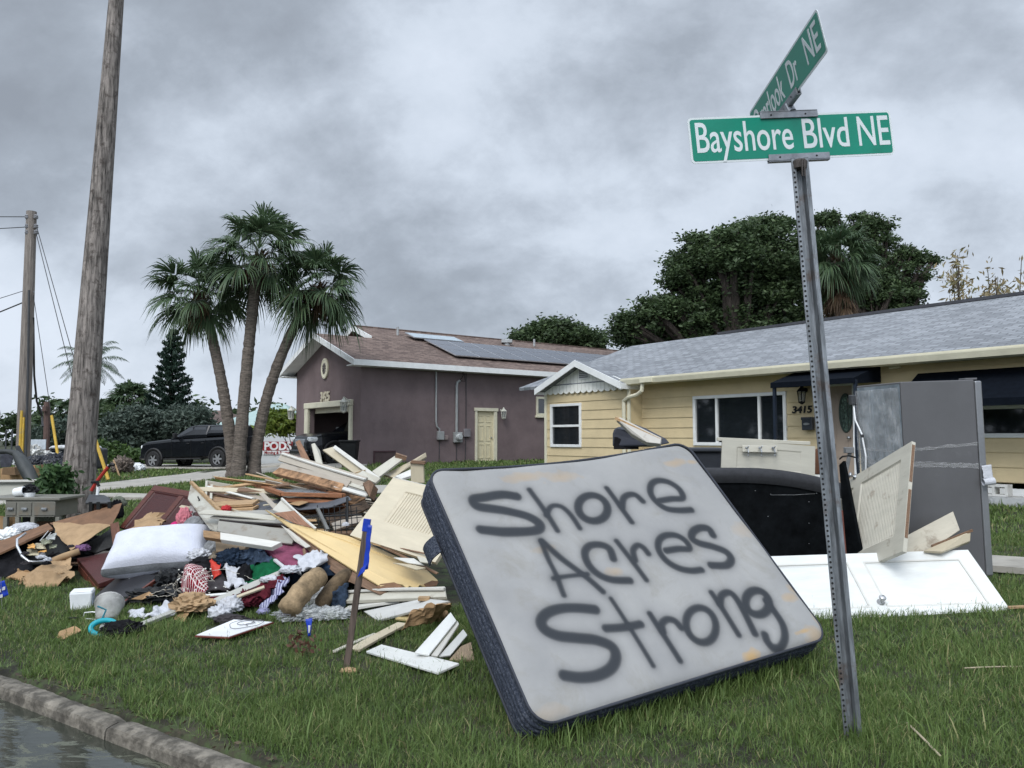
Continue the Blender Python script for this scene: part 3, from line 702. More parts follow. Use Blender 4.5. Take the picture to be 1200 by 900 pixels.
# numbers, lantern, mailbox, camera
n0 = onM(MY, 1, -.05, 931, 478); n1 = onM(MY, 1, -.05, 949.5, 478)
def onwall(M, y): return M @ Matrix.Rotation(R(90), 4, 'X')
FM = lambda x, y, z: MY @ T(x, y, z) @ Matrix.Rotation(R(90), 4, 'X')
lettering('house_number', '3415', .20, black, FM((n0.x+n1.x)/2-.02, -.045, (n0.z+n1.z)/2-.04), yh, 1.15, .006, .006, shear=.15)
def lantern(root, M, m, glassm, s=1.0, parts=True):
    """wall lantern; M: origin on the wall, -y outwards"""
    mb = MB(); v = lambda *p: Vector(p)*s
    mb.lathe([(.0, -.02), (.05, -.02), (.05, 0), (0, 0)], M @ Matrix.Rotation(R(-90), 4, 'X'), 12)
    mb.tube([M @ v(0, -.01, .0), M @ v(0, -.08, .05), M @ v(0, -.14, .09), M @ v(0, -.15, .05)], .012*s, 6)
    mb.lathe([(.0, .10*s), (.02*s, .09*s), (.03*s, .05*s), (.10*s, -.02*s), (.105*s, -.035*s), (0, -.035*s)], M @ T(0, -.15*s, 0), 6)
    for k in range(6):
        q = k*math.pi/3; mb.tube([M @ v(.09*math.cos(q), -.15+.09*math.sin(q), -.035), M @ v(.065*math.cos(q), -.15+.065*math.sin(q), -.24)], .008*s, 4)
    mb.lathe([(.0, -.24*s), (.075*s, -.24*s), (.075*s, -.255*s), (.03*s, -.29*s), (0, -.30*s)], M @ T(0, -.15*s, 0), 6)
    o = mb.build('lantern', m, root, M)
    gl = MB().lathe([(.08*s, -.04*s), (.058*s, -.235*s)], M @ T(0, -.15*s, 0), 6); gl.build('glass', glassm, o, M); return o
lg = mat('lantern glass', (.3, .32, .32), .1, .1, 4, bump=0, alpha=.45)
q = onM(MY, 1, -.03, 944.5, 459.5); lantern(yh, MY @ T(q.x, -.04, q.z+.04), black, lg, 1.0)
q0 = onM(MY, 1, -.1, 941, 489); q1 = onM(MY, 1, -.1, 953.5, 504)
mbx = lm(MB().b2((q0.x, -.16, q1.z), (q1.x, -.045, q0.z-.02)).b2((q0.x-.01, -.175, q0.z-.06), (q1.x+.01, -.045, q0.z)), 'mailbox', mat('slate mailbox', (.03, .036, .045), .5), yh, bev=.01)
sub(MB().slab(oval(.07, .025, -.178, (q0.x+q1.x)/2, q0.z-.14), .012, (0, -1, 0)), 'emblem', steel, mbx)
q = onM(MY, 1, -.05, 1050, 429); lm(MB().b2((q.x-.10, -.14, q.z-.05), (q.x+.10, -.045, q.z+.05)), 'light', trimc, yh, bev=.015)

# cinder blocks by the yellow wall, right
for i, (a, b) in enumerate(((1156, 569), (1171, 570))):
    pass
q = onM(MY, 1, -.45, 1166, 570); bl = MB(); zb = g(*(MY @ Vector((q.x, -.4, 0))).xy)+.02
for k in range(1):
    x0 = q.x-.22; bl.b2((x0, -.5, zb+.12), (x0+.42, -.47, zb+.15)).b2((x0, -.5, zb+.27), (x0+.42, -.47, zb+.31))
    for xx in (x0, x0+.19, x0+.38): bl.b2((xx, -.5, zb+.15), (xx+.04, -.47, zb+.27))
    bl.b2((x0, -.47, zb+.12), (x0+.42, -.3, zb+.15)).b2((x0, -.47, zb+.27), (x0+.42, -.3, zb+.31)).b2((x0+.001, -.47, zb+.151), (x0+.04, -.3, zb+.269)).b2((x0+.19, -.47, zb+.151), (x0+.23, -.3, zb+.269)).b2((x0+.38, -.47, zb+.151), (x0+.419, -.3, zb+.269))
bl.v = [MY @ p for p in bl.v]; bl.build('cinder_block', mat('white block', (.5, .5, .48), .9, .1, 9, bump=.5), top=('white hollow concrete block on the ledge at the foot of the yellow wall', 'block'))
lb = MB().b2((q.x-.6, -.62, zb-.2), (q.x+3, -.06, zb+.115)); lb.v = [MY @ p for p in lb.v]
lb.build('ledge', mat('pale ledge', (.42, .43, .43), .8, .1, 4, dirt=(.06, .07, .08), dsc=4, dthr=.5), top=('low pale concrete ledge running along the foot of the yellow wall', 'ledge'))

# ================================================================== purple house
def stucco(name, col):
    m = mat(name, col, .9, .10, .9, bump=.45, bsc=22, spec=.15, dirt=tuple(x*.8 for x in col), dsc=1.3, dthr=.55); return m
pur = stucco('plum grey stucco', (.162, .125, .126))
ph = thing('house', 'purple grey stucco house with open garage and solar panels, numbered 3425', 'house', MP)
ZP = 4.22; SP = .358
def zp(y): return ZP+SP*y
def P1(px, py, y=0): return onM(MP, 1, y, px, py)
def P0(px, py, x=0): return onM(MP, 0, x, px, py)
GW = 5.9
ga = P0(362.6, 500); gb_ = P0(411, 500); gt = P0(385, 477.5).z
gy = sorted((ga.y, gb_.y))
DP = [P1(556.5, 500).x, P1(582, 500).x]; dzt = P1(568, 479).z; dzb = P1(568, 542).z
SW = [P1(628, 480).x, P1(640.5, 480).x+.55, P1(634, 487).z, P1(634, 465).z]
wl = MB()
for a, b, c, d in ((0, DP[0], 0, ZP), (DP[0], DP[1], 0, dzb), (DP[0], DP[1], dzt, ZP), (DP[1], SW[0], 0, ZP), (SW[0], SW[1], 0, SW[2]), (SW[0], SW[1], SW[3], ZP), (SW[1], 21.5, 0, ZP)):
    wl.b2((a, 0, c), (b, .2, d))
lm(wl, 'wall', pur, ph)
wl = MB().b2((0, .2, 0), (.2, gy[0], ZP)).b2((0, gy[1], 0), (.2, GW, ZP)).b2((0, gy[0], gt), (.2, gy[1], ZP)).b2((.2, GW-.2, 0), (2.6, GW, ZP)).b2((2.4, GW, 0), (2.6, 10, ZP)).b2((2.6, 9.8, 0), (21.5, 10, ZP)).b2((21.3, .2, 0), (21.5, 9.8, ZP))
wl.slab([Vector((0, 0, ZP)), Vector((0, GW, ZP)), Vector((0, GW/2, zp(GW/2)-.02))], .2, (-1, 0, 0))
wl.slab([Vector((2.4, 0, ZP)), Vector((2.4, 10, ZP)), Vector((2.4, 5, zp(5)-.02))], .2, (-1, 0, 0))
lm(wl, 'wall', pur, ph)
# garage room
gi = MB().b2((6.2, .2, .3), (6.3, GW-.2, 3.3)).b2((.2, .2, 3.3), (6.3, GW-.2, 3.36)).b2((.2, .2, .2), (6.3, GW-.2, .33))
lm(gi, 'garage_interior', mat('garage plaster', (.16, .15, .135), .8), ph)
lm(MB().b2((5.6, 1.2, .4), (6.15, 4.4, 1.5)).b2((5.9, 1.6, 1.9), (6.15, 3.0, 2.5)).b2((5.9, 3.3, 1.9), (6.15, 3.7, 2.6)).b2((5.9, 4.0, 1.9), (6.15, 4.5, 2.7)), 'garage_cabinet', trimw, ph)
gd = MB().b2((.22, gy[0], gt-.18), (.27, gy[1], gt)).b2((.27, gy[0]+.05, gt-.12), (3, gy[1]-.05, gt-.08)); lm(gd, 'garage_door', trimc, ph)
tw = .32
lm(MB().b2((-.10, gy[0]-.16, .0), (0.05, gy[0], gt)).b2((-.10, gy[1], .0), (0.05, gy[1]+tw, gt)).b2((-.12, gy[0]-.18, gt), (.05, gy[1]+tw+.02, gt+.22)), 'garage_trim', trimc, ph, bev=.02)
# roofs
MrP = MP @ Matrix.Rotation(math.atan(SP), 4, 'X'); MrQ = MP @ Matrix.Rotation(-math.atan(SP), 4, 'X')
o_ = .55
def zt(y): return zp(y)+.12
roof_part('roof', [(-o_, -o_, zt(-o_)), (22, -o_, zt(-o_)), (22, 5, zt(5)), (2.0, 5, zt(5)), (2.0, GW/2, zt(GW/2)), (-o_, GW/2, zt(GW/2))], roofb, ph, .1, MrP)
roof_part('roof', [(-o_, GW/2+.002, zt(GW/2)), (2.6, GW/2+.002, zt(GW/2)), (2.6, GW+o_, zt(-o_)), (-o_, GW+o_, zt(-o_))], roofb, ph, .1, MrQ)
roof_part('roof', [(2.0, 5.002, zt(5)), (22, 5.002, zt(5)), (22, 10+o_, zt(-o_)), (2.0, 10+o_, zt(-o_))], roofb, ph, .1, MrQ)
lm(MB().b2((2.0, 4.92, zt(5)-.01), (22, 5.08, zt(5)+.035)), 'ridge_cap', roofb, ph)
fz = zt(-o_)
def rake(x, ya, yb, yc):
    for y0, y1, in ((ya, yb), (yc, yb)):
        sgn = 1 if y0 < y1 else -1
        z0 = fz if True else 0
        za = zt(-o_); zb_ = zt(-o_)+SP*abs(yb-ya)
        if y0 == yc: zb_ = zt(-o_)+SP*abs(yb-ya)
        lm(MB().slab([Vector((x-.02, y0, za+.01)), Vector((x-.02, y1, zb_+.01)), Vector((x-.02, y1, zb_-.20)), Vector((x-.02, y0, za-.20))], .04, (-1, 0, 0)), 'fascia', trimw, ph)
rake(-o_, -o_, GW/2, GW+o_)
lm(MB().slab([Vector((1.98, GW/2+.3, zt(GW/2+.3)+.01)), Vector((1.98, 5, zt(5)+.01)), Vector((1.98, 5, zt(5)-.2)), Vector((1.98, GW/2+.3, zt(GW/2+.3)-.2))], .04, (-1, 0, 0)), 'fascia', trimw, ph)
lm(MB().slab([Vector((1.98, 10+o_, zt(-o_)+.01)), Vector((1.98, 5, zt(5)+.01)), Vector((1.98, 5, zt(5)-.2)), Vector((1.98, 10+o_, zt(-o_)-.2))], .04, (-1, 0, 0)), 'fascia', trimw, ph)
lm(MB().b2((-o_-.02, -o_-.045, fz-.20), (22, -o_-.002, fz-.005)).b2((-o_-.02, GW+o_+.002, fz-.20), (2.6, GW+o_+.045, fz-.005)), 'fascia', trimw, ph)
lm(MB().b2((-o_, -o_, fz-.20), (22, -.002, fz-.17)).b2((-o_, GW+.002, fz-.20), (2.4, GW+o_, fz-.17)), 'soffit', trimw, ph)
# rake soffit
for sg, (ya, yb) in ((1, (-o_, GW/2)), (-1, (GW+o_, GW/2))):
    lm(MB().slab([Vector((-o_, ya, zt(-o_)-.19)), Vector((-.002, ya, zt(-o_)-.19)), Vector((-.002, yb, zt(GW/2)-.19)), Vector((-o_, yb, zt(GW/2)-.19))], .02, (0, 0, -1)), 'soffit', trimw, ph)
# side door
pd = lm(MB().b2((DP[0]+.09, .06, dzb), (DP[1]-.14, .12, dzt-.09)), 'door', mat('cream door', (.60, .54, .37), .45, .04), ph)
def subp(mb, name, m, par, **k): mb.v = [MP @ p for p in mb.v]; return mb.build(name, m, par, MP, **k)
lm(MB().b2((DP[0], -.04, dzb), (DP[0]+.09, .15, dzt)).b2((DP[1]-.14, -.04, dzb), (DP[1], .15, dzt)).b2((DP[0]-.04, -.06, dzt-.09), (DP[1]+.04, .15, dzt+.03)).b2((DP[0], -.10, dzb-.10), (DP[1], .15, dzb)), 'door_frame', trimc, ph)
pm = MB(); xa_, xb_ = DP[0]+.09, DP[1]-.14; wd = xb_-xa_
for u0, u1 in ((.14, .44), (.56, .86)):
    for v0, v1 in ((.08, .36), (.42, .72), (.78, .92)):
        H = dzt-.09-dzb; x0, x1, z0, z1 = xa_+u0*wd, xa_+u1*wd, dzb+v0*H, dzb+v1*H
        pm.b2((x0, .045, z0), (x1, .06, z0+.03)).b2((x0, .045, z1-.03), (x1, .06, z1)).b2((x0, .045, z0+.03), (x0+.03, .06, z1-.03)).b2((x1-.03, .045, z0+.03), (x1, .06, z1-.03))
subp(pm, 'moulding', mat('cream door', (0, 0, 0)), pd)
subp(MB().lathe([(0, 0), (.03, 0), (.03, .05), (0, .06)], T(xb_-.09, .05, dzb+.95) @ Matrix.Rotation(R(90), 4, 'X'), 10), 'handle', steel, pd)
window(ph, SW[0], SW[1], SW[2], SW[3], .0, [], .09, trimc, sill=True)
# boxed meter gear and conduits
def bx(px0, py0, px1, py1, dep, name, m, par=ph):
    a = P1(px0, py0, -.0); b = P1(px1, py1, -.0)
    return lm(MB().b2((a.x, -dep, b.z), (b.x, -.002, a.z)), name, m, par, bev=.012)
mtr = mat('meter grey', (.33, .34, .34), .5, .08, 5, metal=.3)
bx(511.5, 505.5, 518.5, 515.5, .14, 'electric_box', mtr); bx(520, 510, 524, 515.5, .08, 'switch_box', mat('reddish box', (.25, .2, .19), .5))
e1 = bx(530.5, 506.5, 539.5, 518.5, .16, 'electric_meter', mtr); bx(542.5, 502.5, 550, 512, .10, 'electric_box', mat('grey box dark', (.18, .17, .18), .6))
c_ = P1(535, 512); subp(MB().lathe([(0, 0), (.13, 0), (.13, .07), (.10, .12), (0, .13)], T(c_.x, -.16, c_.z) @ Matrix.Rotation(R(90), 4, 'X'), 20), 'dial', mat('meter glass', (.4, .42, .42), .1), e1)
cd_ = MB(); yy = -.05
def w_(px, py, y=-.05): return P1(px, py, y)
cd_.tube([w_(511.2, 428), w_(511, 494), w_(512, 500), w_(515, 503), w_(515, 506)], .035, 8)
lm(cd_, 'conduit', mtr, ph)
lm(MB().tube([w_(535, 506), w_(535.2, 452), w_(536, 448), w_(539, 446)], .05, 8), 'conduit', mtr, ph)
lm(MB().tube([w_(546, 503, -.02), w_(546.3, 431, -.02)], .014, 6).tube([w_(515, 516, -.02), w_(514.5, 548, -.02)], .012, 5).tube([w_(535, 519, -.02), w_(535, 548, -.02)], .012, 5).tube([w_(546, 512, -.02), w_(545, 548, -.02)], .012, 5), 'cable', dgrey, ph)
lm(MB().tube([w_(539, 446), w_(543, 440, -.15), w_(541, 433, -.2), w_(538, 430, -.3)], .012, 5).tube([w_(539, 446), w_(545, 447, -.15), w_(544, 438, -.2), w_(539, 428, -.3)], .012, 5), 'cable', black, ph)
bp = MB(); a = P1(439, 530); b = P1(463, 544); bp.b2((a.x, -.02, b.z-.3), (b.x, -.002, a.z))
lm(bp, 'access_panel', mat('purple brown panel', (.075, .05, .05), .7), ph)
lm(MB().b2((a.x-.05, -.04, b.z-.3), (a.x, -.002, a.z+.05)).b2((a.x, -.04, a.z), (b.x, -.002, a.z+.05)), 'panel_trim', mat('purple brown trim', (.06, .03, .035), .7), ph)
# lamps, numbers, medallion
lw = mat('cream lantern', (.5, .5, .44), .5)
q = P1(587, 481, 0); lantern(ph, MP @ T(q.x, -.005, q.z), lw, lg, 1.2)
MG = MP @ RZ(R(-90))     # frame whose -y looks out of the garage front
q = P0(413.5, 470); lantern(ph, MP @ T(-.12, q.y, q.z) @ RZ(R(-90)), lw, lg, 1.45)
q = P0(347.5, 480); lantern(ph, MP @ T(-.01, q.y, q.z) @ RZ(R(-90)), lw, lg, 1.45)
def FG(y, z, x=-.01): return MP @ T(x, y, z) @ RZ(R(-90)) @ Matrix.Rotation(R(90), 4, 'X')
qa = P0(376, 466); qb = P0(387.5, 466)
lettering('house_number', '3425', .50, mat('cream digits', (.55, .5, .38), .5), FG((qa.y+qb.y)/2, qa.z, -.03), ph, .85, .012, .02)
q = P0(381.7, 432); hh = (P0(382, 420).z-q.z); ww = hh*.78
md = MB(); Mq = FG(q.y, q.z)
md.lathe([(0, .03), (ww*.35, .03), (ww*.42, .05), (ww*.78, .05), (ww*.85, .065), (ww, .055), (ww, 0)], Mq @ Matrix.Diagonal((1, hh/ww, 1, 1)), 32)
mo = md.build('wall_medallion', trimc, ph, MP)
sr = MB()
for k in range(12):
    a = k*math.pi/6; c0 = Vector((math.cos(a), math.sin(a)*hh/ww, 0)); t = Vector((-math.sin(a), math.cos(a), 0))
    sr.add([Mq @ (c0*ww*.25+t*.05+Vector((0, 0, .055))), Mq @ (c0*ww*.25-t*.05+Vector((0, 0, .055))), Mq @ (c0*ww*.62+Vector((0, 0, .055))), Mq @ (c0*ww*.3+Vector((0, 0, .1)))], [(0, 1, 3), (1, 2, 3), (2, 0, 3)])
sr.lathe([(ww*.25, .03), (ww*.2, .10), (0, .12)], Mq, 14)
sr.build('sun_emblem', mat('dark emblem', (.10, .09, .085), .6), mo, MP)
# roof equipment: on the near slope
nR = (MP.to_3x3() @ Vector((0, -SP, 1))).normalized(); pR = MP @ Vector((0, 0, zt(0)))
def RR(px, py, off=0): return onplane(px, py, pR+nR*off, nR)
pvm = mat('solar cells', (.035, .042, .062), .22, .15, 9, bump=.02, spec=.7)
def pvarray(name, label, A, B, D, nx, ny, m, off=.1, rim=alum):
    """panels side by side from A along B and up D"""
    X = B-A; Y = D-A; M = frame(A, X, Y); lx = X.length/nx; ly = (D-A).dot(M.to_3x3().col[1])/ny
    r = thing(name, label, 'solar panels', M)
    for i in range(nx):
        for j in range(ny):
            x0, y0 = i*lx, j*ly
            fr = MB().b2((x0+.01, y0+.01, 0), (x0+lx-.01, y0+ly-.01, .04)); fr.v = [M @ p for p in fr.v]; f = fr.build('panel', rim, r, M)
            c = MB().b2((x0+.045, y0+.045, .041), (x0+lx-.045, y0+ly-.045, .046)); c.v = [M @ p for p in c.v]; c.build('glass', m, f, M)
    return r
A = RR(537.6, 417.5, .1); Dd = RR(493, 398, .1); X_ = (MP.to_3x3() @ Vector((1, 0, 0))); Ysl = (MP.to_3x3() @ Vector((0, 1, SP))).normalized()
hgt = (Dd-A).dot(Ysl); xoff = (Dd-A).dot(X_)
pvarray('solar_array', 'dark solar panel array on the lower brown roof slope', A+X_*(xoff*.5), A+X_*12.5, A+X_*(xoff*.5)+Ysl*hgt, 11, 3, pvm)
A = RR(493, 397, .12); B = RR(544, 401.5, .12); D = RR(469, 390, .12)
pvarray('pool_heater_panel', 'pale solar water heating panel near the roof ridge above the dark array', A+X_*(-.3), A+X_*((B-A).length), A+X_*(-.3)+Ysl*((D-A).dot(Ysl)), 1, 1, mat('pale collector', (.30, .36, .40), .3, .1, 5))
for px_, py_, nm in ((466, 391, 'pipe'), (594, 402, 'vent'), (626, 404, 'pipe')):
    p = RR(px_, py_+2)
    if nm == 'pipe': MB().tube([p, p+Vector((0, 0, .35))], .05, 8).build('vent_pipe', mtr, ph, MP)
    else: MB().box(p+Vector((0, 0, .15)), (.5, .4, .16)).tube([p-Vector((0, 0, .1)), p+Vector((0, 0, .1))], .15, 12).build('roof_vent', mtr, ph, MP, bev=.02)

# ================================================================== far houses
def far_house(label, px0, px1, pyb, pye, pyr, Y, wm, rm, hip=True, dep=9):
    a = AT(px0, pye, Y); b = AT(px1, pye, Y); r = AT((px0+px1)/2, pyr, Y+dep/2)
    M = T(a.x, Y, 0); h = thing('house', label, 'house', M); w = b.x-a.x; ze = a.z
    lm(MB().b2((0.3, .3, -.2), (w-.3, dep, ze)), 'wall', wm, h)
    ins = w*.32 if hip else 0
    v = [(-.3, -.3, ze), (w+.3, -.3, ze), (w+.3, dep+.3, ze), (-.3, dep+.3, ze), (w/2-(.3 if hip else w/2), dep/2, r.z), (w/2+(.3 if hip else w/2), dep/2, r.z)]
    lm(MB().add(v, [(0, 1, 5, 4), (1, 2, 5), (2, 3, 4, 5), (3, 0, 4), (3, 2, 1, 0)]), 'roof', rm, h)
    lm(MB().b2((-.32, -.36, ze-.18), (w+.32, -.302, ze+.02)), 'fascia', trimw, h)
    for k in range(3):
        x = w*(.2+.28*k); window(h, x, x+1.2, max(.9, ze-2), ze-.6, .3, [])
    return h
far_house('distant house with pale green metal hip roof behind the palm cluster', 254, 352, 520, 499, 473, 50, mat('pale wall', (.50, .52, .50), .8), mat('pale green metal roof', (.30, .40, .38), .45, .05, 3))
far_house('distant house with brown shingle roof beyond the truck', 205, 262, 520, 499, 481, 58, mat('tan wall', (.32, .29, .24), .8), roofb)

# ================================================================== vegetation
def leafmat(name, cols, rough=.55, sub=.25): return mat(name, cols[1], rough, .3, 3, bump=0, spec=.3, sub=sub, tint=cols)
lf_dark = leafmat('dark broadleaf', [(.022, .038, .018), (.045, .073, .030), (.078, .118, .048), (.125, .175, .07)])
lf_grey = leafmat('grey green leaves', [(.030, .046, .035), (.060, .085, .066), (.095, .125, .10), (.15, .18, .145)])
lf_mid = leafmat('mid green leaves', [(.015, .032, .010), (.035, .07, .018), (.07, .12, .03), (.11, .17, .05)])
lf_yel = leafmat('yellow green leaves', [(.05, .08, .012), (.10, .15, .02), (.18, .22, .04), (.25, .27, .07)])
lf_pine = leafmat('pine needles', [(.008, .020, .015), (.016, .036, .024), (.028, .056, .036), (.045, .075, .05)])
lf_palm = leafmat('palm leaf', [(.06, .055, .028), (.042, .074, .036), (.080, .126, .060), (.15, .20, .10)], .45, .25)
lf_dead = leafmat('dead palm leaf', [(.05, .032, .02), (.08, .05, .03), (.13, .085, .05), (.18, .12, .07)])
lf_gold = leafmat('golden dry leaves', [(.13, .10, .05), (.24, .19, .10), (.34, .28, .16), (.12, .14, .06)])
bark = mat('grey bark', (.13, .105, .09), .95, .35, 6, (1, 1, .25), .9, 22)
barkd = mat('dark bark', (.05, .04, .033), .95, .35, 6, (1, 1, .3), .9, 22)

def leafcloud(C, size, rng, flat=.5, elong=1.6):
    """C: Nx3 leaf positions -> verts, quads; leaves randomly turned"""
    n = len(C); s = size*(.6+.8*rng.random(n))[:, None]
    a = rng.normal(size=(n, 3)); a[:, 2] *= flat; a /= np.linalg.norm(a, axis=1, keepdims=True)+1e-9
    b = rng.normal(size=(n, 3)); b -= a*(a*b).sum(1, keepdims=True); b /= np.linalg.norm(b, axis=1, keepdims=True)+1e-9
    V = np.stack([C-a*s*elong*.5, C+b*s*.35, C+a*s*elong*.5, C-b*s*.35], 1).reshape(-1, 3)
    return V, np.arange(4*n).reshape(n, 4)
def clumps(lobes, nclump, nleaf, csize, rng):
    """lobes: (cx,cy,cz,rx,ry,rz); clump centres lie mostly near the lobes' skins; returns leaf points + shade-free tint"""
    P = []; Tn = []
    vol = np.array([l[3]*l[4]*l[5] for l in lobes])**.67; cnt = np.maximum(3, (nclump*vol/vol.sum()).astype(int))
    for l, k in zip(lobes, cnt):
        d = rng.normal(size=(k, 3)); d /= np.linalg.norm(d, axis=1, keepdims=True)
        r = (.35+.80*rng.random(k)**.55)[:, None]
        c = np.array(l[:3])+d*r*np.array(l[3:6])
        for q in c:
            m = int(nleaf*(.5+rng.random())); e_ = rng.normal(size=(m, 3))*csize*(.6+.7*rng.random())*np.array([1, 1, .6])
            P.append(q+e_); Tn.append(np.clip(rng.normal(.38+.3*rng.random()-.1, .18, m), 0, 1))
    return np.concatenate(P), np.concatenate(Tn)
def limbs(base, lobes, r0, mb, rng, split=.35):
    base = Vector(base); c = sum((Vector(l[:3]) for l in lobes), Vector())/len(lobes)
    fork = base.lerp(c, split); mb.tube([base-Vector((0, 0, .3)), base+(fork-base)*.5+Vector((r0*.3, 0, 0)), fork], [r0*1.25, r0*.9, r0*.8], 9)
    for l in lobes:
        t = Vector(l[:3])+Vector((rng.normal()*l[3]*.3, rng.normal()*l[4]*.3, l[5]*.3)); m = fork.lerp(t, .5)+Vector((rng.normal()*.2, rng.normal()*.2, -.05*l[5]))
        mb.tube([fork, m, t], [r0*.55, r0*.35, r0*.08], 6)
        for _ in range(3):
            u = t+Vector((rng.normal()*l[3]*.5, rng.normal()*l[4]*.5, rng.normal()*l[5]*.4)); mb.tube([m, m.lerp(u, .5)+Vector((0, 0, .1)), u], [r0*.25, r0*.14, r0*.04], 5)
def tree(name, label, cat, base, lobes, nclump, nleaf, csize, lsize, lm_, bm_, r0, seed, group=None, core=0):
    rng = np.random.default_rng(seed); lobes0 = lobes
    for l in list(lobes):
        for _ in range(core):      # knobs of foliage standing out of each lobe
            a = rng.uniform(-.3, 3.4); k = rng.uniform(.26, .42); rr = rng.uniform(.85, 1.18); lobes = lobes+[(l[0]+l[3]*rr*math.cos(a), l[1]+rng.uniform(-.7, .3)*l[4], l[2]+l[5]*rr*math.sin(a), l[3]*k, l[4]*k, l[5]*k*1.1)]
    r = thing(name, label, cat, Vector(base), group)
    mb = MB(); limbs(base, lobes, r0, mb, rng); mb.build('trunk', bm_, r)
    C, tn = clumps(lobes, nclump, nleaf, csize, rng); V, F = leafcloud(C, lsize, rng)
    npmesh('crown', V, F, lm_, parent=r, tint=np.repeat(tn, 4)); return r
def lob(px, py, rx, ry, Y, dy=0):
    """lobe from its pixel centre and pixel radii at depth Y"""
    c = AT(px, py, Y+dy); k = Y/900; return (c.x, c.y, c.z, rx*k, max(rx, ry)*k*.8, ry*k)
FY = 36
big1 = [lob(800, 375, 60, 30, FY), lob(760, 395, 38, 22, FY, 1), lob(850, 330, 62, 48, FY), lob(905, 300, 55, 42, FY), lob(860, 300, 30, 22, FY, -2), lob(875, 375, 60, 35, FY), lob(805, 330, 22, 13, FY), lob(783, 365, 22, 12, FY, -1), lob(930, 340, 45, 55, FY, 1), lob(735, 385, 14, 14, FY), lob(905, 265, 22, 10, FY)]
tree('broadleaf_tree', 'large dark spreading tree behind the middle of the grey roof', 'tree', (AT(880, 450, FY).x, FY, .4), [(*l[:3], l[3]*.86, l[4]*.86, l[5]*.86) for l in big1], 1900, 70, .21, .125, lf_dark, barkd, .5, 3, core=5)
big2 = [lob(1030, 290, 34, 30, FY, 2), lob(1060, 320, 34, 30, FY, 2), lob(1020, 345, 50, 25, FY, 2), lob(1012, 262, 22, 12, FY, 2), lob(1082, 305, 13, 8, FY, 2), lob(968, 262, 16, 12, FY, 2), lob(1060, 352, 30, 14, FY, 1), lob(985, 330, 40, 40, FY, 4)]
tree('broadleaf_tree', 'dark tree with an open airy crown right of the street sign post', 'tree', (AT(1020, 450, FY).x, FY+2, .4), [(*l[:3], l[3]*.8, l[4]*.8, l[5]*.8) for l in big2], 620, 55, .17, .12, lf_dark, barkd, .35, 4, core=6)
sm = [lob(655, 392, 30, 14, 48), lob(625, 396, 22, 9, 48), lob(690, 400, 22, 10, 48), lob(645, 383, 18, 6, 48)]
tree('broadleaf_tree', 'small dark treetop peeping over the brown shingle roof', 'tree', (AT(655, 450, 48).x, 48, .4), sm, 300, 70, .28, .16, lf_dark, barkd, .35, 5)

def spiky_tree(label, px, pyt, pyb, wpx, Y, seed):
    rng = np.random.default_rng(seed); b = AT(px, 450, Y); b.z = .4; t = AT(px, pyt, Y); r = thing('sparse_tree', label, 'tree', b)
    mb = MB(); tips = []
    hh_ = t.z-b.z
    for k in range(6):
        q = b.lerp(t, .0)+Vector((rng.normal()*.15, rng.normal()*.15, 0)); top_ = Vector((b.x+rng.normal()*wpx*Y/900*.45, b.y+rng.normal()*.6, b.z+hh_*(.75+.25*rng.random())))
        mid = q.lerp(top_, .55)+Vector((rng.normal()*.2, 0, 0)); mb.tube([q, mid, top_], [.06, .04, .012], 5)
        for _ in range(34):
            u = .45+.55*rng.random(); p = mid.lerp(top_, (u-.45)/.55); tips.append(p+Vector(rng.normal(size=3))*.22)
    mb.build('trunk', barkd, r)
    C = np.array([list(p) for p in tips]); C = np.repeat(C, 4, 0)+rng.normal(size=(len(C)*4, 3))*.12
    V, F = leafcloud(C, .11, rng, 1.5, 2.4); npmesh('crown', V, F, lf_gold, parent=r, tint=np.repeat(rng.random(len(C)), 4))
spiky_tree('sparse golden leaved treetop above the grey roof, nearer the big trees', 1135, 292, 355, 17, 30, 8)
spiky_tree('sparse golden leaved treetop above the grey roof at the right edge', 1184, 294, 350, 18, 30, 9)

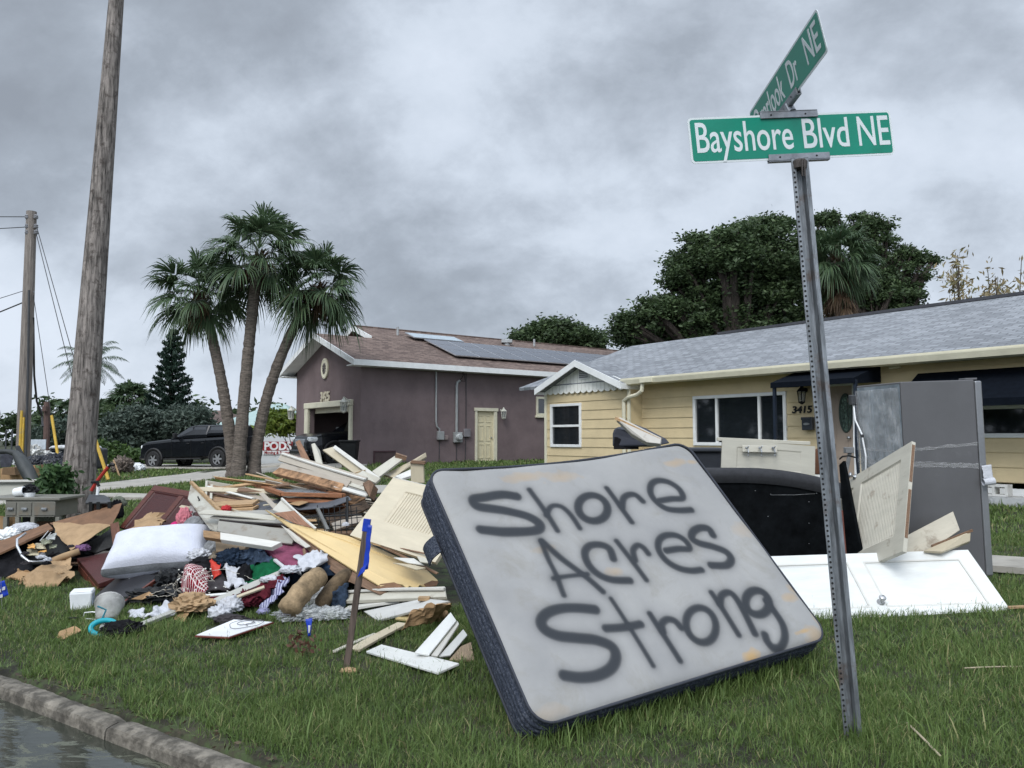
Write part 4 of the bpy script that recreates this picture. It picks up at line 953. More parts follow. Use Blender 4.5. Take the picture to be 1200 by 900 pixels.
def fan_frond(V, F, Tt, hub, dirv, plen, flen, rng, nl=34, droop=.5, dead=0.0, wl=.032):
    """costapalmate frond: petiole from the hub and a fan of drooping strips"""
    d = Vector(dirv).normalized(); side = d.cross(Vector((0, 0, 1)))
    if side.length < .1: side = Vector((1, 0, 0))
    side.normalize(); up = side.cross(d)
    tip = Vector(hub)+d*plen-Vector((0, 0, plen*.10)); hub = Vector(hub)
    def quadstrip(pts, ws, wd):
        k = len(V)
        for p, w in zip(pts, ws): V.append(p-wd*w); V.append(p+wd*w)
        for i in range(len(pts)-1): F.append((k+2*i, k+2*i+1, k+2*i+3, k+2*i+2))
        Tt.extend([tv]*(2*len(pts)))
    tv = .75*(1-dead)
    quadstrip([hub, hub.lerp(tip, .5)+Vector((0, 0, .04)), tip], [.03, .022, .018], side)
    roll = rng.normal()*.5; s2 = (side*math.cos(roll)+up*math.sin(roll)).normalized(); u2 = s2.cross(d).normalized()
    for i in range(nl):
        a = (i/(nl-1)-.5)*2*R(105); ca, sa_ = math.cos(a), math.sin(a)
        l = flen*(.72+.28*math.cos(a*.7))*(.85+.3*rng.random())
        v = (d*ca+s2*sa_+u2*(.30*abs(sa_)+.05*rng.normal())).normalized()
        start = tip+d*(.10*flen*(1 if abs(a) < 1 else .2)); dr = droop*(.6+.8*rng.random())
        p1 = start+v*l*.42-Vector((0, 0, dr*l*.06)); p2 = start+v*l*.74-Vector((0, 0, dr*l*.28)); p3 = start+v*l*.93-Vector((0, 0, dr*l*.62))
        wd = v.cross(u2).normalized(); wd = (wd+Vector(rng.normal(size=3))*.25).normalized()
        tv = float(np.clip(rng.normal(.55, .16) if not dead else rng.random(), .3 if not dead else 0, 1))
        if not dead and rng.random() < .04: tv = .05
        quadstrip([start, p1, p2, p3], [wl*.35, wl, wl*.7, wl*.08], wd)
def palm(label, base, top_, bend, r0, r1, nf, seed, plen=.8, flen=.95, deadn=6, group=None, flatlow=-.9, cat='palm tree', hang=0, wl=.025):
    rng = np.random.default_rng(seed); base = Vector(base); top_ = Vector(top_); r = thing('palm_tree', label, cat, base, group)
    n = 60; pts = []; rad = []; bend = Vector(bend)
    for i in range(n+1):
        t = i/n; p = base.lerp(top_, t)+bend*(4*t*(1-t)); pts.append(p)
        rr = r0+(r1-r0)*t**.6+.25*r0*max(0, 1-t*12); rad.append(rr*(1+.05*(i % 2)+.03*rng.normal()))
    pts[0] = pts[0]-Vector((0, 0, .2))
    MB().tube(pts, rad, 14).build('trunk', mat('palm trunk', (.13, .108, .09), .95, .35, 7, (1, 1, 3.5), 1.0, 16), r, smooth=False)
    V, F, Tt = [], [], []
    for k in range(nf):
        z = 1-(k+.5)/nf*(1-flatlow); az = k*2.39996+rng.normal()*.2; z += rng.normal()*.06
        cz = max(-.97, min(.98, z)); d = Vector((math.cos(az)*math.sqrt(1-cz*cz), math.sin(az)*math.sqrt(1-cz*cz), cz))
        s_ = 1 if cz < .7 else .85
        fan_frond(V, F, Tt, top_+Vector((0, 0, .1+.12*cz))+d*.1, d, plen*s_*(.85+.3*rng.random()), flen*(.85+.25*rng.random()), rng, 46, .55+.5*(1-cz)*.5, wl=wl)
    npmesh('crown', np.array([list(v) for v in V]), np.array(F), lf_palm, parent=r, tint=np.array(Tt))
    V, F, Tt = [], [], []
    for k in range(deadn):
        az = rng.random()*6.28; cz = -.35-.6*rng.random(); d = Vector((math.cos(az)*math.sqrt(1-cz*cz), math.sin(az)*math.sqrt(1-cz*cz), cz))
        fan_frond(V, F, Tt, top_-Vector((0, 0, .1+hang*rng.random())), d, plen*.45, flen*.6, rng, 22, 1.2, dead=1, wl=wl)
    # fibrous boots under the crown
    for k in range(90):
        az = rng.random()*6.28; zz = -rng.random()*.75; q = top_+Vector((math.cos(az)*r1*1.0, math.sin(az)*r1*1.0, zz)); kk = len(V)
        o_v = Vector((math.cos(az), math.sin(az), 1.1)).normalized(); sd_ = Vector((-math.sin(az), math.cos(az), 0))
        V += [q-sd_*.05, q+sd_*.05, q+o_v*.28+sd_*.02, q+o_v*.28-sd_*.02]; F.append((kk, kk+1, kk+2, kk+3)); Tt += [rng.random()*.6]*4
    npmesh('dead_fronds', np.array([list(v) for v in V]), np.array(F), lf_dead, parent=r, tint=np.array(Tt))
    return r
PG = 'three palms growing from one spot on the lawn'
b0 = GP(274, 560); b1 = GP(280, 560); b2_ = GP(296, 558); PY = b0.y
palm('left palm of the cluster of three, shortest trunk, bending left', (AT(274, 560, PY+.3).x, PY+.3, g(b0.x, b0.y)), AT(234, 345, PY+.6), (.15, 0, .1), .19, .14, 31, 21, group=PG, plen=.65, flen=.88)
palm('middle palm of the cluster of three, tallest and nearly upright', (AT(280, 560, PY).x, PY-.1, g(b0.x, b0.y)), AT(303, 300, PY), (-.03, 0, .1), .20, .145, 36, 22, group=PG, plen=.75, flen=.95)
palm('right palm of the cluster of three, leaning right with dead fronds', (AT(297, 558, PY+.3).x, PY+.3, g(b2_.x, b2_.y)), AT(372, 336, PY+.4), (-.38, 0, .1), .19, .14, 31, 23, group=PG, plen=.65, flen=.88, deadn=12)
palm('fan palm with a brown skirt standing in front of the big trees', (AT(985, 450, 32).x, 32, .4), AT(983, 303, 32), (0, 0, 0), .25, .2, 46, 24, plen=.7, flen=1.0, deadn=34, hang=1.8)
palm('distant bushy fan palm behind the grey green shrubs', (AT(152, 520, 58).x, 58, 0), AT(152, 470, 58), (0, 0, 0), .3, .22, 40, 25, plen=.7, flen=1.1, deadn=8, wl=.05)
palm('tiny far fan palm seen just left of the big leaning trunk', (AT(80, 520, 95).x, 95, 0), AT(80, 482, 95), (0, 0, 0), .25, .2, 26, 26, plen=.7, flen=1.0, deadn=6, wl=.07)
palm('tiny far fan palm seen right of the big leaning trunk', (AT(122, 520, 95).x, 95, 0), AT(122, 478, 95), (0, 0, 0), .25, .2, 22, 27, plen=.5, flen=.8, deadn=4, wl=.07)
def feather_palm(label, base, top_, nf, ln, seed, r0=.2, bend=(0, 0, 0), lmx=None, trunkm=None, r1=.13):
    rng = np.random.default_rng(seed); base = Vector(base); top_ = Vector(top_); r = thing('palm_tree', label, 'palm tree', base)
    pts = [base.lerp(top_, i/50)+Vector(bend)*(4*i/50*(1-i/50)) for i in range(51)]; pts[0] -= Vector((0, 0, .3))
    tr = MB().tube(pts, [r0+(r1-r0)*i/50+.22*r0*max(0, 1-i/5) for i in range(51)], 22)
    o = tr.build('trunk', trunkm or bark, r, smooth=True)
    V, F, Tt = [], [], []
    for k in range(nf):
        az = k*2.39996; el = R(62)-R(95)*(k/nf)+rng.normal()*.08; d = Vector((math.cos(az)*math.cos(el), math.sin(az)*math.cos(el), math.sin(el)))
        prev = top_; m = 22; side = Vector((-math.sin(az), math.cos(az), 0))
        for i in range(m):
            t = (i+1)/m; d2 = (d-Vector((0, 0, 1.35*t*t))).normalized(); q = prev+d2*(ln/m); kk = len(V)
            V += [prev-side*.02, prev+side*.02, q+side*.015, q-side*.015]; F.append((kk, kk+1, kk+2, kk+3)); Tt += [.6]*4
            lf = ln*.24*math.sin(math.pi*min(1, .12+t*.86))
            for sg in (-1, 1):
                for q2 in (prev, prev.lerp(q, .5)):
                    e1_ = q2+side*sg*lf*.75+d2*lf*.35-Vector((0, 0, lf*.35*(1+rng.random()))); e0 = q2.lerp(e1_, .5)+Vector((0, 0, lf*.12)); kk = len(V)
                    V += [q2, e0-d2*.02, e1_, e0+d2*.022]; F.append((kk, kk+1, kk+2, kk+3)); Tt += [float(np.clip(rng.normal(.42, .15), 0, 1))]*4
            prev = q
    npmesh('crown', np.array([list(v) for v in V]), np.array(F), lmx or lf_palm, parent=r, tint=np.array(Tt)); return r
feather_palm('far feather palm showing on both sides of the big leaning trunk', (AT(107, 520, 52).x, 52, 0), AT(107, 423, 52), 22, 2.6, 31)
# big leaning trunk in front, crown far above the picture
rb = g2(86, 612); tkm = mat('fibrous grey trunk', (.19, .168, .152), .95, .55, 5, (5, 5, .55), 1.0, 30, dirt=(.05, .038, .032), dsc=9, dthr=.52)
TY = 12.0; tb = AT(87, 625, TY); tt_ = AT(138, -20, TY+.1)
dirt_ = (tt_-tb); top13 = tb+dirt_*1.45
feather_palm('tall leaning fibrous grey trunk rising out of the picture behind the debris', (tb.x, TY, g(tb.x, TY)), top13, 26, 3.2, 32, r0=.235, r1=.05, trunkm=tkm, bend=(0, 0, 0))

def norfolk(label, px, pyt, pyb, wpx, Y, seed):
    rng = np.random.default_rng(seed); t = AT(px+8, pyt, Y); b = AT(px, 520, Y); b.z = 0; r = thing('conifer_tree', label, 'conifer', b)
    MB().tube([b-Vector((0, 0, .3)), b.lerp(t, .5), t], [.28, .16, .03], 8).build('trunk', barkd, r)
    V, C = [], []; zb = AT(px, pyb, Y).z; H = t.z-zb; w = wpx*Y/900
    n = 15
    for i in range(n):
        f = i/n; z = zb+H*f; rad = w*(1-f*.78)*(.85+.3*rng.random()) if f < .93 else w*.15
        for k in range(7):
            az = k*.9+i*.7+rng.normal()*.15; dr_ = Vector((math.cos(az), math.sin(az), 0)); L_ = rad*(.75+.35*rng.random())
            ax = b.lerp(t, (z-b.z)/(t.z-b.z))
            m = int(75*(L_/w)+25)
            for j in range(m):
                u = rng.random()**.7; p = ax+dr_*L_*u+Vector((0, 0, z-ax.z+.35*L_*u*u+.05)); sp = .30*(1-.5*u)
                C.append([p.x+rng.normal()*sp*.5*w/3, p.y+rng.normal()*sp*.5*w/3, p.z+abs(rng.normal())*.06])
    C = np.array(C); C = np.repeat(C, 2, 0)+rng.normal(size=(len(C)*2, 3))*.055
    Vv, F = leafcloud(C, .14, rng, 1.4, 2.2); npmesh('crown', Vv, F, lf_pine, parent=r, tint=np.repeat(np.clip(rng.normal(.45, .2, len(C)), 0, 1), 4))
norfolk('dark layered conifer beside the palm cluster', 196, 384, 498, 30, 56, 41)

def shrub(label, lobes, nclump, nleaf, cs, ls, lm_, seed, base, cat='shrub', group=None, name='shrub'):
    rng = np.random.default_rng(seed); r = thing(name, label, cat, Vector(base), group); mb = MB()
    rk_ = .35 if name == 'small_tree' else 1
    for l in lobes:
        for _ in range(1 if rk_ < 1 else 3): mb.tube([Vector(base), Vector(base).lerp(Vector(l[:3]), .6)+Vector((rng.normal()*.1, 0, 0)), Vector(l[:3])+Vector((rng.normal()*l[3]*.4, 0, l[5]*.3))], [.05*rk_*2, .035*rk_, .012], 5)
    mb.build('stems', barkd, r)
    C, tn = clumps(lobes, nclump, nleaf, cs, rng); V, F = leafcloud(C, ls, rng, .9, 1.9); npmesh('foliage', V, F, lm_, parent=r, tint=np.repeat(tn, 4)); return r
Yh = 44
def gb0(px, Y): p = AT(px, 540, Y); return (p.x, Y, g(p.x, Y))
shrub('tall grey green shrub left of the truck, nearest the conifer', [lob(150, 505, 28, 22, Yh), lob(140, 528, 34, 16, Yh), lob(172, 515, 22, 18, Yh, 1), lob(165, 490, 18, 12, Yh)], 330, 75, .20, .13, lf_grey, 51, gb0(152, Yh))
shrub('broad grey green shrub rising behind the truck cab', [lob(215, 500, 30, 20, Yh+1), lob(235, 515, 26, 18, Yh+1), lob(195, 515, 24, 18, Yh+1), lob(222, 486, 20, 8, Yh+1)], 330, 75, .20, .13, lf_grey, 52, gb0(215, Yh+1))
shrub('far grey green bush to the left of the big leaning trunk', [lob(60, 515, 22, 12, 60), lob(78, 505, 14, 12, 60), lob(45, 520, 14, 8, 60)], 130, 70, .35, .2, lf_grey, 53, gb0(62, 60))
shrub('low green hedge under the grey shrubs beside the driveway', [lob(130, 535, 20, 10, 40), lob(150, 538, 20, 9, 40), lob(112, 530, 14, 12, 40)], 130, 80, .2, .12, lf_mid, 54, gb0(135, 40))
shrub('dark shrub just right of the big leaning trunk', [lob(118, 505, 16, 16, 50), lob(125, 488, 13, 10, 50), lob(108, 500, 10, 18, 50)], 130, 80, .3, .17, lf_dark, 55, gb0(118, 50))
shrub('yellow green small leafy tree between the palms and the garage', [lob(330, 495, 14, 9, 33), lob(320, 500, 9, 6, 33), lob(340, 499, 8, 6, 33), lob(330, 488, 9, 5, 33)], 75, 34, .22, .14, lf_yel, 56, gb0(347, 33), 'small tree', name='small_tree')
# far-off wood: one mass on the horizon
def treeline():
    rng = np.random.default_rng(61); lobes = []
    for x in np.arange(-190, 200, 5.5):
        Y = 120+rng.random()*30; h = 3.2+rng.random()*3.2; 
        if abs(x) > 95: Y -= 40*(abs(x)-95)/95
        lobes.append((x, Y, h*.55, 5.5, 4, h*.62))
    C, tn = clumps(lobes, 1500, 60, 1.0, rng); V, F = leafcloud(C, .75, rng)
    npmesh('far_treeline', V, F, lf_dark, tint=np.repeat(tn, 4)); tag(bpy.data.objects['far_treeline'], kind='stuff', label='far-off line of dark trees along the horizon', cat='trees')
treeline()
# trees of the neighbouring plots, outside the picture on the left: the house windows mirror them
for i, (x_, y_) in enumerate(((-31, 10), (-33, 19), (-32, 27), (-36, 35), (-31, 1), (-28, -8), (-20, -15))):
    tree('broadleaf_tree', ['broad tree of the plot to the left, nearest the street', 'second broad tree of the plot to the left', 'third broad tree of the plot to the left', 'fourth broad tree of the plot to the left, farthest back', 'broad tree across the street, left', 'broad tree across the street, middle', 'broad tree across the street, right'][i], 'tree', (x_, y_, 0),
         [(x_, y_, 4.5, 3.6, 4, 2.6), (x_+1, y_-3, 3.2, 2.6, 3, 2), (x_-1, y_+3, 5.6, 2.8, 3, 2), (x_, y_+1, 1.8, 3, 4, 1.6)], 150, 70, .5, .32, lf_dark, barkd, .3, 90+i)
# ================================================================== utility pole, guys, wires
UY = 22; ub = AT(26, 560, UY); ut = AT(37, 248, UY); ub.z = g(ub.x, UY)-.3
up = thing('utility_pole', 'weathered wooden utility pole at the left edge with two yellow guards', 'utility pole', Vector((ub.x, UY, g(ub.x, UY))))
polem = mat('weathered pole', (.20, .175, .155), .9, .25, 5, (6, 6, .4), .6, 25)
MB().tube([ub, ub.lerp(ut, .5), ut], [.19, .165, .135], 14).build('pole', polem, up, smooth=False)
ins = mat('insulator grey', (.22, .22, .23), .4)
for py_ in (254, 265, 272):
    for sx in (-1, 1):
        q = AT(37+sx*5, py_, UY-.1); MB().lathe([(0, -.06), (.05, -.06), (.07, -.02), (.045, 0), (.065, .03), (.03, .06), (0, .06)], T(*q), 10).build('insulator', ins, up)
MB().tube([AT(31, 254, UY), AT(44, 254, UY)], .03, 6).tube([AT(31, 266, UY), AT(44, 266, UY)], .03, 6).tube([AT(27, 342, UY), AT(40, 342, UY)], .03, 6).build('bracket', ins, up)
yg = mat('yellow guard', (.52, .34, .05), .55, .12, 4, dirt=(.3, .24, .12), dsc=3)
MB().tube([AT(21.5, 566, UY-.25), AT(25.5, 481, UY-.25)], .036, 8).build('cable_guard', yg, up)
MB().tube([AT(24.5, 566, UY-.22), AT(27.8, 489, UY-.22)], .036, 8).build('cable_guard', yg, up)
MB().tube([AT(34, 340, UY-.2), AT(33, 430, UY-.2), AT(29.5, 560, UY-.2)], .035, 6).build('riser', dgrey, up)
wirem = mat('black wire', (.02, .02, .022), .6)
def wire(label, pts, r=.012, name='wire', cat='wire', m=wirem):
    P = [AT(*p) if not isinstance(p, Vector) else p for p in pts]
    return MB().tube(P, r, 5).build(name, m, top=(label, cat, 'wires on the utility pole'))
def sagw(a, b, sag, n=12): return [a.lerp(b, i/n)-Vector((0, 0, 4*sag*(i/n)*(1-i/n))) for i in range(n+1)]
wire('topmost wire running from the pole head out of the picture to the left', sagw(AT(32, 254, UY), AT(-600, 200, 24), .4), .013)
wire('second wire from the pole head running out to the left, below the topmost', sagw(AT(31, 266, UY), AT(-600, 262, 24), .3), .013)
wire('thin drop wire leaving the middle of the pole to the left', sagw(AT(27, 341, UY), AT(-300, 372, 22), .5), .010)
wire('thick black service cable curving left from the middle of the pole', sagw(AT(28, 354, UY), AT(-300, 330, 22), 1.1), .02)
gy1 = GP(127, 563); gy1 = AT(127, 563, 19.5); gy1.z = g(gy1.x, gy1.y)+.02
gA = AT(43, 266, UY)
gg = AT(126, 560, 19.5)
wire('guy wire from the pole head down to the lawn right of the leaning trunk', [gA, gg], .011)
wire('second guy wire beside the first, ending behind the leaning trunk', [AT(42.5, 274, UY), AT(100, 505, 20.5), AT(118, 565, 20.3)], .011)
g3a = AT(39, 345, UY); g3b = AT(71, 551, 20)
wire('guy wire from the middle of the pole to the short yellow guard', [g3a, AT(60, 486, 20.3), g3b], .009)
MB().tube([AT(109.5, 508, 19.6), AT(127, 562, 19.5)], .042, 8).build('guy_guard', yg, top=('slanting yellow guy wire guard right of the leaning trunk', 'wire guard', 'yellow guy wire guards'))
MB().tube([AT(60.5, 487, 20.3), AT(70.5, 552, 20)], .036, 8).build('guy_guard', yg, top=('slanting yellow guy wire guard left of the leaning trunk', 'wire guard', 'yellow guy wire guards'))
wire('black bundled cable hanging down beside the far pole', [AT(39, 372, UY), AT(40, 440, UY+.5), AT(43, 470, UY+1), AT(49, 487, UY+1.5), AT(48, 480, UY+2), AT(50, 500, UY+1)], .03)
# second pole, far
fp = AT(55, 471, 48); fb = AT(55, 530, 48); fb.z = -.3
MB().tube([fb, fp], [.2, .17], 10).tube([AT(52.5, 482, 47.7), AT(52.8, 476, 47.7)], .16, 8).build('utility_pole', mat('far pole', (.11, .07, .06), .9), top=('short dark wooden pole far off beside the leaning trunk', 'utility pole'))
for i, px_ in enumerate((7.5, 14.5)):
    a = AT(px_, 504-i*0, 90); b = Vector((a.x, 90, -.2)); MB().tube([b, a], .10, 6).build('mast', dgrey, top=(['thin dark mast on the horizon nearest the left edge', 'thin dark mast on the horizon, second from the left edge'][i], 'mast'))
# basketball hoop
hb = thing('basketball_hoop', 'small white basketball backboard on a pole far left', 'basketball hoop', Vector((AT(44, 545, 32).x, 32, 0)))
p = AT(45, 521, 32); M = T(*p)
MB().box(p, (.62, .04, .42)).build('backboard', mat('hoop white', (.5, .55, .6), .4), hb, bev=.004)
MB().tube([AT(43.5, 560, 32.2), AT(42, 526, 32.1)], .07, 6).tube([AT(42, 526, 32.1), p], .04, 6).build('post', wplast, hb)
MB().tube([p+Vector((.16*math.cos(a/12*6.283), -.2+.16*math.sin(a/12*6.283), -.14)) for a in range(13)], .012, 5).build('rim', mat('rim', (.5, .1, .04)), hb)

# ================================================================== vehicles
carb = mat('black car paint', (.005, .006, .008), .25, .1, 3, bump=0, spec=.35); bsdf(carb).inputs['Coat Weight'].default_value = .15
trimb = mat('black trim', (.015, .015, .016), .6)
glassc = mat('tinted glass', (.010, .013, .017), .05, .1, 2, bump=0, spec=.9)
lampg = mat('headlight glass', (.75, .78, .8), .1, .15, 12)
redl = mat('red lamp', (.25, .01, .01), .2)
def loft(mb, secs, M):
    """secs: (x, zb, zt, hwb, hwt, zmid) rounded cross-sections, x along the car"""
    base = len(mb.v); K = 12
    for x, zb, zt_, hb_, ht_, hm in secs:
        H = zt_-zb; zm = zb+H*hm
        ring = [(-hb_*.85, zb), (hb_*.85, zb), (hb_, zb+.08*H), (max(hb_, ht_)*1.0, zm), (ht_*1.0, zt_-.16*H), (ht_*.96, zt_-.05*H), (ht_*.86, zt_), (-ht_*.86, zt_), (-ht_*.96, zt_-.05*H), (-ht_, zt_-.16*H), (-max(hb_, ht_), zm), (-hb_, zb+.08*H)]
        for y, z in ring: mb.v.append(M @ Vector((x, y, z)))
    for i in range(len(secs)-1):
        for j in range(K): mb.f.append([base+i*K+j, base+i*K+(j+1) % K, base+(i+1)*K+(j+1) % K, base+(i+1)*K+j])
    mb.f.append([base+j for j in reversed(range(K))]); mb.f.append([base+(len(secs)-1)*K+j for j in range(K)])
def wheel(root, M, x, y, r, w, rimc):
    sg = 1 if y > 0 else -1; A = M @ T(x, y, r) @ Matrix.Rotation(R(-90*sg), 4, 'X')
    wo_ = MB().lathe([(r*.62, 0), (r*.93, 0), (r, -w*.15), (r, -w*.85), (r*.93, -w), (r*.62, -w)], A, 28, cap=False); o = wo_.build('wheel', rubber, root, A)
    rm = MB().lathe([(r*.63, -.01), (r*.58, -.05), (r*.55, -w*.6), (0, -w*.6)], A, 24, cap=False)
    for k in range(6):
        a = k*math.pi/3; c, s_ = math.cos(a), math.sin(a); t = Vector((-s_, c, 0))
        rm.add([A @ (Vector((c, s_, 0))*r*.10+t*.05+Vector((0, 0, -.03))), A @ (Vector((c, s_, 0))*r*.10-t*.05+Vector((0, 0, -.03))), A @ (Vector((c, s_, 0))*r*.6-t*.035+Vector((0, 0, -.02))), A @ (Vector((c, s_, 0))*r*.6+t*.035+Vector((0, 0, -.02)))], [(0, 1, 2, 3)])
    rm.lathe([(0, -.02), (r*.13, -.02), (r*.14, -.06)], A, 12, cap=False); rm.build('rim', rimc, o, A)
def quad_on(mb, pts, M): mb.slab([M @ Vector(p) for p in pts], .02, None)
def pickup():
    rw = AT(256, 541, 34.6); zr_ = g(rw.x, rw.y)
    fw = Vector((-.94, .34, -.025)).normalized(); X = fw; Yv = Vector((0, 0, 1)).cross(X).normalized()
    # origin: rear axle on the ground, centre line; the pad falls towards the street, so the nose is lower
    M = frame(Vector((rw.x, rw.y, zr_+.08))-Yv*.98*(1 if Yv.y < 0 else -1), X, Yv)
    t = thing('pickup_truck', 'black four door pickup truck parked nose left behind the palms', 'pickup truck', M)
    WB = 3.7; mb = MB()
    loft(mb, [(WB+.93, .50, .95, .80, .78, .4), (WB+.86, .42, 1.16, .93, .88, .4), (WB+.5, .42, 1.27, .98, .94, .45), (WB-.4, .45, 1.33, 1.0, .96, .5), (WB-.95, .45, 1.37, 1.0, .97, .5), (WB-3.0, .45, 1.40, 1.0, .99, .5), (-.3, .55, 1.42, 1.0, .99, .5), (-.82, .58, 1.40, .98, .97, .5)], M)
    b_ = mb.build('body', carb, t, M, bev=.02, seg=2)
    mb = MB(); loft(mb, [(WB-.95, 1.33, 1.38, .93, .90, .5), (WB-1.85, 1.33, 1.92, .95, .76, .3), (WB-2.3, 1.33, 1.97, .95, .78, .3), (WB-2.95, 1.33, 1.96, .95, .78, .3), (WB-3.02, 1.33, 1.93, .94, .77, .3)], M); mb.build('cab', carb, t, M)
    for sg in (1, -1):
        for k, pts in enumerate(([(WB-1.22, 1.44), (WB-1.85, 1.85), (WB-2.12, 1.88), (WB-2.12, 1.44)], [(WB-2.20, 1.44), (WB-2.20, 1.88), (WB-2.86, 1.87), (WB-2.90, 1.44)])):
            P = [M @ Vector((x, sg*(.965-(z-1.33)*.31), z)) for x, z in pts]; MB().slab(P, .012, (M.to_3x3() @ Vector((0, sg, 0)))).build('window', glassc, t, M)
    P = [M @ Vector(p) for p in ((WB-1.0, .78, 1.40), (WB-1.0, -.78, 1.40), (WB-1.80, -.66, 1.88), (WB-1.80, .66, 1.88))]
    MB().slab([p+fw*.02 for p in P], .01, X+Vector((0, 0, .5))).build('windscreen', glassc, t, M)
    # canopy over the front of the bed
    mb = MB(); loft(mb, [(WB-3.06, 1.42, 1.93, .94, .77, .3), (WB-3.3, 1.42, 1.95, .94, .78, .3), (-.45, 1.42, 1.93, .94, .78, .3), (-.55, 1.42, 1.88, .93, .74, .3)], M); tp_ = mb.build('canopy', carb, t, M)
    for sg in (1, -1):
        P = [M @ Vector((x, sg*(.958-(z-1.42)*.32), z)) for x, z in ((WB-3.16, 1.50), (WB-3.16, 1.86), (-.45, 1.86), (-.40, 1.50))]
        MB().slab(P, .012, (M.to_3x3() @ Vector((0, sg, 0)))).build('pane', glassc, tp_, M)
    for x in (0, WB):
        for sg in (1, -1):
            wheel(t, M, x, sg*1.07, .41, .28, mgrey)
            ar = MB().tube([M @ Vector((x+.50*math.cos(a), sg*1.0, .43+.50*math.sin(a))) for a in [math.pi*i/12 for i in range(13)]], .05, 6); ar.build('wheel_arch', trimb, t, M)
            ds = MB().lathe([(.3, 0), (.5, 0), (.5, .012), (.3, .012), (.3, 0)], M @ T(x, sg*1.0, .45) @ Matrix.Rotation(R(-90*sg), 4, 'X'), 24); ds.build('wheel_well', mat('black hole', (.004, .004, .004), .9), t, M)
    for sg in (1, -1):
        mr = MB().box((WB-1.35, sg*1.12, 1.50), (.12, .2, .22), M).box((WB-1.35, sg*1.0, 1.44), (.06, .16, .06), M); mr.build('mirror', trimb, t, M, bev=.02)
        MB().box((WB+.83, sg*.78, 1.02), (.12, .24, .16), M).build('headlight', lampg, t, M, bev=.03)
        st = MB().box((WB-1.7, sg*1.0, .44), (2.1, .14, .06), M); st.build('step_bar', trimb, t, M, bev=.015)
        for x in (WB-2.0, WB-2.82): MB().box((x, sg*1.003, 1.14), (.18, .03, .035), M).build('handle', trimb, t, M, bev=.008)
        ln = MB()
        for x in (WB-1.05, WB-2.16, WB-2.98): ln.box((x, sg*1.0, .9), (.012, .012, .8), M)
        ln.build('door_gap', mat('black hole', (0, 0, 0)), t, M)
    MB().box((WB+.90, 0, .83), (.10, 1.25, .42), M).build('grille', trimb, t, M, bev=.03)
    MB().box((WB+.92, 0, .52), (.18, 1.75, .18), M).build('bumper', trimb, t, M, bev=.04)
    MB().box((-.86, 0, .60), (.16, 1.8, .2), M).build('bumper', trimb, t, M, bev=.03)
    for sg in (1, -1): MB().box((-.82, sg*.86, 1.15), (.08, .16, .34), M).build('tail_light', redl, t, M, bev=.02)
pickup()
def suv():
    fl = MP @ Vector((0, gy[0]+.0, 0)); yc_ = (gy[0]+gy[1])/2+.25
    M = MP @ T(2.8, yc_, .0) @ RZ(math.pi)          # x forward = out of the garage
    zz = g(*(MP @ Vector((-1.5, 2, 0))).xy)+.06; M.translation.z = zz
    t = thing('suv', 'dark sport utility vehicle parked nose out of the open garage', 'car', M)
    WB = 2.85; mb = MB()
    loft(mb, [(WB+.98, .45, .82, .72, .66, .4), (WB+.9, .35, 1.02, .88, .80, .4), (WB+.5, .33, 1.14, .96, .90, .5), (WB-.3, .36, 1.20, .97, .93, .5), (WB-.75, .36, 1.24, .97, .94, .5), (-.6, .36, 1.28, .97, .95, .5), (-1.05, .45, 1.24, .94, .92, .5)], M); mb.build('body', carb, t, M, bev=.03, seg=2)
    mb = MB(); loft(mb, [(WB-.6, 1.15, 1.2, .90, .86, .5), (WB-1.45, 1.18, 1.76, .92, .70, .3), (WB-2.0, 1.18, 1.83, .92, .72, .3), (-.4, 1.18, 1.82, .92, .72, .3), (-1.0, 1.18, 1.70, .9, .68, .3)], M); mb.build('cab', carb, t, M)
    for sg in (1, -1):
        for pts in ([(WB-.95, 1.27), (WB-1.45, 1.68), (WB-1.95, 1.75), (WB-1.95, 1.28)], [(WB-2.05, 1.28), (WB-2.05, 1.75), (.1, 1.74), (-.1, 1.28)]):
            P = [M @ Vector((x, sg*(.935-(z-1.18)*.34), z)) for x, z in pts]; MB().slab(P, .012, (M.to_3x3() @ Vector((0, sg, 0)))).build('window', glassc, t, M)
    P = [M @ Vector(p) for p in ((WB-.66, .76, 1.23), (WB-.66, -.76, 1.23), (WB-1.40, -.64, 1.72), (WB-1.40, .64, 1.72))]
    F = M.to_3x3() @ Vector((1, 0, 0)); MB().slab([p+F*.025 for p in P], .01, F+Vector((0, 0, .5))).build('windscreen', glassc, t, M)
    for x in (0, WB):
        for sg in (1, -1):
            wheel(t, M, x, sg*1.03, .38, .25, steel)
            MB().tube([M @ Vector((x+.46*math.cos(a), sg*.97, .40+.46*math.sin(a))) for a in [math.pi*i/12 for i in range(13)]], .045, 6).build('wheel_arch', trimb, t, M)
            MB().lathe([(.3, 0), (.46, 0), (.46, .012), (.3, .012), (.3, 0)], M @ T(x, sg*.968, .41) @ Matrix.Rotation(R(-90*sg), 4, 'X'), 24).build('wheel_well', mat('black hole', (0, 0, 0)), t, M)
    for sg in (1, -1):
        MB().box((WB-1.0, sg*1.07, 1.32), (.12, .22, .18), M).build('mirror', alum, t, M, bev=.03)
        MB().box((WB+.78, sg*.74, .93), (.32, .30, .17), M).build('headlight', lampg, t, M, bev=.05, seg=2)
    MB().box((WB+.95, 0, .80), (.07, .9, .28), M).build('grille', alum, t, M, bev=.02)
    MB().box((WB+.98, 0, .46), (.12, 1.7, .18), M).build('bumper', carb, t, M, bev=.04)
suv()
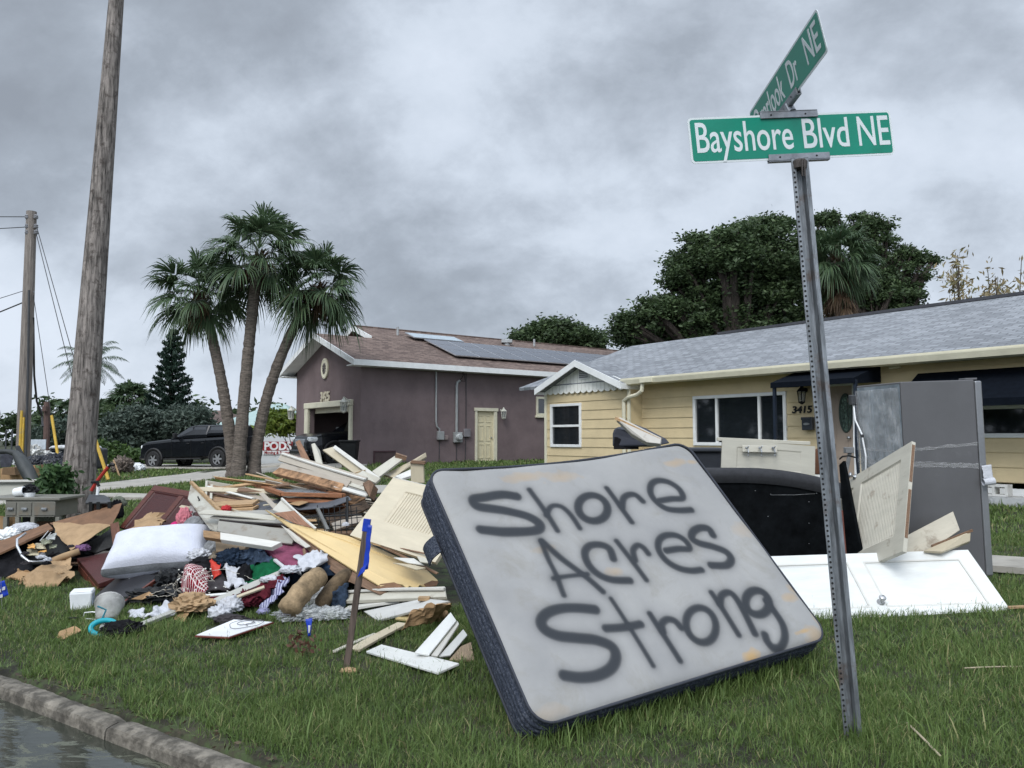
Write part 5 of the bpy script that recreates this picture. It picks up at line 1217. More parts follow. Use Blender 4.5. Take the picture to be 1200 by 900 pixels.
# wheelie bin by the garage trim
bq = AT(405, 553, 25.0); bM = T(bq.x+.12, bq.y, g(bq.x, bq.y)) @ Matrix.Scale(.84, 4)
tb_ = thing('wheelie_bin', 'black wheeled rubbish bin beside the garage door', 'bin', bM)
mb = MB().add([bM @ Vector(p) for p in ((-.24, -.27, .05), (.24, -.27, .05), (.24, .27, .05), (-.24, .27, .05), (-.32, -.36, 1.0), (.32, -.36, 1.0), (.32, .36, 1.0), (-.32, .36, 1.0))], [(3, 2, 1, 0), (4, 5, 6, 7), (0, 1, 5, 4), (1, 2, 6, 5), (2, 3, 7, 6), (3, 0, 4, 7)]); mb.build('body', black, tb_, bM, bev=.03, seg=2)
MB().box((0, -.02, 1.04), (.7, .80, .07), bM).box((0, .40, 1.0), (.5, .05, .05), bM).build('lid', black, tb_, bM, bev=.02)
for sg in (-1, 1): MB().lathe([(0, 0), (.12, 0), (.12, .05), (0, .05)], bM @ T(sg*.27, .28, .12) @ Matrix.Rotation(R(90), 4, 'Y'), 14).build('wheel', rubber, tb_, bM)

# white storage container with banner
cw = thing('storage_container', 'white storage container with a red and white banner behind the palms', 'container', T(AT(300, 540, 39).x, 39, .0))
a = AT(304, 500, 39); b = AT(350, 500, 39); zt2 = AT(300, 508, 39).z
MB().b2((a.x, 39, g(a.x, 39)-.1), (b.x, 42, zt2)).build('body', mat('container white', (.50, .53, .54), .5, .04, 3, dirt=(.3, .3, .28), dsc=1.5, dthr=.62), cw, bev=.03)
r1_ = AT(308, 517.5, 38.95); r2__ = AT(343.5, 528, 38.95); MB().b2((r1_.x, 38.94, r2__.z), (r2__.x, 38.995, r1_.z)).build('banner', mat('banner red', (.22, .008, .012), .5, .05), cw)
r3_ = AT(308, 528.3, 38.95); r4_ = AT(343.5, 532.5, 38.95); MB().b2((r3_.x, 38.94, r4_.z), (r4_.x, 38.995, r3_.z)).build('banner', mat('banner white', (.6, .6, .6), .5), cw)
FX = lambda p: T(p.x, 38.93, p.z) @ Matrix.Rotation(R(90), 4, 'X')
lettering('lettering', 'PODS', .56, mat('banner white', (0, 0, 0)), FX(AT(325.5, 523.2, 38.93)), cw, .98, .022, .004)
lettering('lettering', 'Moving & Storage', .20, mat('banner red', (0, 0, 0)), FX(AT(325.5, 530.6, 38.93)), cw, .95, .004, .004)
# white goods on the verge far left of the truck
for i, (px_, py_, sz, lab) in enumerate(((160, 548, (.30, .3, .22), 'white crumpled bag on the grass just left of the truck'), (150, 549, (.28, .25, .16), 'low white bag on the grass left of the truck'), (157, 541, (.16, .14, .18), 'small upright white bag behind the others by the truck'))):
    q = GP(px_, py_+4); crumple('bag', lab, 'bag', Vector((q.x, q.y, q.z+.1)), sz, wplast, 60+i, .4, 3, group='white bags by the truck')
q = GP(143, 556); crumple('bush', 'small dry brownish shrub on the lawn left of the truck', 'bush', Vector((q.x, q.y, q.z+.28)), (.30, .3, .33), mat('dry shrub', (.16, .13, .11), .95, .5, 12, bump=1), 71, .8, 5)
a = GP(140, 558); plank('stick', 'pale slanting stick beside the small dry shrub', 'stick', a+Vector((0, 0, .0)), AT(133, 539, a.y+.2), .05, .04, tanwood)

# ================================================================== street sign
sg = thing('street_sign', 'leaning steel post with two green street name blades reading Bayshore Blvd NE', 'street sign', GP(1000, 862))
pb = GP(1000, 866); SY = pb.y; pt = AT(937, 190, SY+.0); pb2 = pb-Vector((0, 0, .3))*1.0
ax = (pt-pb).normalized()
Mp = frame(pb, ax, Vector((0, 1, 0)).cross(ax))     # x along the post
# camera side of post: local z or -z; work out
def W2(u, v, w): return Mp @ Vector((u, v, w))
nz = Mp.to_3x3().col[2]; fz_ = -1 if nz.y > 0 else 1
vy = Mp.to_3x3().col[1]; rx = 1 if vy.x > 0 else -1      # +v to the right in the picture
Lp = (pt-pb).length
pm_ = mat('galvanised post', (.20, .215, .23), .5, .3, 14, (.4, 3, 3), .3, 60, metal=.55, dirt=(.10, .060, .038), dsc=5, dthr=.55)
# U-channel section: left flange (holed), back web, right flange
prof = [(-.0425, .0), (-.0425, .006), (-.021, .006), (-.016, -.030), (.016, -.030), (.021, .006), (.0425, .006), (.0425, .0), (.025, 0.0), (.019, -.036), (-.019, -.036), (-.025, .0)]
prof = [(v*1.04*rx, w*fz_) for v, w in prof]
mb = MB(); k_ = len(prof)
for u in (-.4, Lp+.02):
    for v, w in prof: mb.v.append(W2(u, v, w))
for i in range(k_): mb.f.append([i, (i+1) % k_, k_+(i+1) % k_, k_+i])
mb.f.append(list(range(k_))); mb.f.append([k_+i for i in reversed(range(k_))])
mb.build('post', pm_, sg, Mp, bev=.001)
hm_ = mat('hole dark', (.01, .01, .01), .9); hl = MB(); hd = MB(); u = .06
while u < Lp-.03:
    for mbx_, v in ((hd, -.034),):
        A = Mp @ T(u, v*rx*1.0, .0063*fz_)
        mbx_.lathe([(0, 0), (.0060, 0), (.0060, .0006), (0, .0006)] if fz_ > 0 else [(0, -.0006), (.0060, -.0006), (.0060, 0), (0, 0)], A, 8)
    u += .0254
hd.build('hole_row', hm_, sg, Mp)
green = mat('sign green', (.002, .19, .125), .38, .05, 4, bump=.02, spec=.35, dirt=(.004, .155, .10), dsc=3, dthr=.6)
swhite = mat('sign white', (.56, .60, .61), .42, .03, 3, bump=.02)
def rr(w, h, r, n=6):
    P = []
    for cx0, cy0, a0 in ((w-r, h-r, 0), (-w+r, h-r, 90), (-w+r, -h+r, 180), (w-r, -h+r, 270)):
        for i in range(n+1): a = R(a0+90*i/n); P.append(Vector((cx0+r*math.cos(a), cy0+r*math.sin(a), 0)))
    return P
def blade(M, w, h, texts, ls, xs, rev=None):
    """sign blade in frame M (x along the lettering, z towards the reader)"""
    wb = MB().slab([M @ p for p in rr(w/2, h/2, .022)], .003, M.to_3x3().col[2]).build('sign_blade', swhite, sg, M)
    gr = MB().slab([M @ (p+Vector((0, 0, .0012))) for p in rr(w/2-.011, h/2-.011, .014)], .001, M.to_3x3().col[2]).build('green_panel', green, wb, M)
    gr = MB().slab([M @ (p+Vector((0, 0, -.0042))) for p in rr(w/2-.011, h/2-.011, .014)], .001, -M.to_3x3().col[2]).build('green_panel', green, wb, M)
    for s_, x_, l_ in texts:
        o = lettering('lettering', s_, l_, swhite, M @ T(x_, 0, .0018), wb, xs, .0035, .0006)
    return wb
# main blade: corners from the photo
bl = AT(814, 188.5, SY-.01); br_ = AT(1047, 184.5, SY+.10); tl = AT(807, 135, SY-.01+.0); tr_ = AT(1040, 132.5, SY+.10)
cen = (bl+br_+tl+tr_)/4; X = (br_+tr_-bl-tl)/2; Y_ = (tl+tr_-bl-br_)/2
Y_ = Y_-X.normalized()*0; Mb = frame(cen, X+Y_.cross(X).cross(Y_).normalized()*0, Y_) @ RZ(R(1.6)); Wb, Hb = X.length*1.025, Y_.length
wb1 = MB()
def fit(s_, Mx, x0, x1, h, par, yo=0.0, bold=.0016):
    o = lettering('lettering', s_, 1.0, swhite, Mx, par, 1, 0, 0); xs_ = [v.co.x for v in o.data.vertices]; ys_ = [v.co.y for v in o.data.vertices]
    w0 = max(xs_)-min(xs_); capH = .70
    bpy.data.objects.remove(o)
    size = h/capH; sx = (x1-x0)/(w0*size)
    return lettering('lettering', s_, size, swhite, Mx @ T((x0+x1)/2, yo, .0018), par, sx, bold, .0006)
w1_ = blade(Mb, Wb, Hb, [], 1, 1)
def uX(px): return (px-927.5)/237*X.length
fit('Bayshore', Mb, uX(813.5), uX(927), .158, w1_, .004); fit('Blvd', Mb, uX(940), uX(994.5), .158, w1_, .004); fit('NE', Mb, uX(1006), uX(1043.5), .158, w1_, .004)
# cross blade, nearly edge on to us, pointing at the camera
k_s = SY/3.4
nb = AT(970, 60, 2.96*k_s); nt_ = AT(957, 9, 2.96*k_s); uu = Vector((.037, 1, 0)).normalized(); L2 = 1.12
fb2 = nb+uu*L2; ft2 = nt_+uu*L2
c2 = (nb+nt_+fb2+ft2)/4; M2 = frame(c2, -uu, nt_-nb)
if (M2.to_3x3().col[2]).x > 0: pass
H2 = (nt_-nb).length
w2_ = blade(M2, L2, H2, [], 1, 1)
h2 = L2/2
fit('Overlook', M2, h2-1.07, h2-.56, .13*H2/.2, w2_); fit('Dr', M2, h2-.47, h2-.34, .13*H2/.2, w2_); fit('NE', M2, h2-.22, h2-.05, .13*H2/.2, w2_)
# brackets: top saddle on the main blade, cross saddle, bottom cap
bkt = mat('bracket aluminium', (.24, .25, .27), .5, .2, 12, metal=.6)
def saddle(Mx, len_, y, hh_=.034):
    mb = MB().b2((-len_/2, y-hh_/2, .0035), (len_/2, y+hh_/2, .0115), Mx).b2((-len_/2, y-hh_/2, -.0145), (len_/2, y+hh_/2, -.0065), Mx).b2((-len_/2, y-hh_/2-.006 if y < 0 else y+hh_/2, -.0145), (len_/2, y-hh_/2 if y < 0 else y+hh_/2+.006, .0115), Mx)
    b = mb.build('bracket', bkt, sg, Mx, bev=.002)
    sc = MB()
    for x in (-len_*.32, len_*.28): sc.lathe([(0, 0), (.005, 0), (.005, .0015), (0, .0015)], Mx @ T(x, y, .0116), 8)
    sc.build('screw', hm_, b, Mx)
sx0 = (932-927.5)/237*Wb
saddle(Mb @ T(sx0, 0, 0), .33, -Hb/2+.010); saddle(Mb @ T(sx0-.03, 0, 0), .31, Hb/2-.006)
saddle(M2, .33, -H2/2+.004)
MB().tube([Mb @ Vector((sx0-.01, Hb/2+.01, 0)), c2+(nb-nt_)*.5], .024, 10).build('clamp', bkt, sg, Mb)
MB().lathe([(.034, -.045), (.038, -.01), (.03, 0), (0, 0)], T(*(pt+Vector((0, 0, .01)))), 16).b2((-.010, -.052, -.09), (-.003, -.046, .0), T(*pt)).b2((.003, -.052, -.09), (.010, -.046, .0), T(*pt)).build('cap', mat('rust cap', (.07, .06, .055), .7, .3, 12, metal=.4), sg, T(*pt))

# ================================================================== mattress
ks = 1.0
mc = [AT(0, 0, 1)]*4
TLm, TRm, BRm, BLm = Vector((-.49485, 4.47661, 1.32723)), Vector((1.24705, 5.49039, 1.46966)), Vector((1.86564, 4.5936, .34243)), Vector((.12374, 3.57982, .20))
TLm, TRm, BRm, BLm = [CAM+(p-CAM)*1.05 for p in (TLm, TRm, BRm, BLm)]
Xm = (TRm-TLm+BRm-BLm)/2; Ym = (TLm-BLm+TRm-BRm)/2; Cm = (TLm+TRm+BRm+BLm)/4
Mm = frame(Cm, Xm, Ym); AW, AH = Xm.length/2, Ym.length/2
def mpx(px, py):
    p = Mm.inverted() @ onplane(px, py, Cm, Mm.to_3x3().col[2]); return (p.x, p.y)
TH = .25
mt = thing('mattress', 'large upright mattress spray painted with Shore Acres Strong in the grass', 'mattress', Mm)
def crop(x, y): return (460+x*.44167, 500+y*.44167)
strokes = [
 (26, [(325,170),(290,168),(245,176),(215,183),(222,200),(260,208),(310,216),(355,226),(385,246),(383,264),(350,272),(300,272),(262,268),(235,266)]),
 (15, [(358,152),(385,190),(410,228),(434,266)]), (15, [(404,224),(412,204),(425,198),(445,204),(468,226),(492,260)]),
 (22, 'E', (524, 208, 40, 33, 25)),
 (17, [(560,155),(592,198),(628,248)]), (19, [(602,205),(606,182),(622,172),(640,174),(658,190)]),
 (20, [(700,191),(735,187),(766,186),(758,163),(730,143),(700,137),(682,146),(680,168),(695,192),(722,212),(755,218),(790,218)]),
 (14, [(390,298),(412,345),(432,392),(453,445)]), (17, [(393,297),(440,338),(500,385),(555,435)]), (13, [(425,400),(465,393),(515,386)]),
 (20, [(583,345),(572,318),(548,306),(520,308),(508,328),(518,360),(545,388),(580,402),(628,404)]),
 (15, [(590,298),(625,343),(672,402)]), (17, [(640,350),(634,325),(645,312),(660,318),(674,334)]),
 (19, [(722,327),(755,322),(785,320),(775,300),(750,286),(720,286),(702,300),(702,325),(722,352),(755,372),(790,380),(818,378)]),
 (22, [(850,284),(838,268),(815,265),(796,275),(793,292),(812,305),(850,315),(885,330),(898,350),(885,366),(845,366)]),
 (24, [(535,485),(490,481),(445,483),(408,495),(394,515),(405,538),(440,555),(490,562),(540,567),(580,583),(592,610),(580,640),(545,660),(500,666),(455,660)]),
 (13, [(578,455),(615,510),(652,570),(690,635)]), (20, [(565,535),(610,532),(658,522)]),
 (16, [(684,493),(710,535),(738,580),(763,620)]), (18, [(718,540),(716,520),(730,508),(750,512),(767,530)]),
 (19, 'E', (820, 524, 38, 47, -25)),
 (16, [(845,440),(880,490),(920,550)]), (19, [(868,470),(872,448),(890,440),(908,452),(932,490),(962,548)]),
 (22, 'E', (968, 466, 31, 33, -35)), (20, [(992,462),(1012,488),(1034,525),(1040,560),(1030,585),(1010,585),(995,570),(988,552)])]
def polyline(st):
    if st[1] == 'E':
        cx0, cy0, a, b, ro = st[2]; ro = R(ro); pts = []
        for i in range(33):
            q = 2*math.pi*i/32; x, y = a*math.cos(q), b*math.sin(q); pts.append((cx0+x*math.cos(ro)-y*math.sin(ro), cy0+x*math.sin(ro)+y*math.cos(ro)))
    else:
        P = st[1]; pts = []
        for i in range(len(P)-1):      # Catmull-Rom
            p0, p1, p2, p3 = P[max(0, i-1)], P[i], P[i+1], P[min(len(P)-1, i+2)]
            for k in range(6):
                t = k/6; pts.append(tuple(.5*((2*p1[j])+(-p0[j]+p2[j])*t+(2*p0[j]-5*p1[j]+4*p2[j]-p3[j])*t*t+(-p0[j]+3*p1[j]-3*p2[j]+p3[j])*t**3) for j in (0, 1)))
        pts.append(P[-1])
    return np.array([mpx(*crop(*p)) for p in pts])
NU, NV = 560, 420
uu_ = np.linspace(-AW, AW, NU); vv_ = np.linspace(-AH, AH, NV); UU, VV = np.meshgrid(uu_, vv_)
rc = .11
ex = np.abs(UU)-(AW-rc); ey = np.abs(VV)-(AH-rc); corner = (ex > 0) & (ey > 0)
ln_ = np.hypot(ex, ey)+1e-9; k2 = np.where(corner, np.maximum(ex, ey)/ln_, 1)
PX = np.where(corner, np.sign(UU)*(AW-rc+ex*k2), UU); PYm = np.where(corner, np.sign(VV)*(AH-rc+ey*k2), VV)
edge = np.where(corner, rc-np.maximum(ex, ey), np.minimum(AW-np.abs(UU), AH-np.abs(VV)))
ZZ = -.022*np.exp(-edge/.022)
def wav(x, y, s): return np.sin(x*3.1*s+1)*np.sin(y*2.7*s+.4)+.5*np.sin(x*7.3*s+y*4.1*s)+.3*np.sin(-x*5.1*s+y*11*s+2)
ZZ += .008*np.sin((PX+PYm*.6)*17+3*np.sin(PYm*5))*np.exp(-((PX+AW*.75)**2/.10+(PYm-AH*.2)**2/.5))
ZZ += .009*wav(PX, PYm, 1)
# the top edge sags a little in the middle and the upper left bows in
def warp(x, y): 
    f = ((y+AH)/(2*AH))**2
    return x, y-.06*f*np.cos(np.clip(x/AW*math.pi/2+.15, -1.57, 1.57)) , 0
PXw, PYw, _ = warp(PX, PYm)
dist = np.full(PX.shape, 9.0)
paintv = np.zeros(PX.shape)
rngp = np.random.default_rng(5)
for st in strokes:
    pl_ = polyline(st); wst = st[0]*.44167/900*4.85*.5*1.20; dm_ = np.full(PX.shape, 9.0)
    lo = pl_.min(0)-.12; hi = pl_.max(0)+.12; mk = (PX > lo[0]) & (PX < hi[0]) & (PYm > lo[1]) & (PYm < hi[1])
    xx, yy2 = PX[mk], PYm[mk]; dd = np.full(xx.shape, 9.0)
    for a, b in zip(pl_[:-1], pl_[1:]):
        ab = b-a; t = np.clip(((xx-a[0])*ab[0]+(yy2-a[1])*ab[1])/(ab@ab+1e-12), 0, 1); dd = np.minimum(dd, np.hypot(xx-a[0]-t*ab[0], yy2-a[1]-t*ab[1]))
    core = 1/(1+np.exp((dd-wst*1.02)/.0042)); halo = .42*np.exp(-np.maximum(0, dd-wst)/.018)
    val = np.maximum(.97*core, halo*(dd < .12))
    paintv[mk] = 1-(1-paintv[mk])*(1-np.clip(val, 0, 1))
paintv = np.clip(paintv, 0, .97)
paintv *= (1-.0*rngp.random(paintv.shape))
Vm = np.stack([PXw, PYw, ZZ], -1).reshape(-1, 3); A4 = np.array(Mm); Vw = Vm @ A4[:3, :3].T+A4[:3, 3]
ii = np.arange(NU*NV).reshape(NV, NU); Fm = np.stack([ii[:-1, :-1], ii[:-1, 1:], ii[1:, 1:], ii[1:, :-1]], -1).reshape(-1, 4)
# stains: rusty water marks at measured spots
sta = np.zeros(PX.shape)
for (px_, py_, sxp, syp, am) in ((883, 768, 11, 5, .8), (612, 552, 30, 5, .32), (655, 553, 20, 6, .3), (790, 541, 22, 4, .38), (812, 540, 9, 3, .4), (925, 700, 14, 4, .4), (942, 740, 12, 2, .7), (955, 745, 14, 9, .42), (870, 620, 18, 8, .2), (930, 690, 9, 5, .35), (720, 668, 12, 4, .3), (637, 640, 14, 3, .22), (960, 725, 8, 10, .35), (640, 838, 26, 5, .18)):
    c0 = mpx(px_, py_); k = 4.6/900; wob = 1+.22*np.sin(PX*31+PYm*13)*np.sin(PYm*37+PX*9)+.12*np.sin(PX*83)*np.sin(PYm*67+2); r_ = np.hypot((PX-c0[0])/(sxp*k), (PYm-c0[1])/(syp*k*1.4))*wob
    sta = np.maximum(sta, am*np.clip(1.25-r_, 0, 1)**.5)
tick = bpy.data.materials.new('mattress ticking'); tick.use_nodes = True; t_ = tick.node_tree; n_ = t_.nodes; l_ = t_.links; b_ = n_['Principled BSDF']; b_.inputs['Roughness'].default_value = .9; b_.inputs['Specular IOR Level'].default_value = .12
c_ = n_.new('ShaderNodeTexCoord')
def tn_(sc, det, ro=.6, dist=0):
    x = n_.new('ShaderNodeTexNoise'); x.inputs['Scale'].default_value = sc; x.inputs['Detail'].default_value = det; x.inputs['Roughness'].default_value = ro; x.inputs['Distortion'].default_value = dist; l_.new(c_.outputs['Object'], x.inputs['Vector']); return x.outputs[0]
def ramp_(src, stops):
    r = n_.new('ShaderNodeValToRGB'); l_.new(src, r.inputs[0]); e = r.color_ramp.elements; e[0].position, e[0].color = stops[0][0], (*stops[0][1], 1); e[1].position, e[1].color = stops[-1][0], (*stops[-1][1], 1)
    for p, c in stops[1:-1]: q = e.new(p); q.color = (*c, 1)
    return r.outputs[0]
def mix_(f, a, b, mode='MIX'):
    x = n_.new('ShaderNodeMixRGB'); x.blend_type = mode
    for i, v in enumerate((f, a, b)):
        if isinstance(v, (int, float)): x.inputs[i].default_value = v
        elif isinstance(v, tuple): x.inputs[i].default_value = (*v, 1)
        else: l_.new(v, x.inputs[i])
    return x.outputs[0]
basec = ramp_(tn_(1.6, 6), [(.3, (.24, .24, .24)), (.7, (.31, .308, .30))])
dirtf = ramp_(tn_(3.0, 9, .72, .6), [(.52, (0, 0, 0)), (.68, (.5, .5, .5)), (.8, (.8, .8, .8))])
c1_ = mix_(dirtf, basec, (.215, .205, .18))
sa_ = n_.new('ShaderNodeAttribute'); sa_.attribute_name = 'stain'; pa_ = n_.new('ShaderNodeAttribute'); pa_.attribute_name = 'paint'
c2_ = mix_(sa_.outputs['Fac'], c1_, (.42, .27, .11))
c3_ = mix_(pa_.outputs['Fac'], c2_, (.030, .034, .040))
l_.new(c3_, b_.inputs['Base Color'])
fine = n_.new('ShaderNodeTexNoise'); fine.inputs['Scale'].default_value = 7; fine.inputs['Detail'].default_value = 7; l_.new(c_.outputs['Object'], fine.inputs['Vector'])
bu_ = n_.new('ShaderNodeBump'); bu_.inputs['Strength'].default_value = .35; bu_.inputs['Distance'].default_value = .012; l_.new(fine.outputs[0], bu_.inputs['Height']); l_.new(bu_.outputs[0], b_.inputs['Normal'])
npmesh('front_panel', Vw, Fm, tick, Mm, mt, smooth=True, attrs={'paint': paintv.ravel(), 'stain': sta.ravel()})
# border fabric
bord = bpy.data.materials.new('navy heather border'); bord.use_nodes = True; t_ = bord.node_tree; n_ = t_.nodes; l_ = t_.links; b_ = n_['Principled BSDF']; b_.inputs['Roughness'].default_value = .85; b_.inputs['Specular IOR Level'].default_value = .15
c_ = n_.new('ShaderNodeTexCoord')
col = ramp_(tn_(85, 5, .75, .3), [(.40, (.018, .022, .034)), (.52, (.042, .05, .07)), (.66, (.105, .115, .14))]); l_.new(col, b_.inputs['Base Color'])
bu_ = n_.new('ShaderNodeBump'); bu_.inputs['Strength'].default_value = .5; bu_.inputs['Distance'].default_value = .01; l_.new(tn_(85, 5, .75, .3), bu_.inputs['Height']); l_.new(bu_.outputs[0], b_.inputs['Normal'])
outl = []
def outline(ins=0.0, n=10):
    P = []; r = rc; w, h = AW-ins, AH-ins
    for cx0, cy0, a0 in ((w-r, h-r, 0), (-w+r, h-r, 90), (-w+r, -h+r, 180), (w-r, -h+r, 270)):
        nx_ = 60
        for i in range(n+1): a = R(a0+90*i/n); P.append((cx0+r*math.cos(a), cy0+r*math.sin(a)))
    Q = []
    for i in range(len(P)):
        a, b = np.array(P[i]), np.array(P[(i+1) % len(P)]); m = max(1, int(np.linalg.norm(b-a)/.02))
        for k in range(m): Q.append(a+(b-a)*k/m)
    return np.array(Q)
Q = outline(); nq = len(Q); nd_ = 36; mb = MB(); cq = Q/np.linalg.norm(Q, axis=1, keepdims=True)
nrm = np.roll(Q, -1, 0)-np.roll(Q, 1, 0); nrm = np.stack([nrm[:, 1], -nrm[:, 0]], 1); nrm /= np.linalg.norm(nrm, axis=1, keepdims=True)
for j in range(nd_+1):
    t = j/nd_; z = -.020-t*(TH-.04)
    for i in range(nq):
        q = Q[i]; bul = .016*math.sin(math.pi*t)+.0055*abs(math.sin(t*math.pi*6.0+.55*math.sin(i*.19)))-.004+.003*noise.noise(Vector((i*.13, t*5, 0)))
        x, y, _ = warp(q[0]+nrm[i][0]*bul, q[1]+nrm[i][1]*bul); mb.v.append(Mm @ Vector((x, y, z)))
for j in range(nd_):
    for i in range(nq): mb.f.append([j*nq+i, (j+1)*nq+i, (j+1)*nq+(i+1) % nq, j*nq+(i+1) % nq])
mb.build('side_border', bord, mt, Mm, smooth=True)
pipm = mat('navy piping', (.03, .034, .045), .8)
for z in (-.017, -TH+.017):
    P = []
    for q, n__ in zip(Q[::2], nrm[::2]): x, y, _ = warp(q[0]+n__[0]*.003, q[1]+n__[1]*.003); P.append(Mm @ Vector((x, y, z)))
    P.append(P[0]); MB().tube(P, .0085, 6, cap=False).build('piping', pipm, mt, Mm, smooth=True)
mb = MB(); Qb = [Mm @ Vector((*warp(q[0], q[1])[:2], -TH+.02)) for q in Q[::3]]; mb.add(Qb, [list(range(len(Qb)))]); mb.build('back_panel', mat('mattress back', (.3, .3, .31), .9), mt, Mm)
# handle strap on the left side
h0 = mpx(490, 632); xh = -AW-.012
def MS(y, z, o): return Mm @ Vector((xh-o, y, z))
yh0 = .42
hp = [MS(yh0+.045, -.20, .01), MS(yh0+.045, -.33, .045), MS(yh0-.075, -.33, .045), MS(yh0-.075, -.20, .01)]
mb = MB(); n = 10
for i in range(n+1):
    a = hp[0].lerp(hp[1], i/n)+(Mm.to_3x3() @ Vector((-.02*math.sin(i/n*3.1), 0, 0))); b = hp[3].lerp(hp[2], i/n)+(Mm.to_3x3() @ Vector((-.02*math.sin(i/n*3.1), 0, 0))); mb.v += [a, b]
mb.f += [[2*i, 2*i+1, 2*i+3, 2*i+2] for i in range(n)]
mb.build('handle', bord, mt, Mm, solid=.008)
AT0 = AT
def scaleY(k):
    global AT
    AT = (lambda px, py, Y: AT0(px, py, Y*k)) if k != 1 else AT0
# ================================================================== fridge on the lawn
q = GP(1164, 686); FYy = q.y+.10
fr0 = AT(1055, 445, FYy-.05); fr1 = AT(1148, 447, FYy+.0)
rd = Vector((fr1.x-fr0.x, .02, 0)).normalized(); wD = (fr1-fr0).length
Mf = frame(Vector((fr0.x+.055, fr0.y, g(fr0.x, fr0.y)-.02)), rd, Vector((0, 0, 1)).cross(rd)) 
Mf = Matrix.Translation(Vector((fr0.x+.05, fr0.y+.02, g(fr0.x, fr0.y)-.01))) @ RZ(math.atan2(rd.y, rd.x)) @ Matrix.Rotation(R(-1.9), 4, 'Y') @ Matrix.Rotation(R(1.2), 4, 'X')
Hf = fr0.z-Mf.translation.z-.02
fg = thing('refrigerator', 'tall grey refrigerator standing on the lawn with its metal back wrapped in film', 'refrigerator', Mf)
DW = .84
fgrey = mat('fridge side grey', (.095, .094, .098), .45, .06, 2, bump=.08, bsc=90, dirt=(.13, .13, .135), dsc=2.2, dthr=.6)
MB().b2((0, 0, .04), (wD-.075, DW, Hf), Mf).build('cabinet', fgrey, fg, Mf, bev=.008, seg=2)
MB().b2((wD-.068, .0, .07), (wD-.002, DW, Hf-.012), Mf).build('door', mat('fridge door edge', (.22, .225, .235), .35, .06, 5, metal=.5), fg, Mf, bev=.012, seg=2)
MB().b2((wD-.12, .05, Hf), (wD-.01, .16, Hf+.018), Mf).build('hinge_cover', fgrey, fg, Mf, bev=.004)
bk = mat('bare galvanised back', (.27, .32, .36), .42, .3, 3, bump=.2, bsc=12, metal=.5, dirt=(.42, .46, .50), dsc=2.6, dthr=.52)
bp_ = MB().b2((-.006, .02, .06), (-.0005, DW-.02, Hf-.02), Mf)
for yy3 in (.16, .30, .52): bp_.b2((-.012, yy3, .08), (-.0062, yy3+.012, Hf-.05), Mf)
bp_.build('back_panel', bk, fg, Mf)
film = mat('clear wrapping film', (.80, .84, .88), .18, .3, 6, bump=.9, bsc=9, spec=.8, alpha=.36)
fv = MB(); n = 30
for j in range(n+1):
    for i in range(n+1):
        y = .0+DW*i/n; z = .15+(Hf-.2)*j/n; fv.v.append(Mf @ Vector((-.022-.010*noise.noise(Vector((y*9, z*2.5, 1)))-.006*noise.noise(Vector((y*31, z*7, 4))), y, z)))
fv.f = [[j*(n+1)+i, j*(n+1)+i+1, (j+1)*(n+1)+i+1, (j+1)*(n+1)+i] for j in range(n) for i in range(n)]
fv.build('wrapping_film', film, fg, Mf)
bandm = mat('film band', (.62, .64, .66), .25, .5, 14, (1, 1, 8), .6, 20, alpha=.28)
bv = MB(); n = 24
for (za, zb2, th_) in ((1.22, 1.26, .035), (1.10, 1.06, .06)):
    for part_ in (0, 1):
        k = len(bv.v)
        for i in range(n+1):
            t = i/n; z = za+(zb2-za)*t+.012*noise.noise(Vector((t*6, za*9, 0)))
            x, y = (t*(wD-.08), -.004-.003*abs(noise.noise(Vector((t*9, za, 2))))) if part_ else (-.03, DW*(1-t))
            hh_ = th_*(.6+.8*abs(noise.noise(Vector((t*7, za*3, 5)))))
            if not part_: z = za-.01
            bv.v += [Mf @ Vector((x, y, z-hh_/2)), Mf @ Vector((x, y, z+hh_/2))]
        bv.f += [[k+2*i, k+2*i+2, k+2*i+3, k+2*i+1] for i in range(n)]
bv.build('film_band', bandm, fg, Mf)
hs = MB().tube([Mf @ Vector((-.03, .86, Hf-.18)), Mf @ Vector((-.06, .78, Hf-.34)), Mf @ Vector((-.06, .66, Hf-.48)), Mf @ Vector((-.05, .62, Hf-.70)), Mf @ Vector((-.05, .66, Hf-1.0)), Mf @ Vector((-.05, .76, Hf-1.1))], .008, 6).tube([Mf @ Vector((-.03, .85, Hf-.18)), Mf @ Vector((-.05, .86, Hf-.6)), Mf @ Vector((-.05, .84, Hf-1.15))], .008, 6)
hs.build('water_hose', wplast, fg, Mf); MB().box((-.04, .86, Hf-.14), (.05, .07, .10), Mf).box((-.06, .655, Hf-.50), (.03, .03, .03), Mf).build('valve', dgrey, fg, Mf, bev=.006)
pw = thing('paper_roll', 'curled white paper taped to the door edge of the fridge', 'paper', Mf @ T(wD-.02, -.03, Hf-.95))
A_ = Mf @ T(wD-.06, -.034, Hf-.93)
MB().tube([A_ @ Vector((-.01, 0, 0)), A_ @ Vector((.085, -.01, .01))], .032, 14, cap=False).build('roll', wcloth, pw, solid=.003)
sheet('paper', '', '', [A_ @ Vector((-.01, -.01, .03)), A_ @ Vector((.08, -.01, .03)), A_ @ Vector((.075, 0, .16)), A_ @ Vector((-.015, 0, .15))], wcloth, .004, 12, 3, .002, 8, .002, parent=pw)

# ================================================================== right hand pile
# long white door lying against the pile, its foot in the grass
d0 = GP(1186, 716); d0.z -= .01
top_r = AT(1112, 645, d0.y+.5)
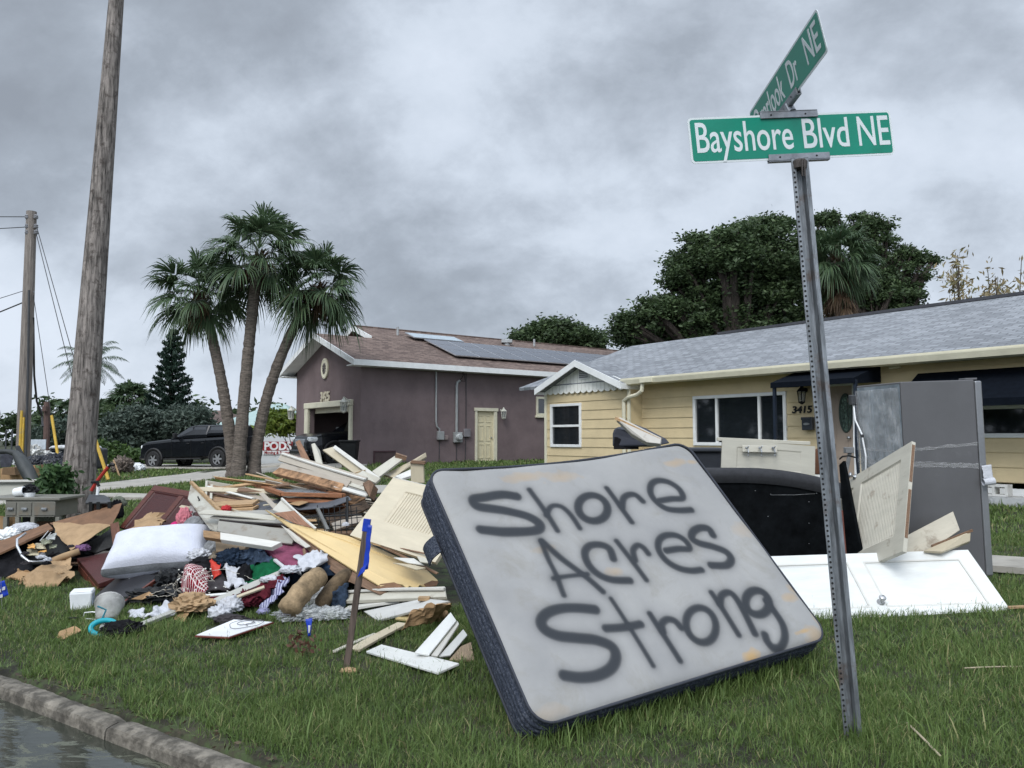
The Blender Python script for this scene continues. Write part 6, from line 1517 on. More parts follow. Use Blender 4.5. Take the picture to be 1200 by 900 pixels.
# left bottom so that the foot follows the grass line
d1 = GP(870, 727); Xd = (d1-d0).normalized(); d1 = d0+Xd*2.05; d1.z = g(d1.x, d1.y)-.01
dd_o, Md_, lx_d, ly_d = paneldoor('door', 'long white two panel door lying on its side in front of the fridge', 'door', d0, d1, top_r, .035, cleanw, [(.06, .14, .46, .86), (.52, .14, .94, .86)], .014, .028, None)
for (u0, v0, u1, v1) in ((.06, .14, .46, .86), (.52, .14, .94, .86)) if (Md_.translation-d0).length < .1 else ((.54, .14, .94, .86), (.06, .14, .48, .86)):
    ml = MB(); a_, b_, c_, d_ = u0*lx_d, v0*ly_d, u1*lx_d, v1*ly_d
    for q0_, q1_ in (((a_, b_), (c_, b_+.015)), ((a_, d_-.015), (c_, d_)), ((a_, b_+.015), (a_+.015, d_-.015)), ((c_-.015, b_+.015), (c_, d_-.015))): ml.b2((*q0_, -.012), (*q1_, .0012), Md_)
    ml.build('moulding', mat('greige shadow line', (.55, .54, .50), .5, .05), dd_o, Md_)  # greige strips paint in the shadow lines around the recessed panels
kb = GP(1033, 722)
Md = Md_;
kx = onplane(1032, 706, d0, Md.to_3x3().col[2]); Nn = Md.to_3x3().col[2]; Nn = Nn if Nn.dot(CAM-kx) > 0 else -Nn
Mk = frame(kx, Vector((0, 0, 1)).cross(Nn) if True else Vector((1, 0, 0)), Nn.cross(Vector((0, 0, 1)).cross(Nn)))
MB().lathe([(.030, 0), (.030, .006), (.012, .010), (.010, .035), (.024, .045), (.028, .058), (.02, .068), (0, .07)], Mk, 20).build('knob', mat('satin knob', (.5, .5, .5), .25, .1, 5, metal=.7), dd_o, smooth=True)
scaleY(1.075)
# off white beadboard door lying on its long edge against the fridge, running away to the left
p0 = AT0(1058, 646, 6.16); p1 = AT0(1068.5, 517, 6.58); bst = 9
for i_ in range(200):
    c_ = AT0(970, 577, 6.6+.01*i_)-p1; v_ = abs(c_.normalized().dot((p1-p0).normalized()))
    if v_ < bst: bst, lv = v_, c_
o, Mo, lx, ly = paneldoor('door', 'off white door with beadboard panels standing on edge against the fridge', 'door', p0, p0+lv, p1, .034, offw, [(.10, .17, .55, .88), (.64, .17, .95, .88)], .012, .015, .024)
N_ = Mo.to_3x3().col[2]
rw_ = MB()
xE = 0 if (Mo.inverted() @ p0).x < lx/2 else lx
for v0, v1 in ((.12, .55), (.62, .97)): rw_.b2((xE-.003, v0*ly, -.030), (xE+.003, v1*ly, -.005), Mo)
rw_.build('raw_edge', brownwood, o, Mo)
kk_ = AT(1003, 559, 6.6); 
kp = onplane(1002, 559, Mo.translation, N_); Nk = N_ if N_.dot(CAM-kp) > 0 else -N_
Mk = frame(kp, Vector((0, 0, 1)).cross(Nk), Nk.cross(Vector((0, 0, 1)).cross(Nk)))
MB().lathe([(.028, 0), (.028, .006), (.011, .010), (.010, .035), (.024, .045), (.027, .058), (0, .066)], Mk, 18).build('knob', steel, o, smooth=True)
# broken cream boards on the white door
board('board', 'cream board with nail holes sticking up in front of the grey fridge side', 'board', [(1052, 648, 6.15), (1050, 634, 6.2), (1117, 599, 6.35), (1125, 621, 6.25), (1085, 648, 6.1)], .02, taupe if False else paint('stained cream board', (.42, .385, .31), .55))
board('board', 'narrow splintered cream board below the nail holed board by the fridge', 'board', [(1083, 645, 6.05), (1138, 620, 6.2), (1137, 634, 6.15), (1105, 646, 6.0)], .03, cream, bev=.004)
MB().bar(AT(1092, 640, 6.08), AT(1139.5, 621.5, 6.19), .012, .02).build('wood_strip', brownwood, top=('thin brown splinter along the top edge of the narrow cream board', 'splinter'))
# black headboard behind (upholstered, seen from the back, curved top)
hbY = 6.75
def arc_top(px): return 553+.0013*max(0, px-868)**2
pts = [AT(815, 688, hbY+.1)]+[AT(x, arc_top(x), hbY) for x in range(815, 991, 8)]+[AT(994, 688, hbY+.1)]
hbm = mat('black upholstery back', (.005, .006, .007), .9, .3, 8, bump=.3, spec=.05)
hroot = thing('headboard', 'curved black upholstered headboard with a charcoal top behind the white door', 'headboard', T(AT(905, 660, hbY).x, hbY, g(AT(905, 660, hbY).x, hbY)))
MB().slab(pts, .10).build('back', hbm, hroot)
rim = MB(); n = 30
for i in range(n+1):
    x = 812+(992-812)*i/n; y0 = arc_top(x)
    for dy, dz_, Yo in ((15, 0, -.005), (7, 0, -.045), (0, 0, -.03), (-3, 0, .02), (-3, 0, .14), (5, 0, .2)): rim.v.append(AT(x, y0+dy-2, hbY+Yo))
for i in range(n):
    for j in range(5): rim.f.append([6*i+j, 6*i+6+j, 6*i+7+j, 6*i+1+j])
rim.build('top_rail', mat('charcoal upholstery', (.026, .027, .031), .9, .12, 20, bump=.2), hroot, smooth=True)
st = MB()
for px_, py_ in ((885, 575), (903, 579), (957, 578), (948, 588), (948, 613), (900, 605), (948, 637)): st.box(AT(px_, py_, hbY-.012), (.007, .006, .005))
st.build('staples', steel, hroot); MB().tube([AT(903, 580, hbY-.01), AT(930, 580, hbY-.015), AT(955, 578.5, hbY-.01)], .002, 4).build('thread', steel, hroot)
# drawer front with three hooks, on top of the headboard
hk = thing('door_panel', 'pale grey cabinet panel with a row of three coat hooks resting on the black headboard', 'panel', T(*AT(895, 550, 6.95)))
o, Mo, lx, ly = paneldoor('panel', '', '', AT(845, 551, 6.95), AT(955, 560, 6.85), AT(838, 514, 7.0), .035, paint('warm grey panel', (.36, .345, .29), .66), [(.16, .12, .86, .80)], .006, .012, None, root=hk)
MB().bar(AT(840, 514.5, 7.02), AT(949, 519.5, 6.92), .05, .035).build('broken_edge', offw, hk, bev=.004)
MB().slab([AT(870, 521.5, 6.92), AT(911, 522.5, 6.89), AT(911, 530.5, 6.88), AT(870, 529.5, 6.91)], .015).build('hook_rail', offw, hk, bev=.003)
for px_ in (875, 890.5, 906):
    q = AT(px_, 525, 6.87); MB().tube([q, q+Vector((0, -.04, -.01)), q+Vector((0, -.055, -.04)), q+Vector((0, -.035, -.06)), q+Vector((0, -.055, -.075))], .006, 6).tube([q+Vector((0, -.03, 0)), q+Vector((0, -.07, .02))], .006, 6).lathe([(0, -.01), (.013, -.01), (.013, .004), (0, .004)], T(*q) @ Matrix.Rotation(R(90), 4, 'X'), 10).build('hook', steel, hk)
# black panel edge standing right of the post
board('table_top', 'tall thin black board leaning between the post and the white beadboard door', 'board', [(983, 545, 6.55), (988, 540, 6.5), (1012, 662, 6.3), (992, 662, 6.5)], .03, hbm)
board('board', 'reddish raw wood board edge seen just right of the sign post', 'board', [(984, 598, 6.42), (988, 598, 6.42), (993, 655, 6.35), (985, 655, 6.35)], .03, redwood)
board('chair_back', 'rounded reddish brown wooden chair back beside the sign post', 'chair back', [(952, 556, 7.1), (953, 532, 7.1), (957, 526, 7.1), (965, 524, 7.1), (972, 530, 7.1), (972, 556, 7.1)], .04, wood('chair wood', (.11, .045, .022)), bev=.008)
# metal stand with black arm behind the black board
ms_ = thing('exercise_machine', 'grey metal bracket with a thin black curved arm above the black board', 'metal frame', T(*AT(993, 560, 7.3)))
MB().bar(AT(991, 556, 7.3), AT(996, 530, 7.3), .035, .03).b2((AT(990, 531, 7.3).x, 7.81, AT(990, 531, 7.3).z), (AT(999, 525, 7.3).x, 7.88, AT(999, 524, 7.3).z)).build('bracket', mgrey, ms_, bev=.004)
MB().tube([AT(984, 538, 7.3), AT(987, 535, 7.25), AT(995, 534, 7.22), AT(1002, 536, 7.25)], .008, 6).tube([AT(979, 545, 7.3), AT(978, 520, 7.3)], .010, 6).build('arm', black, ms_)
# black rubbish bin behind the mattress
bq = AT0(826, 560, 9.0); bM = T(bq.x, 9.0, g(bq.x, 9.0))
tb2 = thing('rubbish_bin', 'dark rubbish bin behind the upper right corner of the mattress', 'bin', bM)
zt3 = AT0(826, 524, 9.0).z-bM.translation.z
mb = MB().add([bM @ Vector(p) for p in ((-.22, -.25, .03), (.15, -.25, .03), (.15, .25, .03), (-.22, .25, .03), (-.30, -.3, zt3-.05), (.17, -.3, zt3-.05), (.17, .3, zt3-.05), (-.30, .3, zt3-.05))], [(3, 2, 1, 0), (4, 5, 6, 7), (0, 1, 5, 4), (1, 2, 6, 5), (2, 3, 7, 6), (3, 0, 4, 7)]); mb.build('body', mat('charcoal bin', (.022, .025, .032), .5), tb2, bM, bev=.02, seg=2)
MB().box((-.06, 0, zt3-.03), (.54, .68, .05), bM).build('lid', mat('charcoal bin', (0, 0, 0)), tb2, bM, bev=.015)
# things poking over the top edge of the mattress
kv = thing('seat_cushion', 'dark grey rounded chair shell poking up behind the mattress top', 'chair seat', T(*AT(735, 520, 6.4)))
prf = [AT(717, 524, 6.4), AT(717, 508, 6.4), AT(719, 502, 6.4), AT(724, 500.5, 6.4), AT(735, 505, 6.3), AT(760, 518, 6.2), AT(766, 524, 6.2)]
MB().slab(prf, .35).build('shell', mat('dark slate shell', (.03, .033, .045), .6), kv, bev=.02, seg=3)
MB().slab([AT(719, 526, 6.38), AT(720, 512, 6.38), AT(730, 512, 6.38), AT(748, 522, 6.3), AT(748, 526, 6.3)], .02).build('inner_lining', blackc, kv)
board('board', 'pale board with raw wood edge slanting up behind the mattress top', 'board', [(722, 490, 6.1), (727, 489, 6.12), (775, 513, 5.9), (774, 520, 5.88), (758, 518, 5.9), (740, 508, 6.0)], .05, paint('grey white board', (.40, .38, .34), .6))
MB().bar(AT(722, 490, 6.12), AT(774, 515, 5.92), .05, .022).build('raw_wood_strip', rawwood, top=('raw wood strip along the top of the pale board behind the mattress', 'wood strip'))

scaleY(1.18)
# ================================================================== left hand pile: back boards first
B = board; P = plank
OSB = mat('split chipboard', (.26, .15, .08), .9, .5, 9, (1, 1, 3), 1.0, 18)
# core of the heap: dark broken boards under everything, too mixed up to tell apart
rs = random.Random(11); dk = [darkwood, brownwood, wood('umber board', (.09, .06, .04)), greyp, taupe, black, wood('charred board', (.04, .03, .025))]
coreg = 'dark broken boards packed inside the left debris heap'
for i in range(78):
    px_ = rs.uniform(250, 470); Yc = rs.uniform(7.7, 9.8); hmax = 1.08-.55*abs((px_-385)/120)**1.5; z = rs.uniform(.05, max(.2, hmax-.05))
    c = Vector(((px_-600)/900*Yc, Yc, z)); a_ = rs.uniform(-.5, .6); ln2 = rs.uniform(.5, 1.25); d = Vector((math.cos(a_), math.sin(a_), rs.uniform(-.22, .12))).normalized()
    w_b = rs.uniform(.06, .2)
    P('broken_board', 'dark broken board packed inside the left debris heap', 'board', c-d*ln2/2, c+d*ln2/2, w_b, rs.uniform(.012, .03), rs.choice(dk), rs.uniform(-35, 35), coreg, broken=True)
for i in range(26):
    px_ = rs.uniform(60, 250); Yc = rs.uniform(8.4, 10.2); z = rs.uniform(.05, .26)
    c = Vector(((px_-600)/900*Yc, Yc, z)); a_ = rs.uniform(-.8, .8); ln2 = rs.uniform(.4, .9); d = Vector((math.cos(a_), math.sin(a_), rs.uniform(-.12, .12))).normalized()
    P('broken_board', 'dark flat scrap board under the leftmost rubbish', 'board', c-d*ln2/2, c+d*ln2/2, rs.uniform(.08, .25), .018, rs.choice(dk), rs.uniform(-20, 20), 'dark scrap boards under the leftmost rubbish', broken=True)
# --- top of the heap
P('board', 'long white board lying on the very top of the heap, its lit edge painted on', 'board', (329, 535, 7.7), (428, 565, 6.9), .11, .03, paint('grey cream board', (.40, .36, .30), .6), 62)
P('wood_strip', 'white strip standing in for the lit upper edge of the top board', 'wood strip', (330, 531.5, 7.68), (428, 562, 6.88), .03, .02, whitep, 10)  # white colour stands in for light along the board's upper edge
P('board', 'thick curved stack of split chipboard below the top white board', 'board', (325, 553, 7.4), (402, 573, 6.8), .10, .05, OSB, 40, broken=True)
P('board', 'grey weathered panel lying on the split chipboard', 'board', (327, 548, 7.45), (408, 569, 6.85), .12, .02, taupe, 50)
P('board', 'second split brown board under the grey panel at the heap top', 'board', (345, 572, 7.3), (420, 588, 6.8), .13, .04, OSB, 30, broken=True)
B('board', 'upright brown wood strip at the back of the heap in front of the dark SUV', 'board', [(346, 518, 8.0), (351, 515, 8.0), (364, 541, 7.8), (355, 542, 7.8)], .03, wood('warm board', (.22, .12, .07)))
B('board', 'upright off white board beside the brown strip, in front of the SUV wheel', 'board', [(365, 520, 7.9), (369, 519, 7.9), (375, 528, 7.9), (379, 546, 7.7), (371, 545, 7.7)], .02, offw)
B('board', 'broad cream board leaning up to the left against the dark bin', 'board', [(378, 527, 7.9), (392, 523, 7.95), (440, 556, 7.3), (438, 562, 7.3), (424, 561, 7.3)], .025, cream)
P('board', 'bright thin board along the upper side of the broad cream board', 'board', (392, 524, 7.85), (444, 562, 7.2), .045, .03, whitep, 50)
B('board', 'cream channel board rising to the right below the purple wall', 'board', [(436, 552, 7.5), (464, 533, 7.7), (477, 534, 7.7), (444, 559, 7.4)], .03, offw)
P('board', 'brown broken end on the rising cream channel board', 'board', (463, 533, 7.68), (476, 537, 7.66), .05, .05, brownwood, 10, broken=True)
B('board', 'long cream board rising towards the right behind the beadboard door', 'board', [(450, 556, 7.6), (482, 540, 7.7), (499, 530, 7.8), (500, 535, 7.8), (470, 553, 7.6), (462, 560, 7.5)], .03, cream)
B('board', 'flat pale board below the rising cream boards by the mattress', 'board', [(463, 558, 7.3), (483, 549, 7.4), (497, 548, 7.4), (486, 556, 7.3), (470, 561, 7.2)], .03, whitep)
B('board', 'short upright cream post behind the corner of the mattress', 'board', [(481.5, 566, 6.2), (481, 542, 6.2), (496, 543, 6.2), (497, 566, 6.2)], .07, cream)
B('wood_scrap', 'brown broken wood on top of the short upright cream post', 'wood scrap', [(480, 543, 6.18), (482, 539.5, 6.18), (498, 540.5, 6.18), (498, 544.5, 6.18)], .09, brownwood)
B('board', 'pale crossing board under the broad cream board', 'board', [(418, 556, 7.2), (425, 551, 7.3), (446, 560, 7.1), (440, 566, 7.1)], .03, offw)
P('board', 'white slatted board below the end of the top white board', 'board', (393, 570, 6.85), (431, 581, 6.6), .05, .02, whitep, 25)
P('board', 'second white slatted board lower down at the heap top', 'board', (402, 565, 6.95), (430, 574, 6.7), .05, .02, offw, 25)
B('wood_block', 'brown block of broken timber beside the beadboard door top', 'wood scrap', [(425, 566, 6.6), (433, 562, 6.6), (438, 568, 6.6), (433, 582, 6.5), (427, 574, 6.6)], .12, brownwood)
# --- window/picture frame and the left shoulder
wf = thing('window_frame', 'red brown wooden window frame lying on the left shoulder of the heap', 'window frame', T(*AT(340, 577, 7.1)))
rbw = wood('orange brown frame', (.24, .10, .045))
FP = [AT(297, 567, 7.6), AT(331, 579, 6.8), AT(402, 581, 6.7), AT(360, 570, 7.4)]
for i in range(4): MB().bar(FP[i], FP[(i+1) % 4], .06, .04).build('rail', rbw, wf, bev=.003)
MB().slab([FP[0].lerp(FP[2], .06), FP[1].lerp(FP[3], .06), FP[2].lerp(FP[0], .06), FP[3].lerp(FP[1], .06)], .006, (0, 0, 1)).build('pane', mat('dusty glass', (.20, .22, .24), .2, .3, 6), wf)
B('board', 'red brown board under the wooden window frame', 'board', [(331, 583, 6.82), (400, 586, 6.7), (400, 590, 6.68), (331, 588, 6.8)], .3, rbw)
B('board', 'thin pale triangular board behind the window frame', 'board', [(303, 570, 7.8), (320, 563, 7.9), (332, 563, 7.9), (338, 570, 7.7)], .02, taupe)
dr = thing('drawer', 'broken white edged drawer with a bare brown bottom on the left shoulder of the heap', 'drawer', T(*AT(270, 580, 7.5)))
QP = [AT(241, 587, 7.0), AT(242, 567, 7.5), AT(301, 577, 7.7), AT(297, 588, 7.1)]
MB().slab([QP[0], QP[1], QP[2], QP[3]], .012).build('bottom', wood('bare drawer bottom', (.30, .19, .11)), dr)
for a, b in ((0, 1), (1, 2), (2, 3)): MB().bar(QP[a]+Vector((0, 0, .015)), QP[b]+Vector((0, 0, .015)), .025, .05).build('side', offw, dr, bev=.003)
MB().bar(AT(248, 569, 7.35), AT(247, 586, 7.0), .025, .03).build('divider', offw, dr)
P('wood_strip', 'thin broken white strip lying across the open drawer', 'wood strip', (243, 570, 7.3), (296, 584, 7.0), .03, .012, whitep, 20)
P('wood_strip', 'second thin white strip crossing the drawer towards its right end', 'wood strip', (262, 580, 7.2), (304, 573, 7.3), .025, .012, offw, 20)
P('board', 'tan raw board end stacked just under the open drawer', 'board', (244, 592, 6.95), (300, 589, 6.9), .16, .03, tanwood, 12)
P('board', 'second tan board in the stack under the open drawer', 'board', (250, 597, 6.9), (300, 595, 6.85), .14, .03, rawwood, 8)
B('board', 'slate grey thin board in the middle of the heap, left piece', 'board', [(287, 598, 6.9), (304, 589, 7.1), (318, 584, 7.2), (330, 586, 7.1), (326, 596, 6.8)], .012, mat('slate board', (.075, .08, .092), .6))
B('board', 'slate grey curved board in the middle of the heap, right piece', 'board', [(340, 592, 6.8), (362, 590, 6.8), (384, 588, 6.7), (408, 581, 6.6), (412, 585, 6.55), (385, 595, 6.55), (350, 597, 6.6)], .012, mat('slate board', (.075, .08, .092), .6))
B('cardboard', 'small tan card between the two slate grey boards', 'cardboard', [(338, 590, 6.75), (352, 586, 6.8), (361, 588, 6.7), (350, 592, 6.6)], .01, carton)
# fallen off white door front leaning at the left
B('board', 'dirty off white board with a hook slanting down at the left end of the heap', 'board', [(220, 584, 7.0), (224, 566, 7.3), (259, 601, 6.7), (254, 622, 6.4), (246, 619, 6.4)], .02, paint('dirty off white', (.38, .37, .32), .5))
MB().bar(AT(224, 565, 7.28), AT(260, 601, 6.68), .03, .03).build('wood_strip', tanwood, top=('bare wood strip along the upper edge of the dirty off white board', 'wood strip'))
q = AT(232, 582, 6.98); MB().tube([q, q+Vector((.02, -.05, .0)), q+Vector((.04, -.06, -.03)), q+Vector((.03, -.05, -.05))], .007, 6).build('hook', black, top=('small black hook screwed to the dirty off white board', 'hook'))
P('board', 'thin white edged board lying across the middle, topmost of three', 'board', (236, 600, 6.5), (325, 608, 6.4), .11, .016, offw, 14)
P('board', 'grey green painted board under the topmost thin white one', 'board', (247, 600, 6.8), (330, 600, 6.7), .14, .016, greyp, 12)
P('board', 'long dark gapped board below the thin white boards', 'board', (262, 609, 6.55), (345, 615, 6.4), .16, .018, darkwood, 15)
P('board', 'grey thin board wedged over the dark gapped board', 'board', (250, 605, 6.5), (344, 612, 6.3), .10, .014, greyp, 10)
B('board', 'long dull grey face board across the middle of the heap', 'board', [(256, 610, 6.35), (300, 615, 6.25), (348, 622, 6.1), (342, 637, 6.0), (300, 633, 6.1), (254, 622, 6.25)], .02, paint('dull grey face', (.25, .24, .21), .55))
B('board', 'white boxed board with a torn brown left end, above the jeans', 'board', [(258, 623.5, 6.0), (330, 635, 5.85), (318, 641, 5.8), (258, 632, 5.95)], .05, whitep)
B('board', 'torn brown end of the white boxed board', 'board', [(238, 621, 6.06), (258, 623.5, 6.0), (258, 632, 5.95), (238, 629, 6.0)], .05, wood('torn brown end', (.26, .16, .08)))
B('cardboard_box', 'brown cardboard box flattened under the white boxed board', 'box', [(252, 629, 6.2), (292, 636, 6.1), (283, 647, 6.0), (253, 646, 6.05)], .25, mat('brown box', (.20, .145, .09), .85, .1))
crumple('cloth', 'small bright red cloth scrap wedged in the heap above the thin boards', 'cloth', (265, 597, 6.75), (.05, .05, .04), mat('red scrap', (.35, .01, .015), .7), 5)
# --- dark cavity: wire rack
rk = thing('wire_rack', 'black wire rack crushed inside the dark hollow of the heap', 'wire rack', T(*AT(395, 610, 6.3)))
wr = MB()
for i in range(8):
    x = 372+i*6.5; wr.tube([AT(x, 592+(i % 3)*2, 6.35), AT(x+2, 625, 6.15)], .004, 4)
for y in (597, 604, 612, 619): wr.tube([AT(366, y, 6.33), AT(424, y-6, 6.28)], .004, 4)
wr.build('grid', black, rk); MB().tube([AT(407, 583, 6.3), AT(407, 612, 6.2)], .012, 6).tube([AT(352, 606, 6.5), AT(424, 603, 6.4)], .010, 6).build('frame', black, rk)
MB().bar(AT(372, 596, 6.2), AT(384, 621, 6.05), .03, .02).build('metal_bar', mat('grey bar', (.16, .16, .15), .5, metal=.5), top=('dull grey metal bar standing in the dark hollow of the heap', 'metal bar'))
P('board', 'brown board slanting through the hollow behind the wire rack', 'board', (385, 612, 6.6), (430, 590, 6.8), .12, .03, wood('umber board', (0, 0, 0)), 50)
P('board', 'dull board end seen through the wires of the rack', 'board', (390, 618, 6.5), (425, 607, 6.6), .10, .03, taupe, 40)
crumple('paper', 'small crumpled white scrap in the hollow by the wire rack', 'paper', (405, 615, 6.1), (.03, .02, .02), wcloth, 8, .5, 3, facet=True)
# --- big peach board and neighbours
peach = mat('pale yellow panel', (.56, .42, .21), .5, .05, 2, bump=.08, dirt=(.47, .34, .17), dsc=3, dthr=.66)
# polygon of the big sheet, its near edge low and its tip up at the left
def gp(px, py, Y): return (px, py, Y)
pe = [(311, 597, 6.30), (325, 606, 6.2), (340, 613, 6.12), (369, 620, 6.05), (408, 628, 6.0), (440, 641, 5.95), (470, 655, 5.85), (500, 668, 5.75), (513, 680, 5.62), (505, 684, 5.56), (500, 689, 5.52), (492, 685, 5.52), (488, 691, 5.48), (480, 686, 5.5), (477, 690, 5.48), (472, 685, 5.5), (460, 683, 5.5), (446, 687, 5.46), (421, 672, 5.6), (380, 646, 5.85), (341, 619, 6.1)]
B('panel', 'large pale yellow panel with a torn right edge sloping across the heap', 'panel', pe, .012, peach, bev=0)
B('torn_layer', 'brown torn backing layer at the right edge of the pale yellow panel', 'panel', [(440, 688, 5.455), (446, 684, 5.48), (462, 682, 5.5), (474, 688, 5.47), (460, 690, 5.46), (448, 690.5, 5.45)], .006, hardb)
B('torn_layer', 'small brown torn patch at the far right tip of the pale yellow panel', 'panel', [(497, 684, 5.52), (506, 680, 5.6), (514, 681, 5.6), (512, 686, 5.55), (500, 688, 5.5)], .01, hardb)
pe2 = [(336, 622, 6.15), (342, 619.5, 6.1), (380, 648, 5.86), (421, 674, 5.62), (446, 689, 5.48), (455, 693, 5.44), (445, 697, 5.42), (430, 690, 5.5), (400, 678, 5.65), (372, 655, 5.85)]
B('panel', 'brown underlying sheet showing along the lower edge of the pale yellow panel', 'panel', pe2, .01, wood('brown ply edge', (.15, .09, .055)), bev=0)
B('board', 'pointed grey white board standing behind the pale yellow panel', 'board', [(319, 597, 6.25), (331, 584, 6.35), (350, 601, 6.2), (369, 619, 6.06), (345, 612, 6.15)], .012, paint('grey white triangle', (.44, .42, .37), .6))
B('panel', 'reddish brown bare wood part below the pointed grey white board', 'panel', [(320, 601, 6.20), (346, 598, 6.2), (369, 619.5, 6.045), (345, 613, 6.10)], .006, wood('reddish ply', (.24, .12, .07)))
P('wood_strip', 'bright white strip on the upper edge of the pointed board', 'wood strip', (330, 584, 6.33), (370, 619.5, 6.03), .02, .02, whitep, 0)
B('board', 'thin grey board slanting up left of the pointed board', 'board', [(303, 578, 6.7), (309, 577, 6.7), (328, 596, 6.4), (322, 598, 6.4)], .01, taupe)
B('board', 'grey white board hanging down under the tip of the pale yellow panel', 'board', [(329, 615, 6.1), (341, 622, 6.05), (364, 640, 5.9), (358, 642, 5.9), (345, 634, 5.98)], .012, paint('grey white triangle', (0, 0, 0)))
# cream beadboard door in the heap
bdm = paint('cream heap door', (.50, .445, .335), .72)
o, Mo, lx, ly = paneldoor('door', 'cream door with a beadboard panel leaning between the heap and the mattress', 'door', AT(410, 627, 6.0), AT(510, 659, 5.45), AT(449, 557, 6.35), .034, bdm, [(.24, .32, .80, .84)], .010, .012, .034)
MB().b2((0, ly-.0, -.03), (lx, ly+.006, 0.002), Mo).build('top_edge', whitep, o, Mo)
# splinters and scraps on the pale yellow panel
P('wood_strip', 'long thin brown splinter on the panel beside the mattress', 'wood strip', (447, 640, 5.8), (512, 672, 5.4), .03, .015, brownwood, 0, broken=True)
P('wood_strip', 'curled brown splinter above the long one on the panel', 'wood strip', (437, 637, 5.85), (490, 652, 5.6), .02, .012, tanwood, 0, broken=True)
P('wood_strip', 'short forked brown splinter by the mattress handle', 'wood strip', (452, 638, 5.8), (500, 649, 5.5), .015, .01, brownwood, 20, broken=True)
B('board', 'small white board scrap on the pale yellow panel, upper one', 'board', [(461, 653, 5.62), (485, 654, 5.55), (497, 662, 5.45), (478, 659, 5.5)], .012, whitep)
B('board', 'small white board scrap on the pale yellow panel, lower one', 'board', [(460, 659, 5.58), (480, 661, 5.5), (499, 665, 5.42), (488, 667, 5.4)], .012, cream)
B('board', 'pale scrap poking out just beside the mattress edge', 'board', [(488, 651, 5.5), (503, 655, 5.4), (506, 660, 5.35), (492, 658, 5.4)], .012, offw)
# --- white boards under the panel
B('board', 'white framed board lying level below the pale yellow panel', 'board', [(388, 692, 5.75), (403, 704, 5.55), (523, 699, 5.1), (521, 687, 5.3)], .03, offw)
P('wood_strip', 'raised white rail along the white framed board', 'wood strip', (396, 694, 5.66), (521, 690, 5.2), .035, .02, whitep, 0)
P('board', 'narrow white board tucked under the white framed board', 'board', (405, 714, 5.5), (470, 703, 5.4), .12, .025, whitep, 5)
B('board', 'wide pale grey board fallen on its face under the white framed board', 'board', [(426, 716, 5.42), (442, 727, 5.25), (527, 704, 4.95), (497, 701, 5.2)], .022, paint('grey pale face', (.46, .46, .44), .64))
MB().box(AT(497, 703, 5.15)+Vector((0, 0, .01)), (.09, .06, .03), None).build('wood_block', tanwood, bev=.004, top=('small wood block lying on the wide pale grey board', 'wood block'))
q1_, q2_, q3_, q4_ = GP(463, 724, .05), GP(483, 718, .07), GP(501, 718, .07), GP(492, 728, .05)
B('foam_sheet', 'broken yellow foam sheet lying flat below the wide grey board', 'foam', [q1_, q2_, q3_, q4_], .02, mat('yellow foam', (.47, .37, .18), .8))
sheet('paper_sheet', 'crumpled tan packing paper between the boards and the mattress', 'paper', [GP(470, 738, .06), GP(525, 722, .05), GP(530, 706, .22), GP(490, 712, .2)], carton, .05, 5, 4, facet=True, n=14)
GF = lambda px, py, h=.03: GP(px, py, h)
B('board', 'white smooth board lying front most in the grass beside the mattress', 'board', [GF(429, 763), GF(447, 755), GF(538, 777, .07), GF(513, 788, .05)], .016, cleanw)
B('board', 'white smooth board rising to the mattress, broadest of the fan', 'board', [GF(486, 764, .08), GF(503, 767, .07), GF(535, 727, .18), GF(528, 717, .22)], .016, cleanw)
B('board', 'second narrower white board of the fan by the mattress', 'board', [GF(505, 767.5, .06), GF(513, 769, .05), GF(538, 731, .16), GF(536, 727, .17)], .016, whitep)
B('board', 'third white board of the fan, lowest on the right', 'board', [GF(513, 770, .04), GF(528, 768, .03), GF(548, 744, .09), GF(543, 737, .12)], .016, cleanw)
B('board', 'brown board face at the foot of the mattress beside the white fan', 'board', [GF(526, 773, .02), GF(556, 773, .02), GF(552, 752, .06), GF(540, 757, .05)], .016, wood('tan face', (.27, .20, .13)))
P('board', 'narrow cream board lying in the grass by the blue taped stake', 'board', GF(415, 762, .02), GF(472, 731, .05), .09, .02, cream, 0)
P('wood_strip', 'thin cream strip in the grass left of the blue taped stake', 'wood strip', GF(391, 764, .015), GF(440, 743, .03), .035, .015, offw, 0)
scaleY(1)
# --- stake with blue tape
sk0 = GP(406, 783); sk1 = AT(430.5, 609, sk0.y+.0); skr = thing('wooden_stake', 'weathered wooden stake with blue tape standing in the grass', 'stake', Vector((sk0.x, sk0.y, sk0.z)))
stw = mat('stake wood', (.10, .075, .062), .9, .3, 5, (6, 6, .6), .5, 30)
MB().bar(sk0-(sk1-sk0)*.15, sk1, .040, .022, up=(0, 1, 0)).build('stake', stw, skr, bev=.002)
blue = mat('blue tape', (.004, .035, .36), .4, .15, 8)
tdir = (sk1-sk0).normalized(); MB().bar(sk1-tdir*.075, sk1+tdir*.004, .046, .028, up=(0, 1, 0)).build('tape', blue, skr)
sheet('tape', '', '', [AT(418.5, 677, sk0.y-.03), AT(427, 670, sk0.y-.035), AT(431, 660, sk0.y-.03), AT(423, 666, sk0.y-.03)], blue, .003, 9, 5, .002, 8, .001, parent=skr)
sheet('tape', '', '', [AT(431.5, 614, sk0.y-.03), AT(436, 616, sk0.y-.03), AT(431.5, 666, sk0.y-.03), AT(425, 668, sk0.y-.03)], blue, .003, 9, 7, .002, 12, .003, parent=skr)
